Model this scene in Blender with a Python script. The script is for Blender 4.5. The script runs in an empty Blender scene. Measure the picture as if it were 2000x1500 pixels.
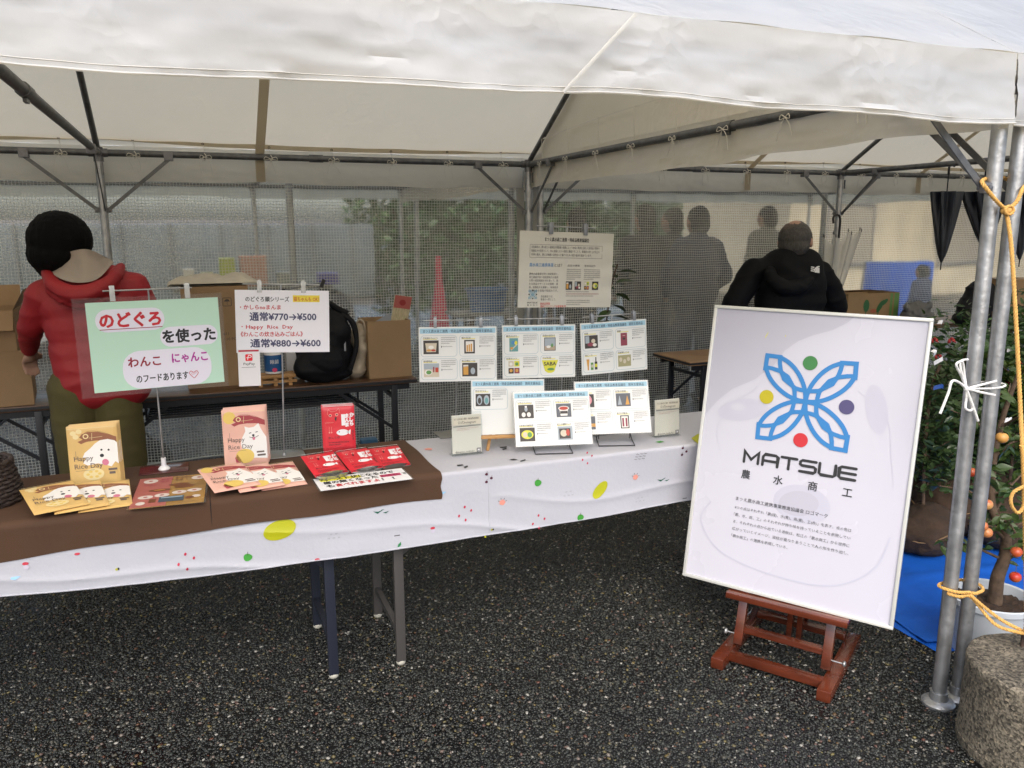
import bpy, bmesh, math, random
from mathutils import Vector, Matrix, Euler, noise
random.seed(7)
PI = math.pi
SC = bpy.context.scene
COL = SC.collection

# ------------------------------------------------------------------ camera
CAM_F, CAM_P, CAM_R, CAM_Y, CAM_H = 1572.8, .191, -.0032, .3749, 1.5606
cF = Vector((math.sin(CAM_Y)*math.cos(CAM_P), math.cos(CAM_Y)*math.cos(CAM_P), -math.sin(CAM_P)))
cR = Vector((math.cos(CAM_Y), -math.sin(CAM_Y), 0)); cU = cR.cross(cF)
cR2 = cR*math.cos(CAM_R)+cU*math.sin(CAM_R); cU2 = cU*math.cos(CAM_R)-cR*math.sin(CAM_R)
CO = Vector((0, 0, CAM_H))
cd = bpy.data.cameras.new('camera'); cam = bpy.data.objects.new('camera', cd); COL.objects.link(cam)
cam.matrix_world = Matrix.Translation(CO) @ Matrix((cR2, cU2, -cF)).transposed().to_4x4()
cd.sensor_width = 36; cd.lens = CAM_F/2000*36; cd.clip_start = .05; cd.clip_end = 400
SC.camera = cam
def _ray(px, py): return cF + cR2*((px-1000)/CAM_F) - cU2*((py-750)/CAM_F)
def onX(px, py, v): d = _ray(px, py); return CO + d*((v-CO.x)/d.x)
def onY(px, py, v): d = _ray(px, py); return CO + d*((v-CO.y)/d.y)
def onZ(px, py, v): d = _ray(px, py); return CO + d*((v-CO.z)/d.z)

# ------------------------------------------------------------------ world, sun, exposure
w = bpy.data.worlds.new('World'); SC.world = w; w.use_nodes = True
nt = w.node_tree; bg = nt.nodes['Background']
sky = nt.nodes.new('ShaderNodeTexSky'); sky.sky_type = 'NISHITA'; sky.sun_disc = False
sky.sun_elevation = math.radians(46); sky.sun_rotation = math.radians(200)
sky.dust_density = 4.0; sky.ozone_density = 1.0; sky.air_density = 1.0
hs = nt.nodes.new('ShaderNodeHueSaturation'); hs.inputs['Saturation'].default_value = .85
nt.links.new(sky.outputs[0], hs.inputs['Color']); nt.links.new(hs.outputs[0], bg.inputs[0])
bg.inputs[1].default_value = .15
sd = bpy.data.lights.new('sun', 'SUN'); sd.energy = .6; sd.angle = math.radians(75); sd.color = (1, .99, .975)
sun = bpy.data.objects.new('sun', sd); COL.objects.link(sun)
# sun stands behind the camera, overcast
az = math.radians(200); el = math.radians(46)
sun.rotation_euler = Vector((math.sin(az)*math.cos(el), math.cos(az)*math.cos(el), math.sin(el))).to_track_quat('Z', 'Y').to_euler()
vs = SC.view_settings; vs.view_transform = 'Standard'; vs.look = 'None'; vs.gamma = 1; vs.use_curve_mapping = False
vs.exposure = .95
SC.cycles.use_denoising = True
SC.cycles.max_bounces = 10; SC.cycles.transparent_max_bounces = 16
SC.cycles.transmission_bounces = 8; SC.cycles.diffuse_bounces = 6; SC.cycles.glossy_bounces = 3
SC.cycles.sample_clamp_indirect = 6; SC.cycles.caustics_reflective = False

# ------------------------------------------------------------------ materials
MATS = {}
def mat(name, col, rough=.6, metal=0, var=0, vscale=8, bump=0, bscale=40, spec=.5, trans=0, tcol=None, coat=0, alpha=1, col2=None, detail=4, stretch=None, sheen=0):
    if name in MATS: return MATS[name]
    m = bpy.data.materials.new(name); MATS[name] = m; m.use_nodes = True
    N = m.node_tree.nodes; L = m.node_tree.links; b = N['Principled BSDF']
    c4 = (*col, 1)
    b.inputs['Base Color'].default_value = c4; b.inputs['Roughness'].default_value = rough
    b.inputs['Metallic'].default_value = metal; b.inputs['Specular IOR Level'].default_value = spec
    b.inputs['Coat Weight'].default_value = coat; b.inputs['Alpha'].default_value = alpha
    b.inputs['Sheen Weight'].default_value = sheen
    tc = N.new('ShaderNodeTexCoord'); mp = N.new('ShaderNodeMapping'); L.new(tc.outputs['Object'], mp.inputs[0])
    if stretch: mp.inputs['Scale'].default_value = stretch
    if var or col2:
        n = N.new('ShaderNodeTexNoise'); n.inputs['Scale'].default_value = vscale; n.inputs['Detail'].default_value = detail
        L.new(mp.outputs[0], n.inputs[0])
        r = N.new('ShaderNodeValToRGB'); L.new(n.outputs[0], r.inputs[0])
        d = col2 if col2 else tuple(max(0, x*(1-var)) for x in col)
        u = col if col2 else tuple(min(1, x*(1+var)) for x in col)
        r.color_ramp.elements[0].position = .32; r.color_ramp.elements[1].position = .68
        r.color_ramp.elements[0].color = (*d, 1); r.color_ramp.elements[1].color = (*u, 1)
        L.new(r.outputs[0], b.inputs['Base Color'])
        rr = N.new('ShaderNodeMapRange'); L.new(n.outputs[0], rr.inputs[0])
        rr.inputs[3].default_value = max(.02, rough-.1); rr.inputs[4].default_value = min(1, rough+.1); L.new(rr.outputs[0], b.inputs['Roughness'])
    if bump:
        n2 = N.new('ShaderNodeTexNoise'); n2.inputs['Scale'].default_value = bscale; n2.inputs['Detail'].default_value = 5
        L.new(mp.outputs[0], n2.inputs[0])
        bp = N.new('ShaderNodeBump'); bp.inputs['Strength'].default_value = bump; bp.inputs['Distance'].default_value = .01
        L.new(n2.outputs[0], bp.inputs['Height']); L.new(bp.outputs[0], b.inputs['Normal'])
    if trans:
        t = N.new('ShaderNodeBsdfTranslucent'); t.inputs[0].default_value = (*(tcol or col), 1)
        mx = N.new('ShaderNodeMixShader'); mx.inputs[0].default_value = trans
        L.new(b.outputs[0], mx.inputs[1]); L.new(t.outputs[0], mx.inputs[2]); L.new(mx.outputs[0], N['Material Output'].inputs[0])
    return m

def canvas_mat():
    m = mat('white_canvas', (.79, .83, .87), .42, var=.03, vscale=5, trans=.52, tcol=(.79, .70, .51))
    N = m.node_tree.nodes; L = m.node_tree.links; b = N['Principled BSDF']
    tc = N.new('ShaderNodeTexCoord')
    # crumpled folds: warped ridges, patchy
    n = N.new('ShaderNodeTexNoise'); n.inputs['Scale'].default_value = 5; n.inputs['Detail'].default_value = 3; n.inputs['Distortion'].default_value = .9
    n.noise_type = 'RIDGED_MULTIFRACTAL'
    L.new(tc.outputs['Object'], n.inputs[0])
    ms = N.new('ShaderNodeTexNoise'); ms.inputs['Scale'].default_value = 1.6; L.new(tc.outputs['Object'], ms.inputs[0])
    mr = N.new('ShaderNodeMapRange'); mr.inputs[1].default_value = .46; mr.inputs[2].default_value = .66; mr.inputs[3].default_value = .08; L.new(ms.outputs[0], mr.inputs[0])
    mu = N.new('ShaderNodeMath'); mu.operation = 'MULTIPLY'; L.new(n.outputs[0], mu.inputs[0]); L.new(mr.outputs[0], mu.inputs[1])
    bp = N.new('ShaderNodeBump'); bp.inputs['Strength'].default_value = .5; bp.inputs['Distance'].default_value = .016
    L.new(mu.outputs[0], bp.inputs['Height'])
    wn = N.new('ShaderNodeTexNoise'); wn.inputs['Scale'].default_value = 4; wn.inputs['Detail'].default_value = 3; L.new(tc.outputs['Object'], wn.inputs[0])
    ws = N.new('ShaderNodeVectorMath'); ws.operation = 'SCALE'; ws.inputs['Scale'].default_value = .22; L.new(wn.outputs['Color'], ws.inputs[0])
    wa = N.new('ShaderNodeVectorMath'); L.new(tc.outputs['Object'], wa.inputs[0]); L.new(ws.outputs[0], wa.inputs[1])
    for sc_, ds in ((8, .009), (20, .0072)):
        vo = N.new('ShaderNodeTexVoronoi'); vo.inputs['Scale'].default_value = sc_; L.new(wa.outputs[0], vo.inputs[0])
        vm = N.new('ShaderNodeMath'); vm.operation = 'MULTIPLY'; L.new(vo.outputs['Distance'], vm.inputs[0]); L.new(mr.outputs[0], vm.inputs[1])
        bq = N.new('ShaderNodeBump'); bq.inputs['Strength'].default_value = .8; bq.inputs['Distance'].default_value = ds; L.new(vm.outputs[0], bq.inputs['Height']); L.new(bp.outputs[0], bq.inputs['Normal']); bp = bq
    n3 = N.new('ShaderNodeTexNoise'); n3.inputs['Scale'].default_value = 18; n3.inputs['Detail'].default_value = 4; L.new(tc.outputs['Object'], n3.inputs[0])
    bp2 = N.new('ShaderNodeBump'); bp2.inputs['Strength'].default_value = .15; bp2.inputs['Distance'].default_value = .008
    L.new(n3.outputs[0], bp2.inputs['Height']); L.new(bp.outputs[0], bp2.inputs['Normal'])
    L.new(bp2.outputs[0], b.inputs['Normal'])
    return m
M_CANVAS = canvas_mat()

def curtain_mat():
    m = bpy.data.materials.new('mesh_vinyl'); m.use_nodes = True; N = m.node_tree.nodes; L = m.node_tree.links
    N.remove(N['Principled BSDF']); out = N['Material Output']
    tc = N.new('ShaderNodeTexCoord'); sp = N.new('ShaderNodeSeparateXYZ')
    wn = N.new('ShaderNodeTexNoise'); wn.inputs['Scale'].default_value = 3; L.new(tc.outputs['Object'], wn.inputs[0])
    wv = N.new('ShaderNodeVectorMath'); wv.operation = 'SCALE'; wv.inputs['Scale'].default_value = .02; L.new(wn.outputs['Color'], wv.inputs[0])
    ad = N.new('ShaderNodeVectorMath'); L.new(tc.outputs['Object'], ad.inputs[0]); L.new(wv.outputs[0], ad.inputs[1])
    L.new(ad.outputs[0], sp.inputs[0])
    def line(sock, period, width):
        a = N.new('ShaderNodeMath'); a.operation = 'DIVIDE'; a.inputs[1].default_value = period; L.new(sock, a.inputs[0])
        f = N.new('ShaderNodeMath'); f.operation = 'FRACT'; L.new(a.outputs[0], f.inputs[0])
        g = N.new('ShaderNodeMath'); g.operation = 'LESS_THAN'; g.inputs[1].default_value = width/period; L.new(f.outputs[0], g.inputs[0])
        return g.outputs[0]
    lx = line(sp.outputs[0], .0185, .0028); lz = line(sp.outputs[2], .0185, .0030)
    mxm = N.new('ShaderNodeMath'); mxm.operation = 'MAXIMUM'; L.new(lx, mxm.inputs[0]); L.new(lz, mxm.inputs[1])
    # film: blurred see-through + haze + wet gloss
    rf = N.new('ShaderNodeBsdfRefraction'); rf.distribution = 'BECKMANN'; rf.inputs['Color'].default_value = (.97, .99, .98, 1)
    rf.inputs['Roughness'].default_value = .23; rf.inputs['IOR'].default_value = 1.05
    df = N.new('ShaderNodeBsdfDiffuse'); df.inputs[0].default_value = (.62, .63, .60, 1)
    tr = N.new('ShaderNodeBsdfTranslucent'); tr.inputs[0].default_value = (.86, .86, .80, 1)
    h = N.new('ShaderNodeMixShader'); h.inputs[0].default_value = .5; L.new(df.outputs[0], h.inputs[1]); L.new(tr.outputs[0], h.inputs[2])
    # haze patches and streaks
    mp = N.new('ShaderNodeMapping'); mp.inputs['Scale'].default_value = (3.2, 1, .9); L.new(tc.outputs['Object'], mp.inputs[0])
    hn = N.new('ShaderNodeTexNoise'); hn.inputs['Scale'].default_value = 2.2; hn.inputs['Detail'].default_value = 6; L.new(mp.outputs[0], hn.inputs[0])
    hr = N.new('ShaderNodeMapRange'); hr.inputs[1].default_value = .3; hr.inputs[2].default_value = .75; hr.inputs[3].default_value = .10; hr.inputs[4].default_value = .36; L.new(hn.outputs[0], hr.inputs[0])
    film = N.new('ShaderNodeMixShader'); L.new(hr.outputs[0], film.inputs[0]); L.new(rf.outputs[0], film.inputs[1]); L.new(h.outputs[0], film.inputs[2])
    # droplets bump
    dn = N.new('ShaderNodeTexVoronoi'); dn.inputs['Scale'].default_value = 130; L.new(tc.outputs['Object'], dn.inputs[0])
    dr = N.new('ShaderNodeMapRange'); dr.inputs[1].default_value = .0; dr.inputs[2].default_value = .28; dr.inputs[3].default_value = 1; dr.inputs[4].default_value = 0; L.new(dn.outputs['Distance'], dr.inputs[0])
    pn = N.new('ShaderNodeTexNoise'); pn.inputs['Scale'].default_value = 2.5; L.new(tc.outputs['Object'], pn.inputs[0])
    pr_ = N.new('ShaderNodeMapRange'); pr_.inputs[1].default_value = .45; pr_.inputs[2].default_value = .6; L.new(pn.outputs[0], pr_.inputs[0])
    dm = N.new('ShaderNodeMath'); dm.operation = 'MULTIPLY'; L.new(dr.outputs[0], dm.inputs[0]); L.new(pr_.outputs[0], dm.inputs[1])
    bp = N.new('ShaderNodeBump'); bp.inputs['Strength'].default_value = .8; bp.inputs['Distance'].default_value = .004; L.new(dm.outputs[0], bp.inputs['Height'])
    wb = N.new('ShaderNodeTexNoise'); wb.inputs['Scale'].default_value = 9; wb.inputs['Detail'].default_value = 4; wb.inputs['Distortion'].default_value = 1.5; L.new(tc.outputs['Object'], wb.inputs[0])
    bp2 = N.new('ShaderNodeBump'); bp2.inputs['Strength'].default_value = .5; bp2.inputs['Distance'].default_value = .02; L.new(wb.outputs[0], bp2.inputs['Height']); L.new(bp.outputs[0], bp2.inputs['Normal'])
    gl = N.new('ShaderNodeBsdfGlossy'); gl.inputs['Roughness'].default_value = .18; gl.inputs[0].default_value = (.9, .92, .92, 1); L.new(bp2.outputs[0], gl.inputs['Normal'])
    fr = N.new('ShaderNodeFresnel'); fr.inputs[0].default_value = 1.42; L.new(bp2.outputs[0], fr.inputs['Normal'])
    g2 = N.new('ShaderNodeMixShader'); L.new(fr.outputs[0], g2.inputs[0]); L.new(film.outputs[0], g2.inputs[1]); L.new(gl.outputs[0], g2.inputs[2])
    th = N.new('ShaderNodeBsdfDiffuse'); th.inputs[0].default_value = (.88, .90, .86, 1)
    th2 = N.new('ShaderNodeBsdfTranslucent'); th2.inputs[0].default_value = (.5, .5, .46, 1)
    tm = N.new('ShaderNodeMixShader'); tm.inputs[0].default_value = .4; L.new(th.outputs[0], tm.inputs[1]); L.new(th2.outputs[0], tm.inputs[2])
    m1 = N.new('ShaderNodeMath'); m1.operation = 'MULTIPLY'; m1.inputs[1].default_value = .66; L.new(mxm.outputs[0], m1.inputs[0])
    fin = N.new('ShaderNodeMixShader'); L.new(m1.outputs[0], fin.inputs[0]); L.new(g2.outputs[0], fin.inputs[1]); L.new(tm.outputs[0], fin.inputs[2])
    L.new(fin.outputs[0], out.inputs[0])
    return m
M_CURT = curtain_mat()

def clear_mat(name, tint=(.96, .97, .97), haze=.08, rough=.06):
    if name in MATS: return MATS[name]
    m = bpy.data.materials.new(name); MATS[name] = m; m.use_nodes = True; N = m.node_tree.nodes; L = m.node_tree.links
    N.remove(N['Principled BSDF']); out = N['Material Output']
    t = N.new('ShaderNodeBsdfTransparent'); t.inputs[0].default_value = (*tint, 1)
    d = N.new('ShaderNodeBsdfDiffuse'); d.inputs[0].default_value = (.75, .76, .76, 1)
    a = N.new('ShaderNodeMixShader'); a.inputs[0].default_value = haze; L.new(t.outputs[0], a.inputs[1]); L.new(d.outputs[0], a.inputs[2])
    g = N.new('ShaderNodeBsdfGlossy'); g.inputs['Roughness'].default_value = rough
    f = N.new('ShaderNodeFresnel'); f.inputs[0].default_value = 1.45
    ge = N.new('ShaderNodeNewGeometry'); iv = N.new('ShaderNodeMath'); iv.operation = 'SUBTRACT'; iv.inputs[0].default_value = 1; L.new(ge.outputs['Backfacing'], iv.inputs[1])
    fm = N.new('ShaderNodeMath'); fm.operation = 'MULTIPLY'; L.new(f.outputs[0], fm.inputs[0]); L.new(iv.outputs[0], fm.inputs[1])
    b = N.new('ShaderNodeMixShader'); L.new(fm.outputs[0], b.inputs[0]); L.new(a.outputs[0], b.inputs[1]); L.new(g.outputs[0], b.inputs[2])
    L.new(b.outputs[0], out.inputs[0]); return m

M = dict(
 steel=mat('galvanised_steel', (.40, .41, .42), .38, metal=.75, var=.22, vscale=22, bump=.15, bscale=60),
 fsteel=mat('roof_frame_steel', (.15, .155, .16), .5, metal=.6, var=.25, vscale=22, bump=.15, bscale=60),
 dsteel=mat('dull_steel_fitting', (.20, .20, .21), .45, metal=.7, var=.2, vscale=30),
 band=mat('canvas_seam_band', (.55, .49, .38), .7, trans=.45, tcol=(.55, .46, .32)),
 cord=mat('white_cord', (.72, .70, .64), .8), eye=mat('eyelet_brass', (.06, .055, .05), .4, metal=.6),
 white=mat('white_paper', (.78, .78, .80), .55), lam=clear_mat('laminate_film', haze=.02),
 acr=clear_mat('acrylic', haze=.012), black=mat('black_ink', (.012, .012, .016), .5),
 red=mat('red_ink', (.60, .02, .03), .5), blackm=mat('black_metal', (.014, .015, .02), .38, metal=.2),
 card=mat('cardboard', (.30, .195, .105), .85, var=.08, vscale=6, bump=.08, bscale=90),
 cardd=mat('cardboard_edge', (.16, .10, .055), .9),
)
def ink(name, c): return mat('ink_'+name, c, .5)

# ------------------------------------------------------------------ mesh builder
class MB:
    def __init__(s): s.v = []; s.f = []; s.mi = []; s.mats = []
    def m(s, mt):
        if mt not in s.mats: s.mats.append(mt)
        return s.mats.index(mt)
    def add(s, vs, fs, mt=None):
        k = len(s.v); s.v.extend([tuple(p) for p in vs]); i = s.m(mt) if mt else 0
        for f in fs: s.f.append(tuple(k+j for j in f)); s.mi.append(i)
    def box(s, c, d, mt=None, rot=None):
        c = Vector(c); hx, hy, hz = d[0]/2, d[1]/2, d[2]/2
        vs = [Vector((x, y, z)) for x in (-hx, hx) for y in (-hy, hy) for z in (-hz, hz)]
        if rot is not None: vs = [rot @ p for p in vs]
        s.add([c+p for p in vs], [(0, 1, 3, 2), (4, 6, 7, 5), (0, 4, 5, 1), (2, 3, 7, 6), (0, 2, 6, 4), (1, 5, 7, 3)], mt)
    def bar(s, a, b, wx, wy, mt=None, up=(0, 0, 1)):
        a = Vector(a); b = Vector(b); d = (b-a); l = d.length; d.normalize(); u = Vector(up)
        if abs(d.dot(u)) > .98: u = Vector((0, 1, 0))
        x = d.cross(u).normalized(); y = x.cross(d)
        s.box((a+b)/2, (wx, wy, l), mt, Matrix((x, y, d)).transposed())
    def tube(s, path, r, mt=None, n=10, caps=True):
        P = [Vector(p) for p in path]; R = r if isinstance(r, (list, tuple)) else [r]*len(P)
        vs = []; fs = []; prev = None
        for i, p in enumerate(P):
            d = (P[min(i+1, len(P)-1)]-P[max(i-1, 0)]).normalized()
            if prev is None:
                u = Vector((0, 0, 1)) if abs(d.z) < .9 else Vector((1, 0, 0))
                x = d.cross(u).normalized()
            else:
                x = prev - d*prev.dot(d); x = x.normalized() if x.length > 1e-6 else d.orthogonal().normalized()
            prev = x; y = d.cross(x)
            for k in range(n):
                a = 2*PI*k/n; vs.append(p+(x*math.cos(a)+y*math.sin(a))*R[i])
        for i in range(len(P)-1):
            for k in range(n): fs.append((i*n+k, i*n+(k+1) % n, (i+1)*n+(k+1) % n, (i+1)*n+k))
        if caps: fs.append(tuple(range(n))[::-1]); fs.append(tuple(range((len(P)-1)*n, len(P)*n)))
        s.add(vs, fs, mt)
    def lathe(s, prof, c=(0, 0, 0), mt=None, n=24):
        c = Vector(c); vs = []; fs = []
        for r, z in prof:
            for k in range(n): a = 2*PI*k/n; vs.append(c+Vector((r*math.cos(a), r*math.sin(a), z)))
        for i in range(len(prof)-1):
            for k in range(n): fs.append((i*n+k, i*n+(k+1) % n, (i+1)*n+(k+1) % n, (i+1)*n+k))
        s.add(vs, fs, mt)
    def ell(s, c, r, mt=None, n=12, rot=None, fn=None):
        vs = []; fs = []; c = Vector(c); m_ = n//2+1
        for i in range(m_+1):
            t = PI*i/m_
            for k in range(n):
                a = 2*PI*k/n; p = Vector((math.sin(t)*math.cos(a), math.sin(t)*math.sin(a), math.cos(t)))
                if fn: p = fn(p)
                p = Vector((p.x*r[0], p.y*r[1], p.z*r[2]))
                if rot is not None: p = rot @ p
                vs.append(c+p)
        for i in range(m_):
            for k in range(n): fs.append((i*n+k, (i+1)*n+k, (i+1)*n+(k+1) % n, i*n+(k+1) % n))
        s.add(vs, fs, mt)
    def grid(s, nu, nv, fn, mt=None):
        vs = [fn(i/nu, j/nv) for j in range(nv+1) for i in range(nu+1)]
        fs = [(j*(nu+1)+i, j*(nu+1)+i+1, (j+1)*(nu+1)+i+1, (j+1)*(nu+1)+i) for j in range(nv) for i in range(nu)]
        s.add(vs, fs, mt)
    def build(s, name, mt=None, parent=None, smooth=True, bevel=0, loc=None):
        me = bpy.data.meshes.new(name); me.from_pydata(s.v, [], s.f)
        mats = s.mats or ([mt] if mt else [])
        for x in mats: me.materials.append(x)
        if s.mats: me.polygons.foreach_set('material_index', s.mi)
        me.update()
        bm = bmesh.new(); bm.from_mesh(me)
        bmesh.ops.remove_doubles(bm, verts=bm.verts, dist=1e-6)
        bmesh.ops.recalc_face_normals(bm, faces=bm.faces) if not getattr(s, 'norecalc', False) else None
        if bevel:
            es = [e for e in bm.edges if len(e.link_faces) == 2 and e.calc_face_angle(0) > .6]
            bmesh.ops.bevel(bm, geom=es, offset=bevel, segments=2, profile=.6, affect='EDGES', clamp_overlap=True)
        bm.to_mesh(me); bm.free()
        if smooth:
            me.shade_smooth()
            try: me.set_sharp_from_angle(angle=math.radians(38))
            except Exception: pass
        o = bpy.data.objects.new(name, me); COL.objects.link(o)
        if parent: o.parent = parent
        if loc: o.location = loc
        return o

def empty(name, loc=(0, 0, 0), label=None, cat=None, group=None, rot=None, mtx=None):
    o = bpy.data.objects.new(name, None); COL.objects.link(o); o.empty_display_size = .05
    if mtx is not None: o.matrix_basis = mtx
    else:
        o.location = loc
        if rot: o.rotation_euler = rot
    tag(o, label, cat, group); return o
def tag(o, label=None, cat=None, group=None, kind=None):
    if label: o['label'] = label
    if cat: o['category'] = cat
    if group: o['group'] = group
    if kind: o['kind'] = kind
    return o
def copy_tree(o, parent=None):
    c = o.copy(); COL.objects.link(c)
    if parent: c.parent = parent
    for ch in list(o.children): copy_tree(ch, c)
    return c
def part(o, name, parent):   # a copy of a mesh object as another part
    c = o.copy(); COL.objects.link(c); c.parent = parent; return c
def pose(c, yaw=0, tilt=0, roll=0):
    return Matrix.Translation(Vector(c)) @ Matrix.Rotation(yaw, 4, 'Z') @ Matrix.Rotation(-tilt, 4, 'X') @ Matrix.Rotation(-roll, 4, 'Y')

# ------------------------------------------------------------------ flat print
_tc = {}
def text_mesh(t, bold):
    k = (t, bold)
    if k in _tc: return _tc[k]
    c = bpy.data.curves.new('t', 'FONT'); c.body = t; c.resolution_u = 1 if len(t) > 14 else 2; c.offset = bold
    o = bpy.data.objects.new('t', c); COL.objects.link(o)
    dg = bpy.context.evaluated_depsgraph_get(); dg.update()
    me = o.evaluated_get(dg).to_mesh()
    vs = [(v.co.x, v.co.y) for v in me.vertices]; fs = [tuple(p.vertices) for p in me.polygons]
    bpy.data.objects.remove(o); bpy.data.curves.remove(c)
    if not vs: vs = [(0, 0), (.01, 0), (0, .01)]; fs = [(0, 1, 2)]
    _tc[k] = (vs, fs); return _tc[k]
class Print(MB):
    """flat ink on a sheet lying in local x,z; front faces -y; y0 = sheet's front"""
    def __init__(s, y0=0, step=.00025): super().__init__(); s.y0 = y0; s.step = step; s.lay = 0; s.warp = None; s.norecalc = True; s.tick = 0
    def P(s, x, z):
        y = s.y0-(s.lay+1)*s.step-(s.tick % 36)*6e-6
        return s.warp(x, y, z) if s.warp else (x, y, z)
    def up(s, n=1): s.lay += n; return s
    def poly(s, pts, mt): s.add([s.P(*p) for p in pts], [tuple(range(len(pts)))], mt)
    def rect(s, x0, z0, x1, z1, mt): s.poly([(x0, z0), (x1, z0), (x1, z1), (x0, z1)], mt)
    def ellipse(s, x, z, rx, rz, mt, n=28, a=0, fn=None):
        p = []; s.tick += 1
        for k in range(n):
            t = 2*PI*k/n; q = (rx*math.cos(t), rz*math.sin(t))
            if fn: f = fn(t); q = (q[0]*f, q[1]*f)
            p.append((x+q[0]*math.cos(a)-q[1]*math.sin(a), z+q[0]*math.sin(a)+q[1]*math.cos(a)))
        if s.warp and max(rx, rz) > .009:
            K_ = 7; vs = [s.P(x, z)]+[s.P(x+(q[0]-x)*k/K_, z+(q[1]-z)*k/K_) for k in range(1, K_+1) for q in p]; fs = [(0, 1+i, 1+(i+1) % n) for i in range(n)]+[(1+(k-1)*n+i, 1+k*n+i, 1+k*n+(i+1) % n, 1+(k-1)*n+(i+1) % n) for k in range(1, K_) for i in range(n)]
            s.add(vs, fs, mt); return
        s.poly(p, mt)
    def rrpts(s, x0, z0, x1, z1, r, n=5):
        o = []
        for cx, cz, a0 in ((x1-r, z0+r, -90), (x1-r, z1-r, 0), (x0+r, z1-r, 90), (x0+r, z0+r, 180)):
            for k in range(n+1): a = math.radians(a0+90*k/n); o.append((cx+r*math.cos(a), cz+r*math.sin(a)))
        return o
    def rrect(s, x0, z0, x1, z1, r, mt): s.poly(s.rrpts(x0, z0, x1, z1, r), mt)
    def stroke(s, pts, wd, mt, closed=False, cap=False):
        s.tick += 1; n = len(pts); V = [Vector((p[0], p[1])) for p in pts]; L_ = []; R_ = []
        for i in range(n):
            a = V[(i-1) % n] if (closed or i > 0) else V[i]; b = V[(i+1) % n] if (closed or i < n-1) else V[i]
            d = (b-a); d = d.normalized() if d.length > 1e-9 else Vector((1, 0)); nn = Vector((-d.y, d.x))
            if (closed or 0 < i < n-1):
                e = (V[i]-a).normalized(); c = max(.45, abs(d.dot(e))); nn = nn/c
            L_.append(V[i]+nn*wd/2); R_.append(V[i]-nn*wd/2)
        vs = [s.P(*p) for p in L_+R_]; rng = range(n if closed else n-1)
        s.add(vs, [(i, (i+1) % n, n+(i+1) % n, n+i) for i in rng], mt)
        if cap:
            s.lay += .02
            for p in (V[0], V[-1]): s.ellipse(p.x, p.y, wd/2, wd/2, mt, 10)
            s.lay -= .02
    def curve(s, ctrl, wd, mt, n=8, closed=False, cap=False): s.stroke(smooth_pts(ctrl, n, closed), wd, mt, closed, cap)
    def ring(s, x0, z0, x1, z1, r, wd, mt): s.stroke(s.rrpts(x0, z0, x1, z1, r), wd, mt, True)
    def text(s, t, x, z, h, mt, align='l', wmax=None, bold=0, rot=0, sx=1):
        vs, fs = text_mesh(t, 0); k = h/.95
        x0 = min(v[0] for v in vs); x1 = max(v[0] for v in vs); wd = (x1-x0)*k*sx; kx = k*sx
        if wmax: kx *= wmax/wd; wd = wmax
        ox = {'l': 0, 'c': -wd/2, 'r': -wd}[align]; ca, sa = math.cos(rot), math.sin(rot)
        big = bold*h > .0003
        dirs = [(0, 0)]+([(math.cos(PI*i/4), math.sin(PI*i/4)) for i in range(8)] if big else ([(1, 0), (-1, 0)] if bold else []))
        for dx, dy in dirs:
            s.tick += 1; out = []; ex, ey = dx*bold*h, dy*bold*h
            for a, b in vs:
                u = ox+(a-x0)*kx+ex; v = b*k+.05*h+ey; out.append(s.P(x+u*ca-v*sa, z+u*sa+v*ca))
            s.add(out, fs, mt)
    def lines(s, x0, z1, x1, z0, n, mt, fill=.5, ragged=True):
        """rows of tiny characters too small to read"""
        dz = (z1-z0)/n; rnd = random.Random(int(abs(x0*9999+z0*777)))
        for i in range(n):
            z = z1-dz*(i+.5); x = x0; e = x1 if i < n-1 or not ragged else x0+(x1-x0)*.6
            while x < e:
                wc = dz*fill*rnd.uniform(.7, 1.0)
                hh = dz*fill*rnd.uniform(.75, 1)/2
                for q in (-.8, .1, .9): s.rect(x, z+q*hh-hh*.16, min(e, x+wc), z+q*hh+hh*.16, mt)
                s.rect(x+wc*.4, z-hh, x+wc*.55, z+hh, mt)
                x += wc+dz*.13
def smooth_pts(c, n=8, closed=False):
    o = []; m_ = len(c); rng = range(m_ if closed else m_-1)
    for i in rng:
        p = [Vector(c[(i+k) % m_]) if closed else Vector(c[min(max(i+k, 0), m_-1)]) for k in (-1, 0, 1, 2)]
        for j in range(n):
            t = j/n; o.append(.5*((2*p[1])+(-p[0]+p[2])*t+(2*p[0]-5*p[1]+4*p[2]-p[3])*t*t+(-p[0]+3*p[1]-3*p[2]+p[3])*t**3))
    if not closed: o.append(Vector(c[-1]))
    return [tuple(v) for v in o]
def sheet(name, w_, h_, t, mt, parent, r=0): # thin board in local x,z centred, front at -t/2
    b = MB(); b.box((0, 0, 0), (w_, t, h_)); return b.build(name, mt, parent, smooth=False)

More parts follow.
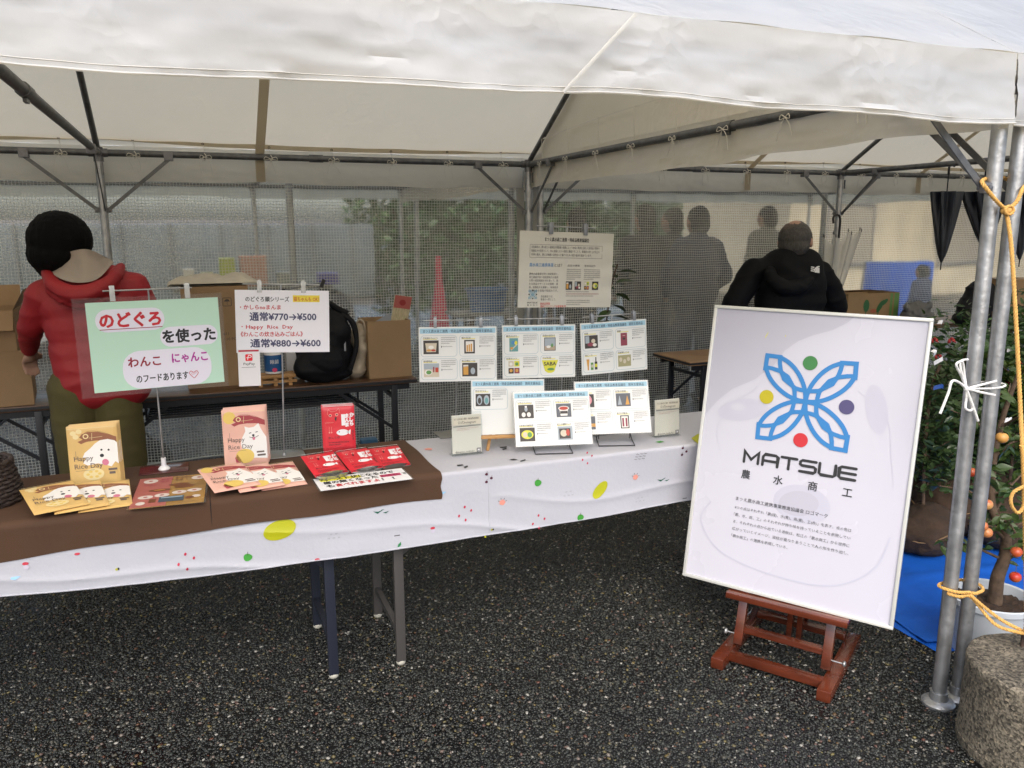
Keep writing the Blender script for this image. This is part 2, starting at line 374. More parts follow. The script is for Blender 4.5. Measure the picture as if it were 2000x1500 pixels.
# ------------------------------------------------------------------ ropes
def rope(b, path, r, mt=None, pitch=.03, n=6):
    P = [Vector(p) for p in smooth_pts([tuple(p) for p in path], 14)]
    L_ = [0]
    for i in range(1, len(P)): L_.append(L_[-1]+(P[i]-P[i-1]).length)
    tot = L_[-1]; N_ = max(8, int(tot/(pitch/7)))
    Q = []; j = 0
    for i in range(N_+1):
        t = tot*i/N_
        while j < len(P)-2 and L_[j+1] < t: j += 1
        k = (t-L_[j])/max(1e-9, L_[j+1]-L_[j]); Q.append(P[j].lerp(P[j+1], k))
    x = None; fr = []
    for i, p in enumerate(Q):
        d = (Q[min(i+1, N_)]-Q[max(i-1, 0)]).normalized()
        x = d.orthogonal().normalized() if x is None else (x-d*x.dot(d)).normalized()
        fr.append((x, d.cross(x)))
    for s_ in range(3):
        st = [];
        for i, p in enumerate(Q):
            a = 2*PI*(tot*i/N_/pitch+s_/3); st.append(p+(fr[i][0]*math.cos(a)+fr[i][1]*math.sin(a))*r*.48)
        b.tube(st, r*.56, mt, n)
# ------------------------------------------------------------------ ground
def ground_mat():
    m = bpy.data.materials.new('wet_pebble_asphalt'); m.use_nodes = True; N = m.node_tree.nodes; L = m.node_tree.links; b = N['Principled BSDF']
    tc = N.new('ShaderNodeTexCoord')
    v = N.new('ShaderNodeTexVoronoi'); v.inputs['Scale'].default_value = 95; L.new(tc.outputs['Object'], v.inputs[0])
    w1 = N.new('ShaderNodeTexWhiteNoise'); L.new(v.outputs['Color'], w1.inputs[0])
    r = N.new('ShaderNodeValToRGB'); L.new(w1.outputs['Value'], r.inputs[0]); e = r.color_ramp.elements
    e[0].color = (.004, .004, .004, 1); e[1].color = (.12, .11, .09, 1); e[1].position = 1
    for p, c in ((.45, (.006, .0065, .0065)), (.8, (.014, .015, .013)), (.94, (.035, .035, .03))):
        x = e.new(p); x.color = (*c, 1)
    d = N.new('ShaderNodeMapRange'); d.inputs[1].default_value = .25; d.inputs[2].default_value = .55; d.inputs[3].default_value = 1; d.inputs[4].default_value = 0; L.new(v.outputs['Distance'], d.inputs[0])
    mx = N.new('ShaderNodeMixRGB'); mx.inputs[1].default_value = (.003, .003, .0035, 1); L.new(d.outputs[0], mx.inputs[0]); L.new(r.outputs[0], mx.inputs[2]); L.new(mx.outputs[0], b.inputs['Base Color'])
    bn = N.new('ShaderNodeTexNoise'); bn.inputs['Scale'].default_value = 1.3; bn.inputs['Detail'].default_value = 5; L.new(tc.outputs['Object'], bn.inputs[0])
    rr = N.new('ShaderNodeMapRange'); rr.inputs[1].default_value = .35; rr.inputs[2].default_value = .65; rr.inputs[3].default_value = .2; rr.inputs[4].default_value = .5; L.new(bn.outputs[0], rr.inputs[0]); L.new(rr.outputs[0], b.inputs['Roughness'])
    bp = N.new('ShaderNodeBump'); bp.inputs['Strength'].default_value = 1; bp.inputs['Distance'].default_value = .004; L.new(d.outputs[0], bp.inputs['Height']); L.new(bp.outputs[0], b.inputs['Normal'])
    b.inputs['Specular IOR Level'].default_value = .5
    return m
g = MB(); R_ = 120
g.grid(40, 40, lambda u, v: ((u-.5)*2*R_, (v-.5)*2*R_+20, 0))
gr = g.build('ground', ground_mat()); tag(gr, 'wet dark exposed pebble asphalt under and around the tents', 'ground', kind='structure')

def pebble_mat():
    m = bpy.data.materials.new('pebble'); m.use_nodes = True; N = m.node_tree.nodes; L = m.node_tree.links; b = N['Principled BSDF']
    oi = N.new('ShaderNodeObjectInfo'); r = N.new('ShaderNodeValToRGB'); L.new(oi.outputs['Random'], r.inputs[0]); e = r.color_ramp.elements
    e[0].color = (.005, .0055, .0055, 1); e[1].color = (.30, .295, .27, 1); e[1].position = 1
    for p, c in ((.25, (.011, .0128, .0125)), (.55, (.021, .0245, .023)), (.80, (.038, .042, .038)), (.90, (.075, .07, .055)), (.93, (.13, .11, .04)), (.95, (.08, .03, .022)), (.985, (.20, .195, .17))):
        x = e.new(p); x.color = (*c, 1)
    L.new(r.outputs[0], b.inputs['Base Color']); b.inputs['Roughness'].default_value = .36; b.inputs['Specular IOR Level'].default_value = .4; return m
PM = pebble_mat(); pcol = bpy.data.collections.new('pebble_shapes')
rnd = random.Random(3)
for k in range(5):
    bm = bmesh.new(); bmesh.ops.create_icosphere(bm, subdivisions=1, radius=1)
    sx, sy, sz = rnd.uniform(.9, 1.4), rnd.uniform(.65, 1), rnd.uniform(.45, .65)
    for v in bm.verts: v.co = Vector((v.co.x*sx, v.co.y*sy, v.co.z*sz))*rnd.uniform(.85, 1.12)
    me = bpy.data.meshes.new('pebble_shape'); bm.to_mesh(me); bm.free(); me.shade_smooth(); me.materials.append(PM)
    o = bpy.data.objects.new('pebble_shape', me); pcol.objects.link(o)
def scatter(name, x0, x1, y0, y1, dens, smin, smax, seed):
    me = bpy.data.meshes.new(name); me.from_pydata([(x0, y0, 0), (x1, y0, 0), (x1, y1, 0), (x0, y1, 0)], [], [(0, 1, 2, 3)])
    o = bpy.data.objects.new(name, me); COL.objects.link(o); o.location.z = .0005
    t = bpy.data.node_groups.new(name, 'GeometryNodeTree'); t.interface.new_socket('Geometry', in_out='INPUT', socket_type='NodeSocketGeometry'); t.interface.new_socket('Geometry', in_out='OUTPUT', socket_type='NodeSocketGeometry')
    n = t.nodes; l = t.links; gi = n.new('NodeGroupInput'); go = n.new('NodeGroupOutput')
    dp = n.new('GeometryNodeDistributePointsOnFaces'); dp.inputs['Density'].default_value = dens; dp.inputs['Seed'].default_value = seed
    ci = n.new('GeometryNodeCollectionInfo'); ci.inputs[0].default_value = pcol; ci.inputs['Separate Children'].default_value = True; ci.inputs['Reset Children'].default_value = True
    ip = n.new('GeometryNodeInstanceOnPoints'); ip.inputs['Pick Instance'].default_value = True
    rv = n.new('FunctionNodeRandomValue'); rv.data_type = 'FLOAT_VECTOR'; rv.inputs[0].default_value = (-.25, -.25, 0); rv.inputs[1].default_value = (.25, .25, 6.28)
    rs = n.new('FunctionNodeRandomValue'); rs.data_type = 'FLOAT'; rs.inputs[2].default_value = 0; rs.inputs[3].default_value = 1; rs.inputs['Seed'].default_value = 5
    pw = n.new('ShaderNodeMath'); pw.operation = 'POWER'; pw.inputs[1].default_value = 2.2; l.new(rs.outputs[1], pw.inputs[0])
    mr = n.new('ShaderNodeMapRange'); mr.inputs[3].default_value = smin; mr.inputs[4].default_value = smax; l.new(pw.outputs[0], mr.inputs[0])
    l.new(gi.outputs[0], dp.inputs[0]); l.new(dp.outputs['Points'], ip.inputs['Points']); l.new(ci.outputs[0], ip.inputs['Instance'])
    l.new(rv.outputs[0], ip.inputs['Rotation']); l.new(mr.outputs[0], ip.inputs['Scale']); l.new(ip.outputs[0], go.inputs[0])
    md = o.modifiers.new('scatter', 'NODES'); md.node_group = t; return o
tag(scatter('pebbles', -1.6, 3.6, .9, 4.0, 11500, .0036, .0080, 1), 'small wet grey, tan and white pebbles set in the dark asphalt', 'gravel', kind='stuff')
tag(scatter('pebbles', -2.5, 3.0, 4.0, 6.4, 7000, .0036, .0075, 2), 'farther wet pebbles in the asphalt below the hem of the clear curtains', 'gravel', kind='stuff')

# ------------------------------------------------------------------ pipe tents
YF, YB, HB = 1.746, 5.294, 1.992
def cord_tie(b, p, q, d=(1, 0, 0)):
    """cord from eyelet p round the pipe at q, with a small bow and two tails"""
    p = Vector(p); q = Vector(q); d = Vector(d); r = random.Random(int(p.x*1000+p.y*77))
    b.tube([p, (p+q)/2+d*.004, q+Vector((0, 0, .02))], .0022, M['cord'], 5)
    b.tube(smooth_pts([tuple(q+Vector((0, -.025, .012))), tuple(q+d*.01+Vector((0, -.03, -.008))), tuple(q+Vector((0, -.012, -.03)))], 4), .0028, M['cord'], 5)
    nx = Vector((0, -.026, -.012)) if abs(d.x) > .5 else Vector((-.026, 0, -.012)); k = q+nx
    for s in (-1, 1):
        w_ = r.uniform(.018, .032)
        b.tube(smooth_pts([tuple(k), tuple(k+d*s*w_+Vector((0, 0, .012))), tuple(k+d*s*w_*1.3+Vector((0, 0, -.006))), tuple(k)], 4), .002, M['cord'], 5)
        b.tube(smooth_pts([tuple(k), tuple(k+d*s*r.uniform(.01, .03)+Vector((0, 0, -.03))), tuple(k+d*s*r.uniform(.01, .045)+Vector((0, 0, -r.uniform(.06, .11))))], 4), .002, M['cord'], 5)
def tent(label, XL, XR, y0, y1, detail=True, edge=(None, None), seed=0, cat='tent', group='white pipe tents pitched side by side', XM=None):
    t = empty('pipe_tent', (XL, y0, 0), label, cat, group); off = Vector((-XL, -y0, 0))
    XM = (XL+XR)/2 if XM is None else XM; YM = (y0+y1)/2; ZE = HB+.045; ZR = ZE+(YM-(y0-.046))*.59
    xl = XL-.02 if edge[0] is None else edge[0]; xr = XR+.005 if edge[1] is None else edge[1]
    exr = (lambda y: xr+.047*max(0, min(1, (y-y0)/1.0))) if edge[1] is not None else (lambda y: xr)
    exl = (lambda y: xl+.056*max(0, min(1, (y-y0)/1.0))) if edge[0] is not None else (lambda y: xl)
    def bld(b, name, mt=None, **k): b.v = [tuple(Vector(p)+off) for p in b.v]; return b.build(name, mt, t, **k)
    nz = lambda x, y, z, s: noise.noise(Vector((x*s+seed, y*s, z*s)))
    # roof
    b = MB(); nx_, ny_ = (90, 24) if detail else (24, 8)
    for ya, yb_ in ((y0-.046, YM), (YM, y1+.046)):
        za, zb = (ZE, ZR) if ya < YM-.1 else (ZR, ZE)
        def f(u, v, ya=ya, yb_=yb_, za=za, zb=zb):
            y_ = ya+(yb_-ya)*v; x = exl(y_)+(exr(y_)-exl(y_))*u; k = math.sin(PI*v)
            sag = -.018*k*abs(math.sin(2*PI*(x-XM)/(XR-XM)/2))+.006*nz(x, v*2, 0, 3)*k
            e = (1-v) if za < zb else v
            sag += .006*math.sin(x*15+seed)*max(0, e-.9)*10*.5
            return (x, ya+(yb_-ya)*v, za+(zb-za)*v+sag)
        b.grid(nx_, ny_, f)
    bld(b, 'roof_canvas', M_CANVAS)
    # valances: gathered slightly, crumpled
    def val(name, A, Bp, zt, zb, n, bow=.004, lean=(0, 0), phase=0):
        b = MB(); A = Vector(A); Bp = Vector(Bp); d = (Bp-A); ln = d.length; nrm = Vector((-d.y, d.x, 0)).normalized()
        def f(u, v):
            p = A+d*u; s = u*ln; z = zt+(zb+.006*math.sin(s*3.1+phase)+.004*math.sin(s*9+phase*2)-zt)*v
            w_ = (.010*math.sin(s*4.3+phase)+.006*math.sin(s*11+1.7*phase)+.022*nz(s*1.3, v*.5, phase, 2)+.009*nz(s*5, v*3, phase, 3))*v+.004*nz(s*4, v*4, 1, 2)
            if v > .94: w_ += .002
            return (p.x+nrm.x*w_, p.y+nrm.y*w_, z)
        b.grid(n, 14, f); bld(b, name, M_CANVAS)
        if detail and name == 'front_valance':
            b = MB(); b.tube([tuple(Vector(f(i/n, 1))+Vector((0, -.0025, .0015))) for i in range(n+1)], .0028, None, 5); bld(b, 'valance_hem', M_CANVAS)
            b = MB(); b.tube([tuple(Vector(f(i/n, .93))+Vector((0, -.0006, 0))) for i in range(n+1)], .0007, None, 4); bld(b, 'hem_stitch', M['cord'])
    n = 220 if detail else 60
    val('front_valance', (xl, y0-.046, 0), (xr, y0-.046, 0), ZE, 1.85, n, phase=seed)
    val('back_valance', (xl, y1+.046, 0), (xr, y1+.046, 0), ZE, 1.835 if detail else 1.875, n, phase=seed+2)
    val('side_valance', (exr(y0)+.004, y0-.044, 0), (exr(y1)+.008, y1+.04, 0), ZE, 1.845, n//2, phase=seed+4)
    if edge[0] is None: val('side_valance', (xl-.012, y0-.04, 0), (xl-.012, y1+.04, 0), ZE, 1.845, n//2, phase=seed+6)
    for x in ((exr(y1)+.006,) if edge[0] is not None else (exr(y1)+.006, xl-.008)):
        b = MB()
        def f(u, v, x=x):
            y = y0-.04+(y1-y0+.08)*u; top = ZE+(ZR-ZE)*(1-abs(u-.5)*2); z = ZE+(top-ZE)*v
            return (x-(exr(y1)-exr(y))*(1 if x > xl+1 else 0)+.03*nz(y, z, 0, 1.5)*math.sin(PI*v)+.02*nz(y*2, z*2, 2, 3)*math.sin(PI*v), y, z)
        b.grid(60 if detail else 12, 16 if detail else 5, f); bld(b, 'gable_canvas', M_CANVAS)
    if detail:
        # hems (double fold, proud of the canvas) and seam strips on the inside of the back slope
        for k in (1, 2):
            X = XR-(XR-XL)*k/3
            b = MB(); b.grid(1, 20, lambda u, v: (X-.027+.054*u, YM+.02+(y1-YM)*v, ZR-.02+(ZE-ZR)*v*(1)-.018*math.sin(PI*v)*.9-.012)); bld(b, 'seam_strip', M['band'])
            b = MB(); b.grid(1, 1, lambda u, v: (X-.027+.054*u, y1+.035, ZE-.02-.17*v)); bld(b, 'seam_strip', M['band'])
        b = MB()
        def f(u, v):
            x = xl+(xr-xl)*u; ph = abs(math.sin(PI*(x-XM)/(XR-XM)))
            return (x, y1+.0-.0*v-.002, ZE+.055-.03*ph-.028*v+.004*nz(x, 0, 0, 2))
        b.grid(120, 1, f); bld(b, 'inner_hem', M['band'])
        b = MB(); b.grid(60, 1, lambda u, v: (XR-.006, y0+.22+(y1-y0-.4)*u, min(ZE+.10+.05*math.sin(PI*u), ZE-.01+min(u+.05, 1.05-u)*2)-.008*v)); bld(b, 'inner_hem', M['cord'])
    # frame
    s_ = M['steel']
    for X0_ in (XL, XM, XR):
        for Y in (y0, y1):
            X = X0_-(.06 if (X0_ == XM and Y == y0 and detail) else 0)
            b = MB(); b.tube([(X, Y, .012), (X, Y, .95), (X, Y, HB-.03)], .0225, None, 14)
            b.tube([(X, Y, 1.205), (X, Y, 1.2065)], .0232, None, 14); po = bld(b, 'pole', s_)
            b = MB(); b.lathe([(0, 0), (.052, 0), (.052, .008), (.046, .014), (.03, .02), (.027, .045), (0, .045)], (X, Y, 0)); bld(b, 'foot_plate', s_)
    for X in (XL, XM, XR):
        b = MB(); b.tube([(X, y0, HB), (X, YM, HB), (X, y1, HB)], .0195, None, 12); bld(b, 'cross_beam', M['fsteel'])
        if detail:
            b = MB(); b.tube([(X, y0+1.26, HB), (X, y0+1.36, HB)], .024, None, 12); b.box((X, y0+1.31, HB-.026), (.012, .05, .02)); bld(b, 'beam_coupling', M['fsteel'])
        for Y, e in ((y0, -1), (y1, 1)):
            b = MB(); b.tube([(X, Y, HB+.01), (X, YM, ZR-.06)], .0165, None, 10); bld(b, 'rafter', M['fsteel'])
            b = MB(); b.tube([(X, Y, HB-.05), (X, Y, HB+.03)], .027, None, 12); b.tube([(X-.05, Y, HB), (X+.05, Y, HB)], .024, None, 12); b.tube([(X, Y, HB), (X, Y-e*.06, HB)], .024, None, 12)
            b.box((X+.02, Y-e*.028, HB-.09), (.006, .012, .07)); bld(b, 'corner_joint', M['dsteel'])
            if not detail: continue
            if X == XM and Y == y0: continue
            for d in (-1, 1):
                if (X == XL and d < 0) or (X == XR and d > 0): continue
                k_ = .37
                b = MB(); b.bar((X+d*.028, Y-e*.012, 1.672), (X+d*k_, Y-e*.012, HB-.03), .020, .005, None, (0, 1, 0)); bld(b, 'brace', M['fsteel'])
                b = MB(); b.box((X+d*k_, Y-e*.004, HB-.012), (.05, .046, .05)); b.tube([(X+d*k_, Y-.03, HB-.03), (X+d*k_, Y+.03, HB-.03)], .007); bld(b, 'brace_clip', M['dsteel'], bevel=.002)
                b = MB(); b.box((X+d*.03, Y, 1.672), (.03, .02, .03)); b.tube([(X+d*.035, Y-.022, 1.672), (X+d*.035, Y+.022, 1.672)], .008); bld(b, 'brace_clip', M['dsteel'], bevel=.002)
            if X == XM and Y == y0: continue
            b = MB(); b.bar((X+.012, Y-e*.028, 1.672), (X+.012, Y-e*.37, HB-.03), .020, .005, None, (1, 0, 0)); bld(b, 'brace', M['fsteel'])
            b = MB(); b.box((X, Y-e*.37, HB-.012), (.046, .05, .05)); bld(b, 'brace_clip', M['dsteel'], bevel=.002)
    for Y in (y0, y1):
        b = MB(); b.tube([(XL, Y, HB), (XM, Y, HB), (XR, Y, HB)], .0195, None, 12)
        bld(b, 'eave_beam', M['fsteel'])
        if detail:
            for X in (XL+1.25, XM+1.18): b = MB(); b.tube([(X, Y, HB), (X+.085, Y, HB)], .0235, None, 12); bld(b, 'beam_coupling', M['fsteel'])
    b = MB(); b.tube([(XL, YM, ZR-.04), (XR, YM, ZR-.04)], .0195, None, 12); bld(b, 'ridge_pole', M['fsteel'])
    if detail:
        X = XL+.2
        while X < XR-.1:
            if abs(X-XM) > .08:
                ph = abs(math.sin(PI*(X-XM)/(XR-XM))); zz = ZE+.055-.03*ph-.016
                b = MB(); cord_tie(b, (X, y1-.006, zz-.005), (X+.004, y1, HB)); bld(b, 'tie_cord', M['cord'])
                b = MB(); b.lathe([(.004, -.0015), (.0075, -.0015), (.0075, .0015), (.004, .0015), (.004, -.0015)], (0, 0, 0), None, 12)
                b.v = [(X+p[0], y1-.006+p[2], zz+p[1]) for p in b.v]; bld(b, 'eyelet', M['eye'])
            X += .378
        if XR < 3:
            Y = y1-.25
            while Y > y0+.2:
                u = (Y-y0)/(y1-y0); zz = ZE+.10+.05*math.sin(PI*u)
                b = MB(); cord_tie(b, (XR-.012, Y, zz), (XR, Y+.004, HB), (0, 1, 0)); bld(b, 'tie_cord', M['cord'])
                Y -= .40
    return t
T1 = tent('white pipe tent in front with the display tables under its open side', 2.21-5.32, 2.21, YF, YB, True, (None, 2.191), 1.3)
T2 = tent('white pipe tent adjoining on the right, man in black jacket inside', 2.30, 7.62, YF, YB, True, (2.194, None), 5.1)
T3 = tent('pipe tent pitched behind the mesh curtain on the left', 2.16-5.32, 2.16, 5.50, 8.95, False, seed=8.8, XM=.62)
T4 = tent('pipe tent pitched behind the mesh curtain on the right', 2.33, 7.65, 5.50, 8.95, False, seed=11.2)

# thin pale strip running diagonally over the front valance
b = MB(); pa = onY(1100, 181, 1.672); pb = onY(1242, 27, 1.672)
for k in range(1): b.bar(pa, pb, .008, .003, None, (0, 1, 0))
b.v = [tuple(Vector(p)-Vector(T1.location)) for p in b.v]; b.build('valance_strip', M_CANVAS, T1, bevel=.0015)

# clear mesh curtains
def curtain(label, x0, x1, y, seed, zb=.07):
    t = empty('mesh_curtain', (x0, y, 0), label, 'curtain', 'clear mesh curtains tied behind the tents')
    b = MB()
    def f(u, v):
        x = (x1-x0)*u; z = 1.96+(zb+.03*math.sin(x*2.3+seed)-1.96)*v
        k = .25+.75*v
        yy = .03*math.sin(x*3.1+seed)*k+.02*noise.noise(Vector((x*2.2, z*.5, seed)))*k+.012*noise.noise(Vector((x*6, z*2, seed)))+(.10*(v-.72)*3.5 if v > .72 else 0)*(.6+.4*math.sin(x*2+seed))
        yy += .02*noise.noise(Vector((x*3, z*9, seed+4)))*max(0, v-.6)*2.5
        return (x, yy, z)
    b.grid(260, 90, f); b.build('mesh_sheet', M_CURT, t)
    for xx in (0, x1-x0-.06):
        b = MB(); b.grid(1, 30, lambda u, v: (xx+.06*u, f(xx/(x1-x0), v)[1]-.008, 1.96+(zb-1.96)*v)); b.build('edge_band', mat('curtain_edge', (.45, .45, .42), .6, var=.1, trans=.3), t)
    b = MB(); b.tube([(x0_, f(x0_/(x1-x0), .999)[1]-.002, f(x0_/(x1-x0), .999)[2]) for x0_ in [(x1-x0)*i/100 for i in range(101)]], .006, None, 6); b.build('bottom_hem', mat('curtain_hem', (.45, .46, .43), .5), t)
    return t
curtain('clear mesh curtain behind the back table in the left tent', -3.2, 2.215, 5.40, .4)
curtain('clear mesh curtain behind the man in black', 2.29, 7.7, 5.395, 2.6)
b = MB(); b.grid(60, 30, lambda u, v: (7.68+.02*math.sin(u*20), YF+(YB-YF)*u, 1.96-1.9*v)); tag(b.build('mesh_curtain', M_CURT), 'clear mesh curtain closing the far right end of the right tent', 'curtain', 'clear mesh curtains tied behind the tents')
# ------------------------------------------------------------------ beyond the curtains
def blob(name, prims, mt, parent, vox=.012, sm=4, disp=0, dscale=6, seed=0, strand=0):
    """one continuous surface grown from tapered limbs and ellipsoids"""
    b = MB()
    for p in prims:
        if p[0] == 'c':
            _, a, ra, c, rc = p; a = Vector(a); c = Vector(c)
            n = 4; b.tube([a.lerp(c, i/n) for i in range(n+1)], [ra+(rc-ra)*i/n for i in range(n+1)], None, 14); b.ell(a, (ra,)*3, None, 14); b.ell(c, (rc,)*3, None, 14)
        else:
            b.ell(p[1], p[2], None, 18, Euler(p[3]).to_matrix() if len(p) > 3 else None)
    me = bpy.data.meshes.new(name); me.from_pydata(b.v, [], b.f)
    bm = bmesh.new(); bm.from_mesh(me); bmesh.ops.remove_doubles(bm, verts=bm.verts, dist=1e-5); bmesh.ops.recalc_face_normals(bm, faces=bm.faces); bm.to_mesh(me); bm.free()
    o = bpy.data.objects.new(name, me); COL.objects.link(o)
    r = o.modifiers.new('r', 'REMESH'); r.mode = 'VOXEL'; r.voxel_size = vox; r.use_smooth_shade = True
    s = o.modifiers.new('s', 'SMOOTH'); s.iterations = sm; s.factor = .6
    dg = bpy.context.evaluated_depsgraph_get(); dg.update(); m2 = bpy.data.meshes.new_from_object(o.evaluated_get(dg))
    o.modifiers.clear(); o.data = m2; m2.materials.clear(); m2.materials.append(mt)
    if disp:
        m2.calc_loop_triangles() if hasattr(m2, 'calc_loop_triangles') else None
        ns = [v.normal.copy() for v in m2.vertices]
        for v, n_ in zip(m2.vertices, ns):
            q = v.co*dscale+Vector((seed, 0, 0)); k = noise.noise(Vector((q.x, q.y, q.z*1.4)))+.5*noise.noise(q*2.3)
            f2 = 1-abs(noise.noise(Vector((q.x*.8, q.y*.8, q.z*2.4+9))))*2.2
            v.co += n_*disp*(k+.7*max(0, f2)**2)
    if strand:
        ns = [v.normal.copy() for v in m2.vertices]
        for v, n_ in zip(m2.vertices, ns): v.co += n_*strand*(noise.noise(Vector((v.co.x*95, v.co.y*95, v.co.z*7)))+.5*noise.noise(Vector((v.co.x*30, v.co.y*30, v.co.z*3))))
    m2.shade_smooth(); m2.update()
    if parent: o.parent = parent
    return o
SK = mat('skin', (.42, .25, .18), .5, var=.06); 
def hand(pr, wrist, d, side, up, k=1.0, curl=.5):
    """palm and five separate fingers, d = pointing direction, side = towards the thumb"""
    w_ = Vector(wrist); d = Vector(d).normalized(); sd = Vector(side); sd = (sd-d*sd.dot(d)).normalized(); n_ = Vector(up); n_ = (n_-d*n_.dot(d)-sd*n_.dot(sd)).normalized()
    pr.append(('c', w_, .024*k, w_+d*.04*k, .026*k))
    for i, (o_, ln) in enumerate(((.030, .072), (.011, .080), (-.008, .075), (-.026, .060))):
        a = w_+d*.035*k+sd*o_*.7*k; kn = w_+d*.085*k+sd*o_*k; pr.append(('c', a, .015*k, kn, .0105*k))
        m_ = kn+(d*math.cos(curl)-n_*math.sin(curl))*ln*.5*k; e = m_+(d*math.cos(curl*1.8)-n_*math.sin(curl*1.8))*ln*.5*k
        pr.append(('c', kn, .0098*k, m_, .0088*k)); pr.append(('c', m_, .0088*k, e, .0075*k))
    t0 = w_+d*.02*k+sd*.024*k; t1 = t0+(d*.7+sd*.75)*.032*k; t2 = t1+(d*.9+sd*.15-n_*.2)*.030*k
    pr.append(('c', t0, .014*k, t1, .011*k)); pr.append(('c', t1, .011*k, t2, .0085*k))
def standing(label, x, y, h, top, legs, hair, face=0, group='people standing outside the mesh curtain', vox=.018, lean=0, wide=1.0):
    k = h/1.7; t = empty('person', (x, y, 0), label, 'person', group, rot=(0, 0, face))
    P = lambda a, b_, c: (a*k, b_*k, c*k)
    bd = [('e', P(0, .01, 1.575), (.078*k, .095*k, .118*k)), ('c', P(0, -.01, 1.47), .055*k, P(0, -.01, 1.38), .06*k), ('e', P(0, .105, 1.565), (.014*k, .02*k, .02*k)),
          ('e', P(.08, 0, 1.565), (.012*k, .02*k, .03*k)), ('e', P(-.08, 0, 1.565), (.012*k, .02*k, .03*k)), ('e', P(0, 0, 1.15), (.15*k, .09*k, .28*k)), ('e', P(0, 0, .93), (.15*k, .1*k, .13*k))]
    for s in (-1, 1):
        bd += [('c', P(s*.09, 0, .9), .075*k, P(s*.1, .01, .5), .052*k), ('c', P(s*.1, .01, .5), .05*k, P(s*.1, -.01, .1), .035*k), ('c', P(s*.1, -.02, .05), .038*k, P(s*.11, .12, .035), .03*k)]
        bd += [('c', P(s*.18, 0, 1.38), .05*k, P(s*.25*wide, -.01, 1.1), .042*k), ('c', P(s*.25*wide, -.01, 1.1), .038*k, P(s*.2, .14, .95), .028*k)]
        hand(bd, P(s*.2, .14, .95), (-s*.3, .8, -.35), (0, .3, 1), (s*1, 0, 0), k)
    blob('body', bd, SK, t, .011, 2)
    j = [('e', P(0, -.005, 1.2), (.21*k*wide, .135*k, .26*k)), ('e', P(0, -.01, .98), (.20*k*wide, .14*k, .18*k)), ('c', P(-.15, -.01, 1.37), .08*k, P(.15, -.01, 1.37), .08*k), ('c', P(0, -.02, 1.44), .075*k, P(0, -.02, 1.36), .1*k)]
    for s in (-1, 1): j += [('c', P(s*.18, -.01, 1.36), .078*k, P(s*.27*wide, -.02, 1.1), .062*k), ('c', P(s*.27*wide, -.02, 1.1), .058*k, P(s*.21, .12, .97), .045*k)]
    blob('jacket', j, top, t, vox, 4, .008, 5, x)
    q = [('c', P(-.08, 0, .92), .12*k, P(.08, 0, .92), .12*k)]
    for s in (-1, 1): q += [('c', P(s*.09, 0, .9), .098*k, P(s*.1, 0, .5), .075*k), ('c', P(s*.1, 0, .5), .072*k, P(s*.1, -.01, .1), .062*k)]
    blob('trousers', q, legs, t, vox, 4)
    blob('hair', [('e', P(0, -.02, 1.61), (.088*k, .1*k, .1*k)), ('e', P(0, -.05, 1.55), (.084*k, .065*k, .085*k))], hair, t, .012, 3)
    for s in (-1, 1): b = MB(); b.ell(P(s*.105, .05, .045), (.045*k, .13*k, .05*k)); b.build('shoe', M['black'], t)
    return t
NAVY = mat('navy_fabric', (.009, .018, .055), .8, var=.15); DARK = mat('charcoal_fabric', (.010, .012, .018), .85, var=.15); HAIRB = mat('black_hair', (.0022, .0022, .0028), .7, spec=.12, bump=.4, bscale=120, stretch=(8, 8, 1)); BLUEF = mat('blue_fabric', (.02, .035, .08), .8)
def px_at(px, Y): return onY(px, 440, Y).x
standing('person in dark coat beyond the curtain, leftmost of the close pair', px_at(1252, 6.3), 6.3, 1.76, DARK, DARK, HAIRB, .1, vox=.02)
standing('person in dark grey beyond the curtain, partly behind the leftmost of the pair', px_at(1303, 6.55), 6.55, 1.74, DARK, NAVY, HAIRB, .3, vox=.02)
standing('broad person in navy jacket seen from behind through the mesh curtain', px_at(1356, 6.1), 6.1, 1.74, NAVY, NAVY, HAIRB, 0, vox=.02, wide=1.12)
standing('faint person in grey farther off beyond the curtain, left of the man in black', px_at(1478, 7.9), 7.9, 1.80, mat('grey_coat', (.12, .12, .11), .8), DARK, HAIRB, .2, vox=.02)
standing('person in dark clothes half hidden behind the hanging notice and centre poles', px_at(1118, 7.0), 7.0, 1.74, DARK, DARK, HAIRB, -.2, vox=.02)
standing('low blurred figure in blue beyond the curtain above the grey plastic bag', px_at(1782, 7.4), 7.4, 1.12, BLUEF, DARK, HAIRB, .2, vox=.02)

def building(label, x0, x1, y, d, h, wall, roof, n, name='low_building', winmat=None):
    t = empty(name, (x0, y, 0), label, 'building')
    b = MB(); b.box(((x1-x0)/2, d/2, h/2), (x1-x0, d, h)); b.build('wall', wall, t, smooth=False)
    b = MB(); b.box(((x1-x0)/2, d/2, h+.06), (x1-x0+.4, d+.4, .12)); b.build('roof', roof, t, smooth=False)
    for i in range(n):
        cx = (x1-x0)*(i+.5)/n; f = MB()
        for a in (-.62, .62): f.box((cx+a, -.03, h*.52), (.06, .06, h*.5))
        for a in (.27, .77): f.box((cx, -.03, h*a), (1.3, .06, .06))
        fo = f.build('window', M['dsteel'], t, smooth=False)
        p = MB(); p.box((cx, -.012, h*.52), (1.18, .015, h*.48)); p.build('pane', winmat or mat('dark_pane', (.03, .035, .04), .1), fo, smooth=False)
    return t
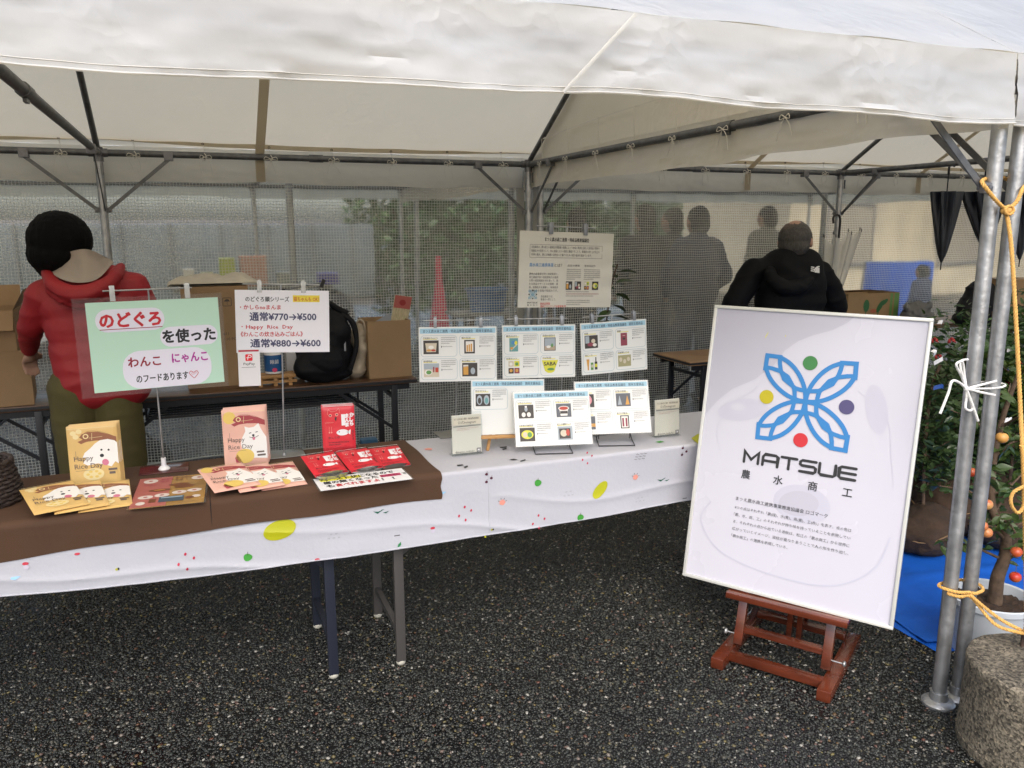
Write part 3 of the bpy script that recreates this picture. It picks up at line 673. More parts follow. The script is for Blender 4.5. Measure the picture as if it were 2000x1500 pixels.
# grey truck with a long box body, seen as the dark band behind the left curtain
t = empty('box_truck', (px_at(100, 11.5)-1.2, 11.5, 0), 'long grey covered truck parked beyond the tents, blurred by the curtain', 'truck')
GT = mat('grey_tarpaulin', (.085, .105, .11), .6, var=.25, vscale=1.5)
L_ = px_at(722, 11.5)-t.location.x
b = MB(); b.box((L_/2, 1, 1.125), (L_, 2, 1.0)); b.build('cargo_cover', GT, t, bevel=.05)
b = MB(); b.box((L_/2, 1, .57), (L_, 1.9, .1)); b.build('chassis', M['dsteel'], t)
b = MB(); b.box((-.75, 1, 1.0), (1.4, 1.9, 1.2)); b.build('cab', mat('white_paint', (.5, .52, .52), .4), t, bevel=.12)
b = MB(); b.box((-.75, -.0, 1.25), (.9, .03, .45)); b.build('window', M['black'], t)
for i in range(9): b = MB(); b.box((L_*(i+.5)/9, -.012, 1.125), (.03, .03, 1.0)); b.build('cover_bow', mat('cover_rib', (.09, .1, .1), .6), t)
for wx in (-.6, .9, L_-1.6, L_-.7):
    for wy in (.12, 1.85):
        b = MB(); b.tube([(wx, wy-.12, .38), (wx, wy+.12, .38)], .38, None, 24); wo = b.build('wheel', M['black'], t)
        b = MB(); b.tube([(wx, wy-.125, .38), (wx, wy+.125, .38)], .2, None, 16); b.build('hub', M['steel'], wo)
building('grey low building with a row of windows beyond the truck', px_at(-300, 19), px_at(640, 19), 19, 6, 1.62, mat('grey_wall', (.10, .11, .11), .8, var=.2, vscale=.8), M['dsteel'], 5)
building('cream walled low building blurred behind the right curtain', px_at(1500, 15), px_at(2350, 15), 15, 5, 2.7, mat('cream_wall', (.42, .36, .25), .85, var=.2, vscale=.7), M['dsteel'], 5, winmat=mat('dull_pane', (.25, .22, .17), .3))
# hedge trees in the middle
LEAFM = mat('leaf_green', (.065, .135, .040), .42, col2=(.030, .075, .026), vscale=9, trans=.2, tcol=(.06, .12, .02))
LEAFD = mat('leaf_dark', (.032, .068, .026), .34, col2=(.055, .09, .032), vscale=14, trans=.12, tcol=(.05, .09, .02))
LEAFB = mat('leaf_bright', (.075, .12, .028), .42, col2=(.04, .075, .02), vscale=20, trans=.3, tcol=(.14, .22, .03))
BARK = mat('bark', (.085, .055, .035), .85, var=.35, vscale=30, bump=.6, bscale=50)
def leaves(b, c, r, n, size, seed, fn=None):
    rr = random.Random(seed)
    for _ in range(n):
        while True:
            p = Vector((rr.uniform(-1, 1), rr.uniform(-1, 1), rr.uniform(-1, 1)))
            if p.length < 1 and (p.length > .45 or rr.random() < .3): break
        if noise.noise(p*2.3+Vector((seed, 0, 0))) < -.18: continue
        q = Vector(c)+Vector((p.x*r[0], p.y*r[1], p.z*r[2])); s = size*rr.uniform(.6, 1.25)
        m_ = Euler((rr.uniform(-1, 1), rr.uniform(-1, 1), rr.uniform(0, 6.28))).to_matrix()
        b.add([q+m_ @ Vector(v)*s for v in ((-.5, 0, 0), (0, .28, .06), (.5, 0, -.05), (0, -.28, .06))], [(0, 1, 2), (0, 2, 3)])
def hedge_tree(label, x, y, h, r, seed):
    t = empty('hedge_tree', (x, y, 0), label, 'tree', 'evergreen trees beyond the tents')
    b = MB(); b.tube([(0, 0, 0), (.03, 0, h*.3), (0, .02, h*.75)], [.07, .05, .02], None, 10); b.build('trunk', BARK, t)
    b = MB(); b.norecalc = True; leaves(b, (0, 0, h*.55), (r, r, h*.5), 2600, .16, seed); leaves(b, (.1, 0, h*.4), (r*.8, r*.8, h*.35), 1200, .16, seed+3); b.build('crown', LEAFM if seed % 2 else LEAFD, t, smooth=False)
for i, (px, Y, h) in enumerate(((760, 12.5, 2.9), (835, 13.2, 3.0), (905, 12.4, 3.2), (975, 13.4, 3.3), (1060, 13.0, 3.1), (1140, 12.6, 3.0), (1230, 13.5, 2.9))):
    hedge_tree(['broad dark green evergreen just right of the grey truck', 'second green evergreen from the truck, behind the pink cone', 'leafier green evergreen right of the pink cone', 'evergreen behind the left of the centre poles', 'evergreen behind the hanging notice', 'evergreen between the notice and the close pair of people', 'rightmost evergreen, behind the close pair of people'][i], px_at(px, Y), Y, h, .75, i+1)
# traffic cone, tubs, goods table inside the tent behind
c0 = onY(851, 600, 8.1); t = empty('traffic_cone', (c0.x, 8.1, .42), 'pink red traffic cone beyond the curtain right of the open cardboard box', 'cone')
PINK = mat('cone_red', (.62, .02, .08), .5)
b = MB(); b.lathe([(.13, .03), (.035, .62), (.03, .86), (0, .87)], (0, 0, 0)); b.build('cone', PINK, t)
b = MB(); b.box((0, 0, .015), (.3, .3, .03)); b.build('base', PINK, t, bevel=.01)
t2 = empty('crate', (c0.x, 8.1, 0), 'dark crate under the pink cone beyond the curtain', 'crate'); b = MB(); b.box((0, 0, .21), (.4, .4, .42)); b.build('body', mat('dark_plastic', (.03, .035, .04), .5), t2, bevel=.01); b = MB(); b.box((0, 0, .36), (.42, .42, .03)); b.build('rim', mat('dark_plastic', (.03, .035, .04), .5), t2)
c0 = onY(946, 580, 7.2); t = empty('plastic_tub', (c0.x, 7.2, .80), 'blue plastic tub seen blurred left of the centre poles', 'tub')
b = MB(); b.lathe([(.0, 0), (.16, 0), (.2, .2), (.215, .2), (.215, .215), (.19, .215), (.155, .02), (0, .02)]); b.build('body', mat('blue_plastic', (.02, .12, .32), .4), t)
b = MB(); b.lathe([(.165, .10), (.172, .12)]); b.build('rib', mat('blue_plastic', (.02, .12, .32), .4), t)
def trestle(label, x0, x1, y, z, top, leg=M['blackm']):
    t = empty('table', (x0, y, 0), label, 'table'); b = MB(); b.box(((x1-x0)/2, .22, z-.015), (x1-x0, .45, .03)); b.build('table_top', top, t, bevel=.004)
    for X in (.08, x1-x0-.08):
        for Yy in (.05, .39): b = MB(); b.bar((X, Yy, 0), (X, Yy, z-.03), .028, .028); b.build('leg', leg, t)
    return t
trestle('narrow grey table under the blue tub beyond the curtain', c0.x-.35, c0.x+.5, 7.0, .80, mat('grey_board', (.2, .2, .19), .7))
a = px_at(330, 8.2); trestle('long grey goods table inside the tent behind the left curtain', a, px_at(640, 8.2), 8.2, 1.02, mat('grey_board', (.2, .2, .19), .7))
for px, wd, hh, c, lb in ((362, 17, .17, (.75, .76, .72), 'small white box on the far goods table, leftmost'), (395, 22, .13, (.35, .34, .16), 'low olive box on the far goods table'), (437, 28, .26, (.42, .5, .06), 'yellow green box on the far goods table, blurred by the curtain'), (486, 44, .28, (.55, .27, .20), 'large salmon pink box on the far goods table'), (545, 30, .12, (.3, .33, .32), 'low grey box on the far goods table'), (630, 38, .1, (.08, .07, .35), 'flat violet box at the right end of the far goods table')):
    x = px_at(px, 8.35); t = empty('goods_box', (x, 8.35, 1.02), lb, 'box'); wm = wd/1573*8.0
    b = MB(); b.box((0, 0, hh/2), (wm, .2, hh)); b.build('body', mat('box_%d' % px, c, .6), t, bevel=.004); b = MB(); b.box((0, 0, hh+.004), (wm*1.04, .21, .008)); b.build('lid', mat('boxlid_%d' % px, tuple(min(1, v*1.5+.1) for v in c), .6), t)
# blue sheeting on a rack beyond the right curtain
p0 = onY(1655, 512, 7.9); p1 = onY(1775, 640, 7.9); t = empty('rack', (p0.x, 7.9, 0), 'rack draped in blue sheeting beyond the right curtain', 'rack')
b = MB(); b.grid(20, 10, lambda u, v: ((p1.x-p0.x)*u, -.03+.02*math.sin(u*30)*v, p0.z*(1-.75*v))); b.build('blue_sheet', mat('tarp_blue', (.008, .10, .50), .45, var=.1, bump=.3, bscale=12), t)
for X in (0, p1.x-p0.x): b = MB(); b.tube([(X, 0, 0), (X, 0, p0.z)], .016); b.build('post', M['steel'], t)
b = MB(); b.tube([(0, 0, p0.z), (p1.x-p0.x, 0, p0.z)], .016); b.build('rail', M['steel'], t)
# folded umbrellas hanging tip down outside the right curtain
def hang_umbrella(label, pxl, pxr, pxt, pyt, Y, group):
    a = onY(pxl, 388, Y); c = onY(pxr, 388, Y); tip = onY(pxt, pyt, Y); r = (c.x-a.x)/2*.86; cx = (a.x+c.x)/2
    t = empty('hanging_umbrella', (cx, Y, tip.z), label, 'umbrella', group)
    dx = tip.x-cx; H_ = a.z-tip.z; b = MB(); n = 64; vs = []; fs = []
    for i in range(9):
        q = i/8; rad = .012+(r-.012)*min(1, q*1.05)**.62
        for k in range(n):
            an = 2*PI*k/n; rr = rad*(1+.30*math.cos(an*8+q*1.5)*q); vs.append((dx*(1-q)+rr*math.cos(an)*.88, rr*math.sin(an)*.6, H_*q+.06))
    for i in range(8):
        for k in range(n): fs.append((i*n+k, i*n+(k+1) % n, (i+1)*n+(k+1) % n, (i+1)*n+k))
    b.add(vs, fs); b.build('canopy', mat('umbrella_fabric', (.022, .027, .04), .32, var=.3), t)
    b = MB(); b.tube([(dx, 0, -.005), (dx, 0, .07)], .005); b.build('ferrule', M['blackm'], t)
    b = MB(); b.tube([(0, 0, H_*.4), (0, 0, H_+.22)], .005); b.tube(smooth_pts([(0, 0, H_+.2), (0, 0, H_+.27), (.03, 0, H_+.3), (.06, 0, H_+.27)], 5), .01); b.build('handle', M['blackm'], t)
hang_umbrella('dark folded umbrella hanging tip down, left of the galvanised poles', 1820, 1876, 1837, 526, 5.22, 'dark umbrellas hung tip down along the right curtain')
hang_umbrella('dark folded umbrella hanging tip down, crossed by the front poles', 1882, 1958, 1922, 500, 5.22, 'dark umbrellas hung tip down along the right curtain')
hang_umbrella('dark folded umbrella hanging tip down at the right edge by the rope', 1962, 2010, 1990, 520, 5.20, 'dark umbrellas hung tip down along the right curtain')

# ------------------------------------------------------------------ back tables and what stands on them
WT = mat('walnut_top', (.085, .042, .022), .3, var=.35, vscale=5, stretch=(1, 9, 1)); WT2 = mat('oak_top', (.28, .16, .075), .4, var=.2, vscale=5, stretch=(1, 9, 1))
def folding_table(label, x0, y, ln, top, z=.70, dep=.45, leg=M['blackm'], group=None, shelf=True, foot=M['white'], rz=0, insets=(.13, .13)):
    t = empty('folding_table', (x0, y, 0), label, 'table', group, rot=(0, 0, rz))
    b = MB(); b.box((ln/2, dep/2, z-.0135), (ln, dep, .027)); b.build('table_top', top, t, bevel=.004)
    b = MB(); b.box((ln/2, dep/2, z-.0135), (ln+.004, dep+.004, .014)); b.build('edge_band', M['black'], t)
    for yy in (.035, dep-.035): b = MB(); b.box((ln/2, yy, z-.045), (ln-.08, .02, .034)); b.build('apron_rail', leg, t, smooth=False)
    for X, s in ((insets[0], 1), (ln-insets[1], -1)):
        for yy in (.03, dep-.03):
            b = MB(); b.bar((X, yy, .022), (X, yy, z-.035), .034, .024, None, (0, 1, 0)); lg = b.build('leg', leg, t, bevel=.002)
            b = MB(); b.ell((X, yy, .017), (.0175, .0135, .015), None, 14); b.build('foot', foot, lg)
        b = MB(); b.bar((X, .03, .13), (X, dep-.03, .13), .02, .02); b.build('stretcher', leg, t)
        b = MB(); b.bar((X, .03, z-.11), (X, dep-.03, z-.11), .02, .02); b.build('stretcher', leg, t)
        b = MB(); b.bar((X, .045, z-.3), (X+s*.33, .045, z-.055), .018, .01, None, (0, 1, 0)); b.bar((X, dep-.045, z-.3), (X+s*.33, dep-.045, z-.055), .018, .01, None, (0, 1, 0)); b.build('folding_brace', leg, t)
    if shelf:
        for i in range(6):
            yy = .07+i*(dep-.14)/5; b = MB(); b.tube([(.34, yy, z-.13), (ln-.34, yy, z-.13)], .006, None, 8); b.build('shelf_bar', leg, t)
        for X in (.34, ln-.34): b = MB(); b.tube([(X, .05, z-.05), (X, .055, z-.13), (X, dep-.055, z-.13), (X, dep-.05, z-.05)], .006, None, 8); b.build('shelf_hanger', leg, t)
    return t
folding_table('walnut topped folding table at the back, carrying backpack and open box', -.62, 4.52, 1.80, WT, group='walnut folding tables along the back curtain')
folding_table('walnut topped folding table at the far left back under the stacked cartons', -2.44, 4.52, 1.80, WT, group='walnut folding tables along the back curtain')
p = onZ(1281, 690, .7); folding_table('oak topped folding table behind the poster, its corner showing', p.x, p.y-.42, 1.5, WT2, rz=0, shelf=False, group=None)
trestle('trestle table at the back of the right tent behind the saplings', onY(1640, 600, 4.6).x-.1, 6.6, 4.45, .84, WT2)

def carton(name, label, c, wx, dy, h, rz=0, cat='box', lid='closed', flap=.08, m_=None, group=None):
    m_ = m_ or M['card']; t = empty(name, c, label, cat, group, rot=(0, 0, rz)); th = .004
    for nm, cc, dd in (('side_panel', (0, -dy/2, h/2), (wx, th, h)), ('side_panel', (0, dy/2, h/2), (wx, th, h)), ('side_panel', (-wx/2+th, 0, h/2), (th, dy-.008, h)), ('side_panel', (wx/2-th, 0, h/2), (th, dy-.008, h)), ('base_panel', (0, 0, .004), (wx-.012, dy-.012, th))):
        b = MB(); b.box(cc, dd); b.build(nm, m_, t, smooth=False)
    if lid == 'closed':
        for s in (-1, 1): b = MB(); b.box((0, s*dy/4, h+.002), (wx, dy/2-.003, th)); b.build('lid_flap', m_, t, smooth=False)
        b = MB(); b.box((0, 0, h+.0048), (wx, .05, .0012)); b.build('packing_tape', mat('tape', (.34, .23, .13), .25), t, smooth=False)
    else:
        for ax, s, ang in ((1, -1, 2.6), (1, 1, .35), (0, -1, .35), (0, 1, .5)):
            if lid == 'cut': break
            b = MB()
            if ax: b.add([(-wx/2, s*dy/2, h), (wx/2, s*dy/2, h), (wx/2, s*(dy/2+math.sin(ang)*flap), h+math.cos(ang)*flap), (-wx/2, s*(dy/2+math.sin(ang)*flap), h+math.cos(ang)*flap)], [(0, 1, 2, 3)])
            else: b.add([(s*wx/2, -dy/2, h), (s*wx/2, dy/2, h), (s*(wx/2+math.sin(ang)*flap), dy/2, h+math.cos(ang)*flap), (s*(wx/2+math.sin(ang)*flap), -dy/2, h+math.cos(ang)*flap)], [(0, 1, 2, 3)])
            b.build('lid_flap', m_, t, smooth=False)
    return t
CI = ink('carton', (.05, .04, .035))
# open carton with packets
a = onY(723, 738, 4.6); c_ = onY(803, 735, 4.6); wx = c_.x-a.x
t = carton('open_carton', 'open brown cardboard box holding a red packet, at the right end of the back table', ((a.x+c_.x)/2-.005, 4.72, .701), wx+.01, .24, .335, .04, lid='cut')
q = empty('packet', ((a.x+c_.x)/2+.07, 4.70, .95), 'red and cream packet standing out of the open cardboard box', 'packet', rot=(.12, .16, .1))
b = MB(); b.box((0, 0, .11), (.105, .012, .23)); b.build('pouch', mat('packet_cream', (.48, .42, .27), .3, var=.25, vscale=30, stretch=(6, 1, 1)), q, bevel=.004)
pr = Print(-.006); pr.rect(-.052, .15, .052, .225, mat('packet_red', (.42, .12, .10), .35)); pr.up(); pr.ellipse(0, .185, .02, .018, mat('packet_darkred', (.3, .03, .03), .4)); pr.build('printed_front', None, q)
q = empty('card_sheet', ((a.x+c_.x)/2-.0, 4.69, .98), 'pale blue grey card sticking out of the open cardboard box', 'card', rot=(.1, -.5, 0)); b = MB(); b.box((0, 0, 0), (.12, .003, .14)); b.build('sheet', mat('bluegrey_card', (.28, .31, .36), .5), q)
# tall carton with cloth
a = onY(352, 560, 4.8); c_ = onY(481, 560, 4.8); t = carton('tall_carton', 'tall brown cardboard box with umbrella symbol, behind the green sign', ((a.x+c_.x)/2, 4.84, .701), c_.x-a.x, .30, a.z-.701, 0)
pr = Print(-.152); x = onY(432, 590, 4.69).x-t.location.x; z = onY(432, 590, 4.69).z-.701
for k in (-1, 0): 
    cx = x+.03+k*.06; pr.ring(cx-.022, z-.022, cx+.022, z+.022, .005, .003, CI)
    if k == 0:
        pr.poly([(cx+.014*math.cos(an), z+.002+.013*math.sin(an)) for an in [PI*i/10 for i in range(11)]], CI); pr.stroke([(cx, z+.002), (cx, z-.012), (cx+.005, z-.014)], .002, CI)
zz = onY(436, 655, 4.69).z-.701; pr.text('611', x-.0, zz, .021, CI); pr.text('/ 10 PCS', x-.0, zz-.03, .021, CI); pr.build('printed_marks', None, t)
t = empty('folded_cloth', (t.location.x-.0, 4.84, a.z+.008), 'crumpled off white plastic sheet lying on the tall cardboard box', 'sheet')
b = MB(); 
def f(u, v):
    x = (u-.5)*.44; y = (v-.5)*.3; e = min(u, 1-u, v, 1-v); k = min(1, e*6); return (x+.01*noise.noise(Vector((y*20, 0, 3)))+.03*(u-.5), y, .012+k*(.035+.03*noise.noise(Vector((x*9, y*11, 2)))+.012*noise.noise(Vector((x*25, y*25, 5)))))
b.grid(50, 34, f); b.grid(50, 34, lambda u, v: (f(u, v)[0], f(u, v)[1], .0)); b.build('cloth', mat('offwhite_sheet', (.52, .48, .40), .5, var=.08), t)
# left cartons
a = onY(-40, 660, 4.5); c_ = onY(43, 690, 4.5)
t = carton('moving_carton', 'large brown cardboard box at the left edge, lower of two, with recycling mark', (c_.x-.20, 4.70, .701), .40, .34, .27, .12)
pr = Print(-.171); pr.stroke([(.06, .13), (.085, .175), (.11, .13)], .004, CI, True); pr.text('シャトル', -.02, .075, .03, CI, sx=.8); pr.lines(-.02, .06, .13, .03, 2, CI); pr.build('printed_marks', None, t)
t = carton('moving_carton', 'brown cardboard box with raised flaps, on top of the left edge carton', (c_.x-.235, 4.70, .976), .40, .32, .20, .05, lid='open', flap=.11)
# backpack
c0 = onY(638, 745, 4.62); t = empty('backpack', (c0.x, 4.66, .70), 'black backpack standing on the back table behind the price sign', 'backpack'); BP = mat('black_nylon', (.004, .0045, .007), .65, spec=.25, var=.3, vscale=4, bump=.3, bscale=25)
blob('pack_body', [('e', (0, 0, .18), (.165, .11, .2)), ('e', (.01, 0, .3), (.12, .10, .13)), ('e', (-.03, -.05, .1), (.15, .08, .11)), ('e', (0, 0, .05), (.17, .1, .06)), ('e', (.08, -.02, .27), (.07, .09, .13))], BP, t, .012, 4, .010, 7)
blob('front_pocket', [('e', (-.01, -.085, .13), (.11, .05, .10))], BP, t, .01, 3, .006, 9)
for s in (0, 1): b = MB(); b.tube(smooth_pts([(.10+.03*s, -.03, .38), (.165, -.05, .33-.02*s), (.175, -.06, .2), (.13, -.07, .06)], 6), .014, None, 8); b.build('shoulder_strap', BP, t)
b = MB(); b.tube(smooth_pts([(-.02, 0, .40), (.03, -.01, .445), (.09, 0, .41), (.14, -.02, .385)], 6), .017, None, 8); b.build('grab_handle', BP, t)
b = MB(); b.box((.105, -.088, .22), (.010, .004, .085)); b.build('reflective_tab', mat('grey_tab', (.28, .29, .33), .4), t)
# canvas bag
c0 = onY(700, 730, 4.6); t = empty('tote_bag', (c0.x-.0, 4.70, .70), 'slim cream canvas tote bag squeezed between backpack and cardboard box', 'bag')
blob('bag_body', [('c', (0, 0, .04), .055, (.03, 0, .26), .035), ('e', (.03, 0, .18), (.05, .09, .14)), ('e', (0, 0, .05), (.07, .09, .05))], mat('canvas_bag', (.42, .36, .28), .9, var=.1, bump=.3), t, .01, 3, .008, 12)
b = MB(); b.tube(smooth_pts([(.0, -.04, .28), (.02, -.05, .34), (.05, -.05, .33), (.06, -.05, .27)], 6), .006, None, 6); b.build('handle', mat('canvas_bag', (.42, .36, .28), .9), t)
# spray bottle tub, rack, white box
c0 = onY(535, 700, 4.62); t = empty('wipes_tub', (c0.x, 4.66, .765), 'white and blue sanitiser tub below the price sign', 'tub')
b = MB(); b.lathe([(0, 0), (.048, 0), (.05, .01), (.05, .15), (.04, .165), (0, .166)]); b.build('tub', M['white'], t)
b = MB(); b.lathe([(.0507, .012), (.0507, .105)]); b.build('label_band', mat('label_blue', (.015, .09, .26), .35), t)
pr = Print(); pr.warp = lambda x, y, z: (.0515*math.sin(x/.0515), -.0515*math.cos(x/.0515), z); pr.text('除菌', -.022, .058, .024, M['white'], bold=.01); pr.up(); pr.ellipse(0, .022, .014, .012, mat('berry', (.6, .05, .15), .4)); pr.build('printed_label', None, t)
WD = mat('pine_wood', (.40, .22, .085), .55, var=.25, vscale=7, stretch=(1, 8, 8))
t = empty('wooden_rack', (c0.x, 4.60, .70), 'small slatted pine rack on the back table under the tub', 'rack')
for i, (z, y) in enumerate(((.052, 0), (.052, .05), (.052, .10), (.022, .01), (.022, .09))): b = MB(); b.box((.0+.006*(i % 2), y, z), (.22, .022, .016)); b.build('slat', WD, t, bevel=.001)
for X in (-.08, 0, .08): b = MB(); b.box((X, .05, .036), (.02, .12, .013)); b.build('cross_slat', WD, t); b = MB(); b.box((X, .05, .007), (.02, .12, .014)); b.build('cross_slat', WD, t)
c0 = onY(575, 700, 4.8); t = carton('white_box', 'small white box beside the sanitiser tub, behind the sign pole', (c0.x, 4.80, .701), .10, .1, .2, 0, m_=M['white'])
# wire stand with black clip behind the price sign
t = empty('clip_stand', (onY(610, 700, 4.85).x, 4.85, .70), 'thin wire stand with black clip on the back table above the price sign', 'stand')
b = MB(); b.tube([(.06, 0, 0), (.06, 0, .55)], .003); b.tube([(-.15, 0, .51), (.08, 0, .55)], .003); b.build('wire', M['dsteel'], t); b = MB(); b.box((.08, 0, .545), (.02, .02, .05), None, Euler((0, .4, 0)).to_matrix()); b.box((-.15, 0, .51), (.03, .015, .02)); b.build('clip', M['black'], t)
# produce box, plastic bag, black bag, right edge carton
a = onY(1652, 640, 4.55); c_ = onY(1751, 640, 4.55); zt = onY(1700, 573, 4.55).z; t = carton('produce_box', 'brown produce carton with green leaf print, right of the man in black', ((a.x+c_.x)/2, 4.70, .845), c_.x-a.x, .30, zt-.845, 0, lid='cut', m_=mat('produce_card', (.26, .17, .085), .85, var=.1))
b = MB(); b.add([(-.23, .0, zt-.845), (.23, .0, zt-.845), (.2, -.13, zt-.83), (-.2, -.13, zt-.82)], [(0, 1, 2, 3)]); b.build('lid_flap', M['card'], t)
pr = Print(-.153); G1 = ink('leafgreen', (.02, .10, .03)); G2 = ink('midgreen', (.10, .22, .06)); wb = (c_.x-a.x)/2; hb = zt-.845
pr.rect(wb-.09, .01, wb-.065, hb-.005, G2); pr.rect(wb-.05, .01, wb-.005, hb-.005, G2); pr.up(); pr.ellipse(-.07, hb-.09, .028, .045, G1); pr.ellipse(.06, hb-.1, .02, .05, G1, a=-.6); pr.ellipse(.10, hb-.07, .016, .04, G1, a=-1); pr.stroke([(-.07, hb-.12), (-.08, .02)], .008, G1); pr.stroke([(.02, .03), (.09, hb-.05)], .006, G1); pr.ellipse(-.0, hb-.13, .03, .015, ink('rust', (.30, .09, .04))); pr.build('printed_marks', None, t)
c0 = onY(1790, 625, 4.4); t = empty('plastic_bag', (c0.x, 4.40, .845), 'half clear grey plastic bag standing beside the produce carton', 'bag')
blob('film', [('e', (0, 0, .06), (.13, .1, .09)), ('e', (.01, 0, .13), (.11, .06, .05)), ('e', (.11, 0, .15), (.02, .02, .03)), ('e', (-.11, 0, .15), (.02, .02, .03))], mat('grey_film', (.16, .16, .155), .25, trans=.35, tcol=(.3, .3, .28), var=.2), t, .01, 2, .012, 14)
c0 = onY(1893, 600, 4.3); t = empty('black_bag', (c0.x+.12, 4.3, .845), 'soft black bag slumped on the trestle table behind the saplings', 'bag')
blob('bag_body', [('e', (0, 0, .12), (.22, .12, .14)), ('e', (-.02, 0, .2), (.14, .1, .12)), ('e', (-.16, -.05, .05), (.12, .1, .06))], BP, t, .014, 3, .015, 6)
carton('moving_carton', 'tan cardboard box at the right edge behind the yellow rope', (onY(1975, 640, 4.3).x, 4.25, .845), .46, .3, .33, -.35)
# black bag on the ground behind the front table
c0 = onZ(283, 915, .0); t = empty('floor_bag', (c0.x, c0.y, 0), 'black bag on the ground behind the front table', 'bag'); blob('bag_body', [('e', (0, 0, .1), (.15, .12, .11)), ('e', (.1, 0, .07), (.08, .1, .07))], BP, t, .014, 3, .012, 7); b = MB(); b.tube(smooth_pts([(-.06, 0, .2), (0, -.02, .27), (.06, 0, .2)], 5), .008); b.build('handle', BP, t)

# ------------------------------------------------------------------ woman in red
RED = mat('red_jacket', (.30, .012, .018), .62, var=.12, vscale=5, bump=.25, bscale=14); OLV = mat('olive_trousers', (.075, .062, .018), .8, var=.15, bump=.2, bscale=30)
W = empty('person', (-.52, 4.12, 0), 'person with black bobbed hair in red hooded jacket and olive trousers, back turned', 'person')
def wl(px, py, y): p = onY(px, py, y); return Vector((p.x+.52, y-4.12, p.z))
hd = wl(118, 478, 4.16)
bd = [('e', hd+Vector((-.005, .02, -.01)), (.080, .095, .118)), ('e', hd+Vector((-.02, .115, -.02)), (.013, .02, .02)), ('e', hd+Vector((-.02, .09, -.07)), (.04, .03, .035)),
      ('c', hd+Vector((.02, -.02, -.08)), .05, wl(160, 545, 4.12), .06), ('e', Vector((.05, 0, 1.12)), (.13, .08, .22)), ('e', Vector((.06, 0, .86)), (.13, .09, .12))]
for s in (-1, 1): bd += [('e', hd+Vector((s*.08, .01, -.02)), (.012, .02, .03))]
sL = wl(82, 575, 4.12); sR = wl(262, 560, 4.12); eL = wl(60, 640, 4.2); wL = wl(62, 690, 4.42); eR = wl(300, 640, 4.2); wR = wl(262, 690, 4.42)
for s_, e_, w_ in ((sL, eL, wL), (sR, eR, wR)): bd += [('c', s_, .05, e_, .04), ('c', e_, .038, w_, .026)]
hand(bd, wL, (-.25, .6, -.45), (.8, .3, .2), (-.2, .3, 1), .98, .7); hand(bd, wR, (-.3, .7, -.3), (-.8, .3, .2), (0, .3, 1), .98, .6)
hips = [wl(150, 790, 4.12), wl(225, 790, 4.12)]
for i, h_ in enumerate(hips): bd += [('c', Vector((h_.x, 0, .84)), .078, Vector((h_.x+(-.02 if i == 0 else .03), .02, .46)), .052), ('c', Vector((h_.x+(-.02 if i == 0 else .03), .02, .46)), .05, Vector((h_.x+(-.03 if i == 0 else .04), 0, .09)), .035), ('c', Vector((h_.x+(-.03 if i == 0 else .04), -.02, .045)), .036, Vector((h_.x+(-.05 if i == 0 else .06), .13, .03)), .03)]
blob('body', bd, SK, W, .007, 2)
tc_ = (sL+sR)/2
wn_ = wl(165, 545, 4.12)
jk = [('c', wn_, .085, sL+Vector((.035, 0, -.005)), .068), ('c', wn_, .085, sR+Vector((-.035, 0, -.005)), .068), *[('c', Vector((tc_.x+o-w_, 0, z)), r_, Vector((tc_.x+o+w_, 0, z)), r_) for z, o, w_, r_ in ((1.31, 0, .09, .095), (1.22, 0, .10, .10), (1.12, .004, .098, .104), (1.02, .010, .094, .108), (.94, .018, .09, .114), (.88, .022, .092, .116), (.845, .024, .098, .110))],
      ('c', sL, .068, eL, .058), ('c', eL, .056, wL+Vector((.0, -.06, .03)), .042), ('c', sR, .068, eR, .058), ('c', eR, .056, wR+Vector((0, -.06, .03)), .046)]
blob('jacket', jk, RED, W, .010, 14, .0065, 5.2, 2)
ho_ = [(90, 528, 4.13), (104, 553, 4.02), (138, 572, 3.955), (180, 570, 3.95), (218, 548, 4.0), (236, 522, 4.12)]
hp_ = smooth_pts([tuple(wl(*q)) for q in ho_], 4)
blob('hood', [('c', hp_[i], .020+.016*math.sin(PI*i/(len(hp_)-1)), hp_[i+1], .020+.016*math.sin(PI*(i+1)/(len(hp_)-1))) for i in range(len(hp_)-1)]+[('c', Vector(hp_[i])+Vector((0, .03, -.035)), .035, Vector(hp_[i+2])+Vector((0, .03, -.035)), .035) for i in range(4, len(hp_)-6, 2)], RED, W, .008, 5, .006, 8, 3)
ne_ = smooth_pts([tuple(wl(*q)) for q in ((102, 515, 4.14), (122, 498, 4.07), (150, 488, 4.04), (176, 488, 4.05), (208, 503, 4.13))], 5)
up_ = smooth_pts([tuple(wl(*q)) for q in ((92, 520, 4.14), (110, 540, 4.02), (148, 552, 3.95), (190, 545, 3.96), (222, 512, 4.12))], 5)
b = MB(); nn_ = len(ne_)-1
def f(u, v):
    i = min(nn_-1, int(u*nn_)); k = u*nn_-i; A_ = Vector(ne_[i]).lerp(Vector(ne_[i+1]), k); B_ = Vector(up_[i]).lerp(Vector(up_[i+1]), k); p = A_.lerp(B_, v); p.y += .022*math.sin(PI*v)+.010*noise.noise(Vector((u*6, v*2.5, 2))); return tuple(p)
b.grid(40, 14, f); b.build('hood_lining', mat('beige_lining', (.33, .28, .24), .8, var=.06, bump=.2), W)
tr = [('c', Vector((hips[0].x, 0, .86)), .105, Vector((hips[1].x, 0, .86)), .105)]
for i, h_ in enumerate(hips): s = -.02 if i == 0 else .03; tr += [('c', Vector((h_.x-.01+(.02*i), 0, .84)), .108, Vector((h_.x+s, .01, .46)), .085), ('c', Vector((h_.x+s, .01, .46)), .083, Vector((h_.x+s*1.5, 0, .1)), .072)]
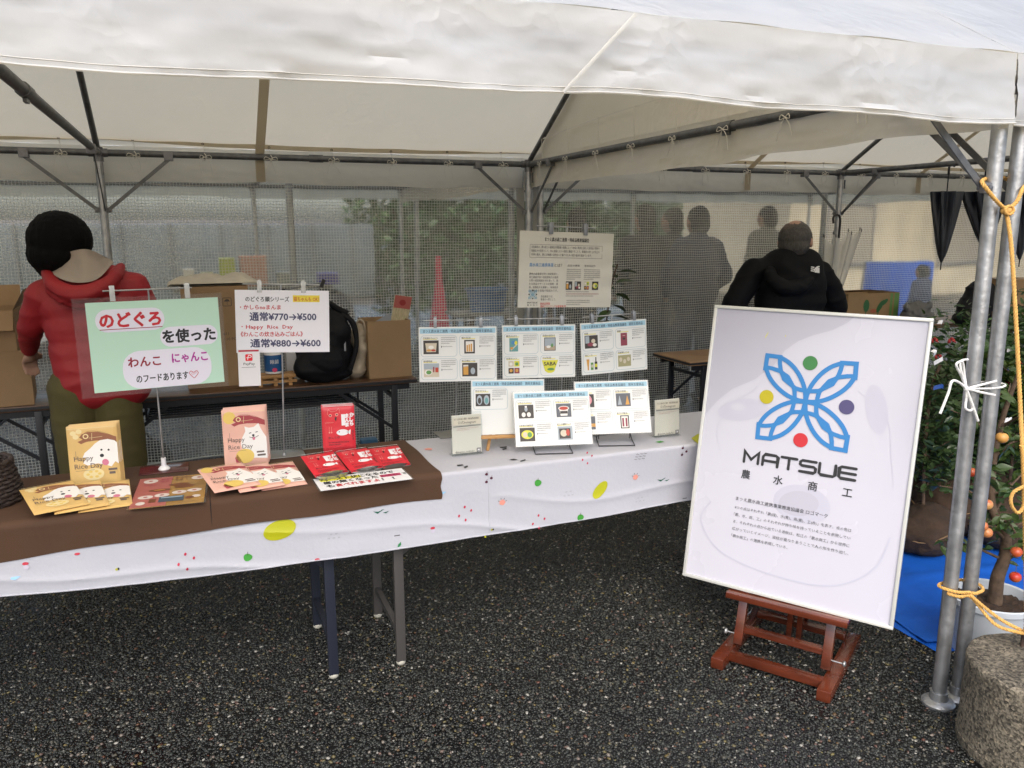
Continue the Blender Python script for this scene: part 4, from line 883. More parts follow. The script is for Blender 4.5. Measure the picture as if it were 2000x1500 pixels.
blob('trousers', tr, OLV, W, .012, 8, .004, 6)
for i, h_ in enumerate(hips): b = MB(); b.ell((h_.x+(-.035 if i == 0 else .045), .05, .045), (.048, .13, .05)); b.build('shoe', M['black'], W)
blob('hair', [('e', hd+Vector((0, 0, .025)), (.135, .135, .125)), ('e', hd+Vector((-.01, -.005, -.04)), (.13, .125, .10)), ('e', hd+Vector((-.03, .01, -.085)), (.085, .09, .075))], HAIRB, W, .0055, 5, .002, 12, 0, .0028)

# ------------------------------------------------------------------ man in black
JB = mat('black_shell_jacket', (.0022, .0026, .0042), .75, spec=.2, var=.3, vscale=4, bump=.2, bscale=16); YM_ = 4.1
MN = empty('person', (onY(1545, 600, YM_).x, YM_, 0), 'grey haired man in black shell jacket with small white shoulder logo, head turned right', 'person')
def ml(px, py, y): p = onY(px, py, y); return Vector((p.x-MN.location.x, y-YM_, p.z))
h0 = ml(1553, 471, 4.1); rz_ = -.95; R3 = Matrix.Rotation(rz_, 3, 'Z')
def hp(x, y, z): return h0+R3 @ Vector((x, y, z))
bd = [('e', h0+Vector((0, 0, .015)), (.094, .112, .112), (0, 0, rz_)), ('e', hp(0, .035, -.045), (.064, .062, .075), (0, 0, rz_)), ('c', hp(0, .115, .015), .009, hp(0, .132, -.025), .013), ('e', hp(0, .085, .045), (.05, .022, .014), (0, 0, rz_)), ('e', hp(0, .105, -.062), (.024, .012, .008), (0, 0, rz_)), ('e', hp(0, .092, -.1), (.028, .025, .02), (0, 0, rz_)),
      ('c', hp(0, -.02, -.07), .058, ml(1548, 545, 4.1), .065), ('e', Vector((0, 0, 1.1)), (.17, .1, .26)), ('e', Vector((0, 0, .86)), (.16, .11, .14))]
for s in (-1, 1): bd += [('e', hp(s*.098, 0, -.01), (.010, .019, .032), (0, 0, rz_)), ('c', hp(s*.031, .088, .018), .012, hp(s*.034, .09, .018), .011)]
aL = ml(1478, 528, 4.1); aR = ml(1612, 532, 4.1); eL2 = ml(1440, 597, 4.12); eR2 = ml(1640, 600, 4.12); wL2 = Vector((-.16, .20, .96)); wR2 = Vector((.16, .20, .96))
for s_, e_, w_ in ((aL, eL2, wL2), (aR, eR2, wR2)): bd += [('c', s_+Vector((0, .03, 0)), .045, e_+Vector((0, .035, 0)), .04), ('c', e_+Vector((0, .035, 0)), .04, w_, .03)]
hand(bd, wL2, (.6, .4, -.1), (0, .4, 1), (-.4, .6, 0), 1.05, .6); hand(bd, wR2, (-.6, .4, -.1), (0, .4, 1), (.4, .6, 0), 1.05, .6)
for s in (-1, 1): bd += [('c', (s*.09, 0, .86), .08, (s*.1, .01, .48), .055), ('c', (s*.1, .01, .48), .052, (s*.1, -.01, .09), .038), ('c', (s*.1, -.02, .045), .038, (s*.11, .14, .03), .03)]
blob('body', bd, SK, MN, .007, 2)
nk_ = ml(1545, 535, 4.1)
fw = Vector((0, .035, 0))
jk = [('c', nk_, .10, aL+fw+Vector((.045, 0, 0)), .072), ('c', nk_, .10, aR+fw+Vector((-.045, 0, 0)), .072), *[('c', (-w_, .01, z), .128, (w_, .01, z), .128) for z, w_ in ((1.30, .09), (1.2, .115), (1.1, .12), (1.0, .115), (.92, .11), (.84, .115))],
      ('c', aL+fw, .076, eL2+fw, .078), ('c', eL2+fw, .074, wL2, .055), ('c', aR+fw, .076, eR2+fw, .078), ('c', eR2+fw, .074, wR2, .055), ('c', ml(1538, 507, 4.08), .074, ml(1541, 550, 4.08), .13), ('c', ml(1566, 512, 4.12), .066, ml(1556, 540, 4.08), .11)]
blob('jacket', jk, JB, MN, .010, 16, .010, 4.2, 5)
hq = smooth_pts([tuple(ml(*q)) for q in ((1502, 522, 4.10), (1508, 545, 4.0), (1535, 562, 3.955), (1566, 556, 3.965), (1590, 530, 4.06))], 4)
blob('hood', [('c', hq[i], .026+.022*math.sin(PI*i/(len(hq)-1)), hq[i+1], .026+.022*math.sin(PI*(i+1)/(len(hq)-1))) for i in range(len(hq)-1)], JB, MN, .009, 5, .005, 8, 3)
blob('trousers', [('c', (-.08, 0, .86), .11, (.08, 0, .86), .11)]+[q for s in (-1, 1) for q in (('c', (s*.09, 0, .84), .105, (s*.1, 0, .48), .085), ('c', (s*.1, 0, .48), .083, (s*.1, 0, .1), .07))], DARK, MN, .014, 3, .008, 6)
for s in (-1, 1): b = MB(); b.ell((s*.105, .05, .045), (.05, .14, .05)); b.build('shoe', M['black'], MN)
HG = mat('grey_hair', (.06, .056, .052), .5, var=.5, vscale=40, bump=.5, bscale=140, stretch=(6, 6, 1))
cn = hp(-.035, -.03, .10)
def thin_hair():
    N = HG.node_tree.nodes; L = HG.node_tree.links; b_ = N['Principled BSDF']; src = b_.inputs['Base Color'].links[0].from_socket
    tc = N.new('ShaderNodeTexCoord'); ds = N.new('ShaderNodeVectorMath'); ds.operation = 'DISTANCE'; ds.inputs[1].default_value = cn; L.new(tc.outputs['Object'], ds.inputs[0])
    n_ = N.new('ShaderNodeTexNoise'); n_.inputs['Scale'].default_value = 30; L.new(tc.outputs['Object'], n_.inputs[0]); a_ = N.new('ShaderNodeMath'); a_.operation = 'MULTIPLY_ADD'; a_.inputs[1].default_value = .035; L.new(n_.outputs[0], a_.inputs[0]); L.new(ds.outputs['Value'], a_.inputs[2])
    r_ = N.new('ShaderNodeMapRange'); r_.inputs[1].default_value = .05; r_.inputs[2].default_value = .10; r_.inputs[3].default_value = .65; r_.inputs[4].default_value = 0; L.new(a_.outputs[0], r_.inputs[0])
    m_ = N.new('ShaderNodeMixRGB'); m_.inputs[2].default_value = (.12, .07, .045, 1); L.new(r_.outputs[0], m_.inputs[0]); L.new(src, m_.inputs[1]); L.new(m_.outputs[0], b_.inputs['Base Color'])
thin_hair()
blob('hair', [('e', h0+Vector((0, 0, .016)), (.102, .119, .108), (0, 0, rz_)), ('e', hp(0, -.035, -.03), (.095, .085, .075), (0, 0, rz_)), ('e', hp(0, -.05, -.055), (.08, .058, .05), (0, 0, rz_))], HG, MN, .0055, 3, .002, 20, 0, .0025)
# white emblem on the back of the right shoulder: half dome of nested arcs with short bars beside it
pr = Print(0); lw = .0055; WH = mat('white_print', (.8, .8, .8), .5)
em = empty('logo_base'); bpy.data.objects.remove(em)
for i in range(3):
    r0 = .034-.011*i; pr.stroke([(.034-r0+r0*(1-math.cos(an)) , r0*math.sin(an)*.8) for an in [PI/2*k/8 for k in range(9)]][::1], lw, WH)
for i in range(3): pr.rect(-.022, .001+i*.0085, .0, .0055+i*.0085, WH)
pr.poly([(.004, -.002), (.036, -.002), (.034, .016), (.022, .026), (.010, .020)], WH)
lo = pr.build('logo', None, MN); lp = ml(1590, 531, 3.965); lo.location = lp; lo.rotation_euler = (-.1, .12, .2); lo.scale = (1.5, 1, 1.35)

# clear umbrella hooked on the brace of the right tent's middle post
UY = 5.12; hk = onY(1634, 432, UY); t = empty('clear_umbrella', (hk.x, UY, hk.z), 'clear vinyl umbrella hooked on the post brace right of the grey haired man', 'umbrella')
U_ = lambda px, py: onY(px, py, UY)-Vector((hk.x, UY, hk.z))
b = MB(); b.tube(smooth_pts([tuple(U_(1628, 436)), tuple(U_(1628, 424)), tuple(U_(1637, 420)), tuple(U_(1641, 430)), tuple(U_(1638, 465))], 6), .009, None, 8); b.build('handle', M['black'], t)
tip = U_(1612, 640); ctr = U_(1636, 462)
b = MB(); b.tube([ctr, tip], .004); b.build('shaft', M['steel'], t)
UV = clear_mat('umbrella_vinyl', (.93, .93, .9), .5, .12)
b = MB(); n = 48
def f(u, v):
    a = 2*PI*u; r = (.025+.115*(1-v)**.8)*(1+.28*math.cos(a*8)*(1-v)); p = (ctr+Vector((.045, 0, -.02))).lerp(tip, v); return (p.x+r*math.cos(a), p.y+r*.55*math.sin(a), p.z+.035*math.cos(a*8)*(1-v)**3+.03*math.cos(a)*(1-v))
b.grid(96, 14, f); b.build('canopy', UV, t)
for k in range(8): a = 2*PI*k/8; p = f(k/8, 0); b = MB(); b.tube([p, f(k/8, .5), tuple(tip)], .0022, None, 5); b.build('rib', M['dsteel'], t); b = MB(); b.tube([p, tuple(Vector(p)+Vector((0, 0, .025)))], .004, None, 6); b.build('rib_tip', M['black'], t)
# ------------------------------------------------------------------ front tables and cloths
TZ = .7200
GL = mat('grey_leg', (.085, .08, .078), .45, metal=.3); NL = mat('navy_leg', (.022, .026, .042), .4, metal=.2)
FW = mat('white_foot', (.45, .44, .38), .6)
folding_table('front folding table on the left, under the brown cloth, dark blue legs', .475-1.80, 2.615, 1.80, WT, z=TZ-.004, leg=NL, foot=FW, shelf=False, group='folding tables under the white cloth', insets=(.122, .113))
folding_table('front folding table on the right, under the white cloth, grey legs', .482, 2.615, 1.80, WT, z=TZ-.004, leg=GL, foot=FW, shelf=False, group='folding tables under the white cloth', insets=(.122, .113))
# paint the four legs in view at their real spots by the insets of the leg frames
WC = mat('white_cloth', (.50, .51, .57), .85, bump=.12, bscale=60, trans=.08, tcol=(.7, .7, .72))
YC = 2.606
def cdrop(x, z, amp=1):
    k = max(0, min(1, (TZ-z)/.23)); n = noise.noise(Vector((x*1.6, z*2, .5)))
    return amp*k*(.014*math.sin(x*2.1+.6)+.010*n+.006*math.sin(x*7+z*9)) + k*amp*(.007*(1-abs(math.sin(z*24+x*3.2+2*n)))**3)*(1 if z < .62 else .3)+.003*amp*noise.noise(Vector((x*11, z*9, 2)))*k
CX0, CX1 = -1.45, 2.30; CHEM = lambda x: .474+.030*max(0, min(1, -x/.6))+.008*max(0, x-1)+.002*math.sin(x*5)
def cloth_pt(x, s, off=0, yf=YC, yb=3.085, top=TZ, hem=CHEM, r=.012):
    """s 0..1 from front hem up, over the top, down the back"""
    h = hem(x)
    if s < .38:
        z = h+(top-r-h)*s/.38; return (x, yf-off-cdrop(x, z)*(1), z)
    if s < .46:
        a = (s-.38)/.08*PI/2; return (x, yf+r-(r+off)*math.cos(a)-cdrop(x, top-r)*(1-math.sin(a)), top-r+(r+off)*math.sin(a))
    if s < .85:
        k = (s-.46)/.39; return (x, yf+r+(yb-yf-2*r)*k, top+off+.0008*noise.noise(Vector((x*6, k*5, 1)))*math.sin(PI*k))
    k = (s-.85)/.15; return (x, yb+off+.004*k, top+off-.0-.14*k)
t = empty('white_tablecloth', (0, YC, TZ), 'white tablecloth printed with fruit and leaves, draped over both front tables', 'tablecloth')
o_ = Vector((0, -YC, -TZ)); b = MB(); SS = [i/38*.38 for i in range(39)]+[.38+.08*i/6 for i in range(1, 7)]+[.46+.39*i/14 for i in range(1, 15)]+[.9, 1]
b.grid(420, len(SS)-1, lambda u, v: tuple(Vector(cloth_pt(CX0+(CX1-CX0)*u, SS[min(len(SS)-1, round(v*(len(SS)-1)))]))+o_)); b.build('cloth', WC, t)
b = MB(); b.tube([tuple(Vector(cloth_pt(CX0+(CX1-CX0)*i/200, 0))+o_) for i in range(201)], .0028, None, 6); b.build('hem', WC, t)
b = MB(); b.tube([tuple(Vector(cloth_pt(onY(954, 1000, YC).x, s_/20*.38, .0006))+o_) for s_ in range(21)], .0012, None, 4); b.build('fold_crease', WC, t)
C = {n: ink(n, c) for n, c in dict(apple=(.05, .30, .04), stem=(.05, .03, .02), seed=(.50, .02, .06), cherry=(.07, .01, .03), pink=(.72, .30, .24), yel=(.42, .43, .008), tick=(.12, .13, .16), dgreen=(.005, .10, .06), sky=(.30, .55, .78), berry=(.55, .05, .08), lilac=(.55, .52, .62), blk=(.01, .01, .012), green2=(.03, .22, .08)).items()}
def on_cloth():
    pr = Print(0, .0004); pr.warp = lambda x, y, z: (x, YC-cdrop(x, z)-.0016+y-YC, z-TZ); return pr
def fp(px, py): p = onY(px, py, YC-.012); return p.x, p.z
def motif(k, px, py, s=1.0):
    x, z = fp(px, py); pr = on_cloth(); e = pr.ellipse
    if k == 'apple':
        e(x, z, .0135*s, .0125*s, C['apple'], fn=lambda t: 1+.05*math.cos(3*t)); pr.up(); pr.stroke([(x, z+.006*s), (x+.001, z+.019*s)], .0016, C['stem']); nm = 'green_apple_print'
    elif k == 'seeds':
        for dx, dz in ((0, .022), (.024, .006), (-.022, -.008), (.002, -.026)): e(x+dx*s, z+dz*s, .0036*s, .0052*s, C['seed'], 10, -.3)
        nm = 'red_seed_print'
    elif k == 'cherry':
        for dx, dz in ((-.004, .018), (.014, .002), (-.005, -.010)): e(x+dx*s, z+dz*s, .0056*s, .0048*s, C['cherry'], 12); pr.stroke([(x+dx*s, z+dz*s), (x+dx*s+.003, z+(dz+.010)*s)], .0014, C['cherry'])
        nm = 'cherry_print'
    elif k == 'flower':
        e(x, z, .0115*s, .0105*s, C['pink'], 16, fn=lambda t: 1+.08*math.cos(5*t)); pr.up()
        for a in (.3, 1.1, 1.9, 2.7): pr.stroke([(x+.013*s*math.cos(a), z+.012*s*math.sin(a)), (x+.018*s*math.cos(a), z+.018*s*math.sin(a))], .0018, C['stem'])
        nm = 'pink_flower_print'
    elif k == 'bean':
        e(x, z, .044*s, .019*s, C['yel'], 40, .72, fn=lambda t: 1-.10*math.cos(2*t+.3)+.05*math.sin(t)); nm = 'yellow_bean_print'
    elif k == 'bean2':
        e(x, z, .056*s, .030*s, C['yel'], 40, .25, fn=lambda t: 1-.06*math.cos(2*t)+.10*math.cos(t)); nm = 'yellow_bean_print'
    elif k == 'ticks':
        for r_, n in ((0, 2), (1, 3)):
            for i in range(n):
                for q in (-.0028, 0, .0028): pr.stroke([(x+(i-(n-1)/2)*.017+q, z+.008-r_*.014), (x+(i-(n-1)/2)*.017+q+.0004, z+.0125-r_*.014)], .0006, C['tick'])
        nm = 'tiny_mark_print'
    elif k == 'waves':
        for r_ in range(3):
            for i in range(3): q = x+(i-1)*.017-r_*.004; zz = z+.010-r_*.010; pr.curve([(q-.007, zz), (q-.003, zz+.0025), (q+.001, zz-.001), (q+.006, zz+.001)], .0012, C['blk'], 4)
        nm = 'wave_print'
    elif k == 'leaf':
        pr.poly([(x-.022*s, z+.004*s), (x-.006*s, z-.006*s), (x+.008*s, z+.006*s), (x+.018*s, z+.008*s), (x+.004*s, z+.003*s), (x-.004*s, z+.001*s)], C['dgreen']); pr.poly([(x+.012*s, z-.004*s), (x+.022*s, z-.008*s), (x+.036*s, z-.001*s), (x+.022*s, z-.003*s)], C['dgreen']); nm = 'green_leaf_print'
    elif k == 'sprig': pr.poly([(x-.007, z-.008), (x-.004, z+.001), (x+.006, z+.009), (x+.006, z-.002), (x-.001, z-.008)], C['green2']); nm = 'green_leaf_print'
    elif k == 'berry': e(x, z+.005, .0085, .005, C['berry'], 14); e(x+.001, z-.006, .008, .007, C['lilac'], 14); nm = 'berry_print'
    elif k == 'redbit': e(x, z, .008, .004, C['berry'], 12); nm = 'berry_print'
    elif k == 'bee': e(x-.002, z, .004, .004, C['yel'], 10); e(x+.003, z+.001, .003, .0042, C['blk'], 10); nm = 'bee_print'
    elif k == 'sky': pr.poly([(x-.014, z-.002), (x-.002, z-.006), (x+.014, z+.003), (x+.004, z+.004), (x-.012, z+.003)], C['sky']); nm = 'blue_smear_print'
    elif k == 'word':
        for i in range(5): e(x+(i-2)*.004, z, .0017, .0022, C['blk'], 8)
        nm = 'tiny_mark_print'
    pr.build(nm, None, t, smooth=False)
for m_ in (('cherry', 954, 937), ('cherry', 1338, 885), ('apple', 1052, 944), ('apple', 1134, 1011), ('apple', 484, 1089), ('seeds', 909, 1003), ('seeds', 1052, 1018), ('seeds', 1149, 895, .85), ('seeds', 363, 1097), ('flower', 982, 982), ('flower', 1245, 934), ('ticks', 1111, 966), ('ticks', 1254, 979), ('ticks', 651, 1047),
           ('bean', 1174, 958), ('bean2', 543, 1036), ('waves', 1256, 893), ('leaf', 1298, 940), ('leaf', 741, 1000), ('berry', 845, 1034), ('berry', 49, 1106), ('redbit', 619, 1091), ('bee', 962, 1035), ('bee', 229, 1113), ('sprig', 779, 1062), ('sky', 866, 964), ('word', 775, 1045), ('redbit', 150, 1084), ('bee', 950, 1049), ('word', 1346, 978), ('sky', 30, 1130)): motif(*m_)
def top_pr(name, pts, mt):
    pr = MB(); q = [onZ(a, c, TZ+.0018) for a, c in pts]; pr.add([(p.x, p.y-YC, p.z-TZ+.0004) for p in q], [tuple(range(len(q)))], mt); pr.build(name, None, t, smooth=False)
for a in (((892, 908), (903, 907), (906, 909), (894, 911)), ((994, 898), (1004, 896), (1012, 898), (1003, 899)), ((1016, 900), (1026, 897), (1027, 899), (1017, 902)), ((976, 873), (990, 872), (990, 874), (977, 875)), ((980, 877), (988, 875), (990, 877), (983, 879)), ((905, 912), (913, 909), (914, 912), (908, 915))): top_pr('dash_print', a, C['blk'])
top_pr('pink_smear_print', ((828, 877), (836, 875), (845, 876), (843, 879), (832, 879)), C['pink']); top_pr('green_leaf_print', ((1280, 863), (1290, 861), (1298, 863), (1288, 865)), C['apple'])
top_pr('yellow_bean_print', ((1350, 856), (1362, 848), (1372, 846), (1372, 868), (1362, 866)), C['yel']); top_pr('pink_smear_print', ((1288, 829), (1300, 827), (1306, 829), (1292, 831)), C['pink']); top_pr('dash_print', ((1310, 846), (1322, 842), (1322, 844), (1312, 848)), C['tick'])
# brown cloth
BC = mat('brown_cloth', (.068, .032, .015), .85, var=.10, vscale=3.5, bump=.35, bscale=10)
t = empty('brown_tablecloth', (0, YC, TZ), 'brown cloth laid over the left half of the white tablecloth', 'tablecloth')
BX0, BX1 = -.68, .757; b = MB(); SB = [i/24*.38 for i in range(25)]+[.38+.08*i/6 for i in range(1, 7)]+[.46+.39*i/14 for i in range(1, 15)]
bh = lambda x: .613+.010*math.sin(x*2.2+1)+.012*(x+.6)*.8+.003*math.sin(x*13)
def bf(u, v):
    s = SB[min(len(SB)-1, round(v*(len(SB)-1)))]; x = BX0+(BX1-BX0)*u
    if u > .9: x += -.010*(max(0, s-.46))*6*(u-.9)*10*.35+.006*math.sin(s*20)*(u-.9)*10*.5
    p = Vector(cloth_pt(x, s, .006, yb=3.075, hem=bh, r=.016)); p.y -= .003*math.sin(x*5+1)*max(0, .38-s)*2; return tuple(p+o_)
b.grid(160, len(SB)-1, bf); bo = b.build('cloth', BC, t)
sx_ = onZ(411, 985, .728).x; b = MB(); b.tube([tuple(Vector(cloth_pt(sx_, s_/30*.62, .0066, hem=bh, r=.016))+o_) for s_ in range(31)], .0012, None, 4); b.build('seam', M['black'], t)
TB = TZ+.0068; TW = TZ+.0012

# ------------------------------------------------------------------ sign and card makers
CLW = clear_mat('clip_plastic', haze=.45); CLG = mat('grey_clip', (.25, .26, .28), .35, metal=.4); CLS = mat('bright_clip', (.75, .76, .78), .3, metal=.2)
def stand(label, P, H_, x0, x1, clips, basepx, bz, kind, clipm=None, cw=.020, ch=.045, topx=None):
    top = P @ Vector(((x0+x1)/2 if topx is None else topx, .012, H_/2+.020)); bp = onZ(basepx[0], basepx[1], bz)
    t = empty('clip_stand', bp, label, 'sign stand', 'metal clip stands on the display table'); t.location.z = bz
    b = MB(); lo = bp; lo.z = bz; r = top-lo; b.tube([(0, 0, .006), r*.5, r], [.0033, .0033, .0028], None, 10); b.build('pole', M['steel'], t)
    Ti = Matrix.Translation(-lo) @ P
    b = MB(); b.tube([Ti @ Vector((x0, .012, H_/2+.020)), Ti @ Vector((x1, .012, H_/2+.020))], .0026, None, 8); b.build('cross_rod', M['steel'], t)
    for cx in clips:
        b = MB(); 
        for yy in (-.006, .010): b.box((cx, yy, H_/2+.012), (cw, .003, ch))
        b.box((cx, .003, H_/2+.018), (cw*.8, .016, .008)); b.box((cx, .004, H_/2+.033), (cw*.7, .010, .006))
        b.v = [tuple(Ti @ Vector(p)) for p in b.v]; b.build('clip', clipm or CLG, t, bevel=.001)
    b = MB()
    if kind == 'cone':
        b.lathe([(0, .001), (.019, .001), (.020, .006), (.013, .014), (.0085, .018), (.0085, .045), (.0, .046)]); b.build('collar', M['white'], t)
        b = MB(); b.box((0, .01, .002), (.16, .11, .003)); b.build('base_plate', mat('dark_acrylic', (.09, .03, .03), .12), t, bevel=.001)
    else:
        b.box((0, .02, .002), (.15, .11, .003)); b.build('base_plate', mat('base_plate_grey', (.28, .28, .27), .28, metal=.6), t, bevel=.0012)
        b = MB(); b.lathe([(.009, .002), (.008, .010), (.0035, .013)]); b.build('socket', M['steel'], t)
    return t
BLK = M['black']; REDI = ink('red_marker', (.52, .008, .02)); DRED = ink('dark_red_marker', (.28, .01, .03)); PURP = ink('purple_marker', (.42, .03, .32)); PAL = ink('cloud', (.76, .75, .86)); NAV = ink('navy_marker', (.055, .055, .13))
# green sign
Pg = pose((-.136, 2.903, 1.186), .1, .03, .006); s_ = empty('shop_sign', mtx=Pg, label='large pale green laminated sign with big red and black handwritten Japanese', cat='sign')
sheet('laminate', .452, .322, .0008, M['lam'], s_); g_ = sheet('paper', .402, .292, .0016, mat('green_paper', (.50, .74, .60), .35), s_)
g_.location.x = .012
pr = Print(-.0012); pr.rrect(-.165, .048, .040, .122, .034, PAL); pr.rrect(.022, -.012, .203, .055, .032, PAL); pr.rrect(-.100, -.145, .175, -.018, .055, PAL)
pr.up(); pr.text('のどぐろ', -.152, .064, .050, REDI, wmax=.180, bold=.042); pr.rect(-.155, .056, .032, .0585, DRED)
pr.text('を使った', .030, .003, .045, BLK, wmax=.165, bold=.038)
pr.text('わんこ', -.082, -.070, .035, DRED, wmax=.098, bold=.03); pr.text('にゃんこ', .052, -.066, .035, PURP, wmax=.112, bold=.03); pr.text('のフードあります', -.062, -.124, .028, BLK, wmax=.160, bold=.022)
pr.curve([(.116, -.124), (.103, -.108), (.107, -.099), (.116, -.104), (.125, -.099), (.130, -.108), (.117, -.124)], .0018, REDI, 6)
for k in range(5): pr.stroke([(.107+k*.004, -.104+.001*k), (.112+k*.0035, -.114+.0015*k)], .0008, REDI)
pr.build('lettering', None, s_, smooth=False)
stand('metal stand with white collar holding up the green sign', Pg, .322, -.135, .135, (-.108, .118), (321, 918), TB, 'cone', CLW, .016, .05, topx=.0)
# price sign
Pp = pose((.290, 2.97, 1.236), -.09, .02, -.035); s_ = empty('shop_sign', mtx=Pp, label='white price sign in blue and red lettering, 770 to 500 and 880 to 600 yen', cat='sign')
W_, H_ = .322, .222; sheet('paper', W_, H_, .0022, mat('sign_white', (.80, .80, .86), .45), s_)
pr = Print(-.0013); pr.rect(.035, .070, .128, .094, ink('marker_yellow', (.80, .66, .06))); pr.up()
pr.text('のどぐろ頭シリーズ', -.126, .071, .0185, BLK, wmax=.148, bold=.02); pr.text('猫ちゃんも OK！', .038, .073, .0165, ink('orange_marker', (.55, .16, .02)), wmax=.088, bold=.02)
pr.text('・かしらnoまんま', -.145, .043, .0175, REDI, wmax=.138, bold=.018); pr.text('通常¥770→¥500', -.113, .004, .031, NAV, wmax=.228, bold=.028)
pr.text('・Happy  Rice  Day', -.142, -.026, .0175, REDI, wmax=.175, bold=.018); pr.text('《わんこの炊き込みごはん》', -.145, -.053, .0185, REDI, wmax=.212, bold=.018); pr.text('通常¥880→¥600', -.113, -.091, .031, NAV, wmax=.242, bold=.028)
pr.build('lettering', None, s_, smooth=False)
stand('metal stand holding up the white price sign', Pp, H_, -.135, .130, (-.078, .072), (555, 890), TB, 'plate', CLW, .016, .04, topx=-.005)
# payment card hanging from it
Pq = pose(onY(487, 718, 2.955), -.06, .02, -.02); s_ = empty('payment_card', mtx=Pq, label='small white payment card with red logo hung from the left corner of the price sign', cat='card')
sheet('card', .074, .132, .0016, mat('sign_white2', (.74, .74, .76), .4), s_); pr = Print(-.001); RP = ink('pay_red', (.72, .015, .03)); pr.rect(-.034, .057, .034, .063, ink('deep_red', (.42, .01, .03))); pr.rrect(-.012, .024, .012, .048, .004, RP); pr.up()
pr.curve([(-.0045, .028), (-.0015, .043), (.005, .0435), (.0085, .040), (.005, .0365), (-.008, .0355)], .0026, M['white'], 5); pr.text('PayPay', 0, .009, .012, ink('grey_text', (.10, .10, .11)), 'c', wmax=.038, bold=.015)
pr.stroke([(-.026, .001), (.022, .002)], .0012, ink('grey_text', (.10, .10, .11))); pr.build('lettering', None, s_, smooth=False)

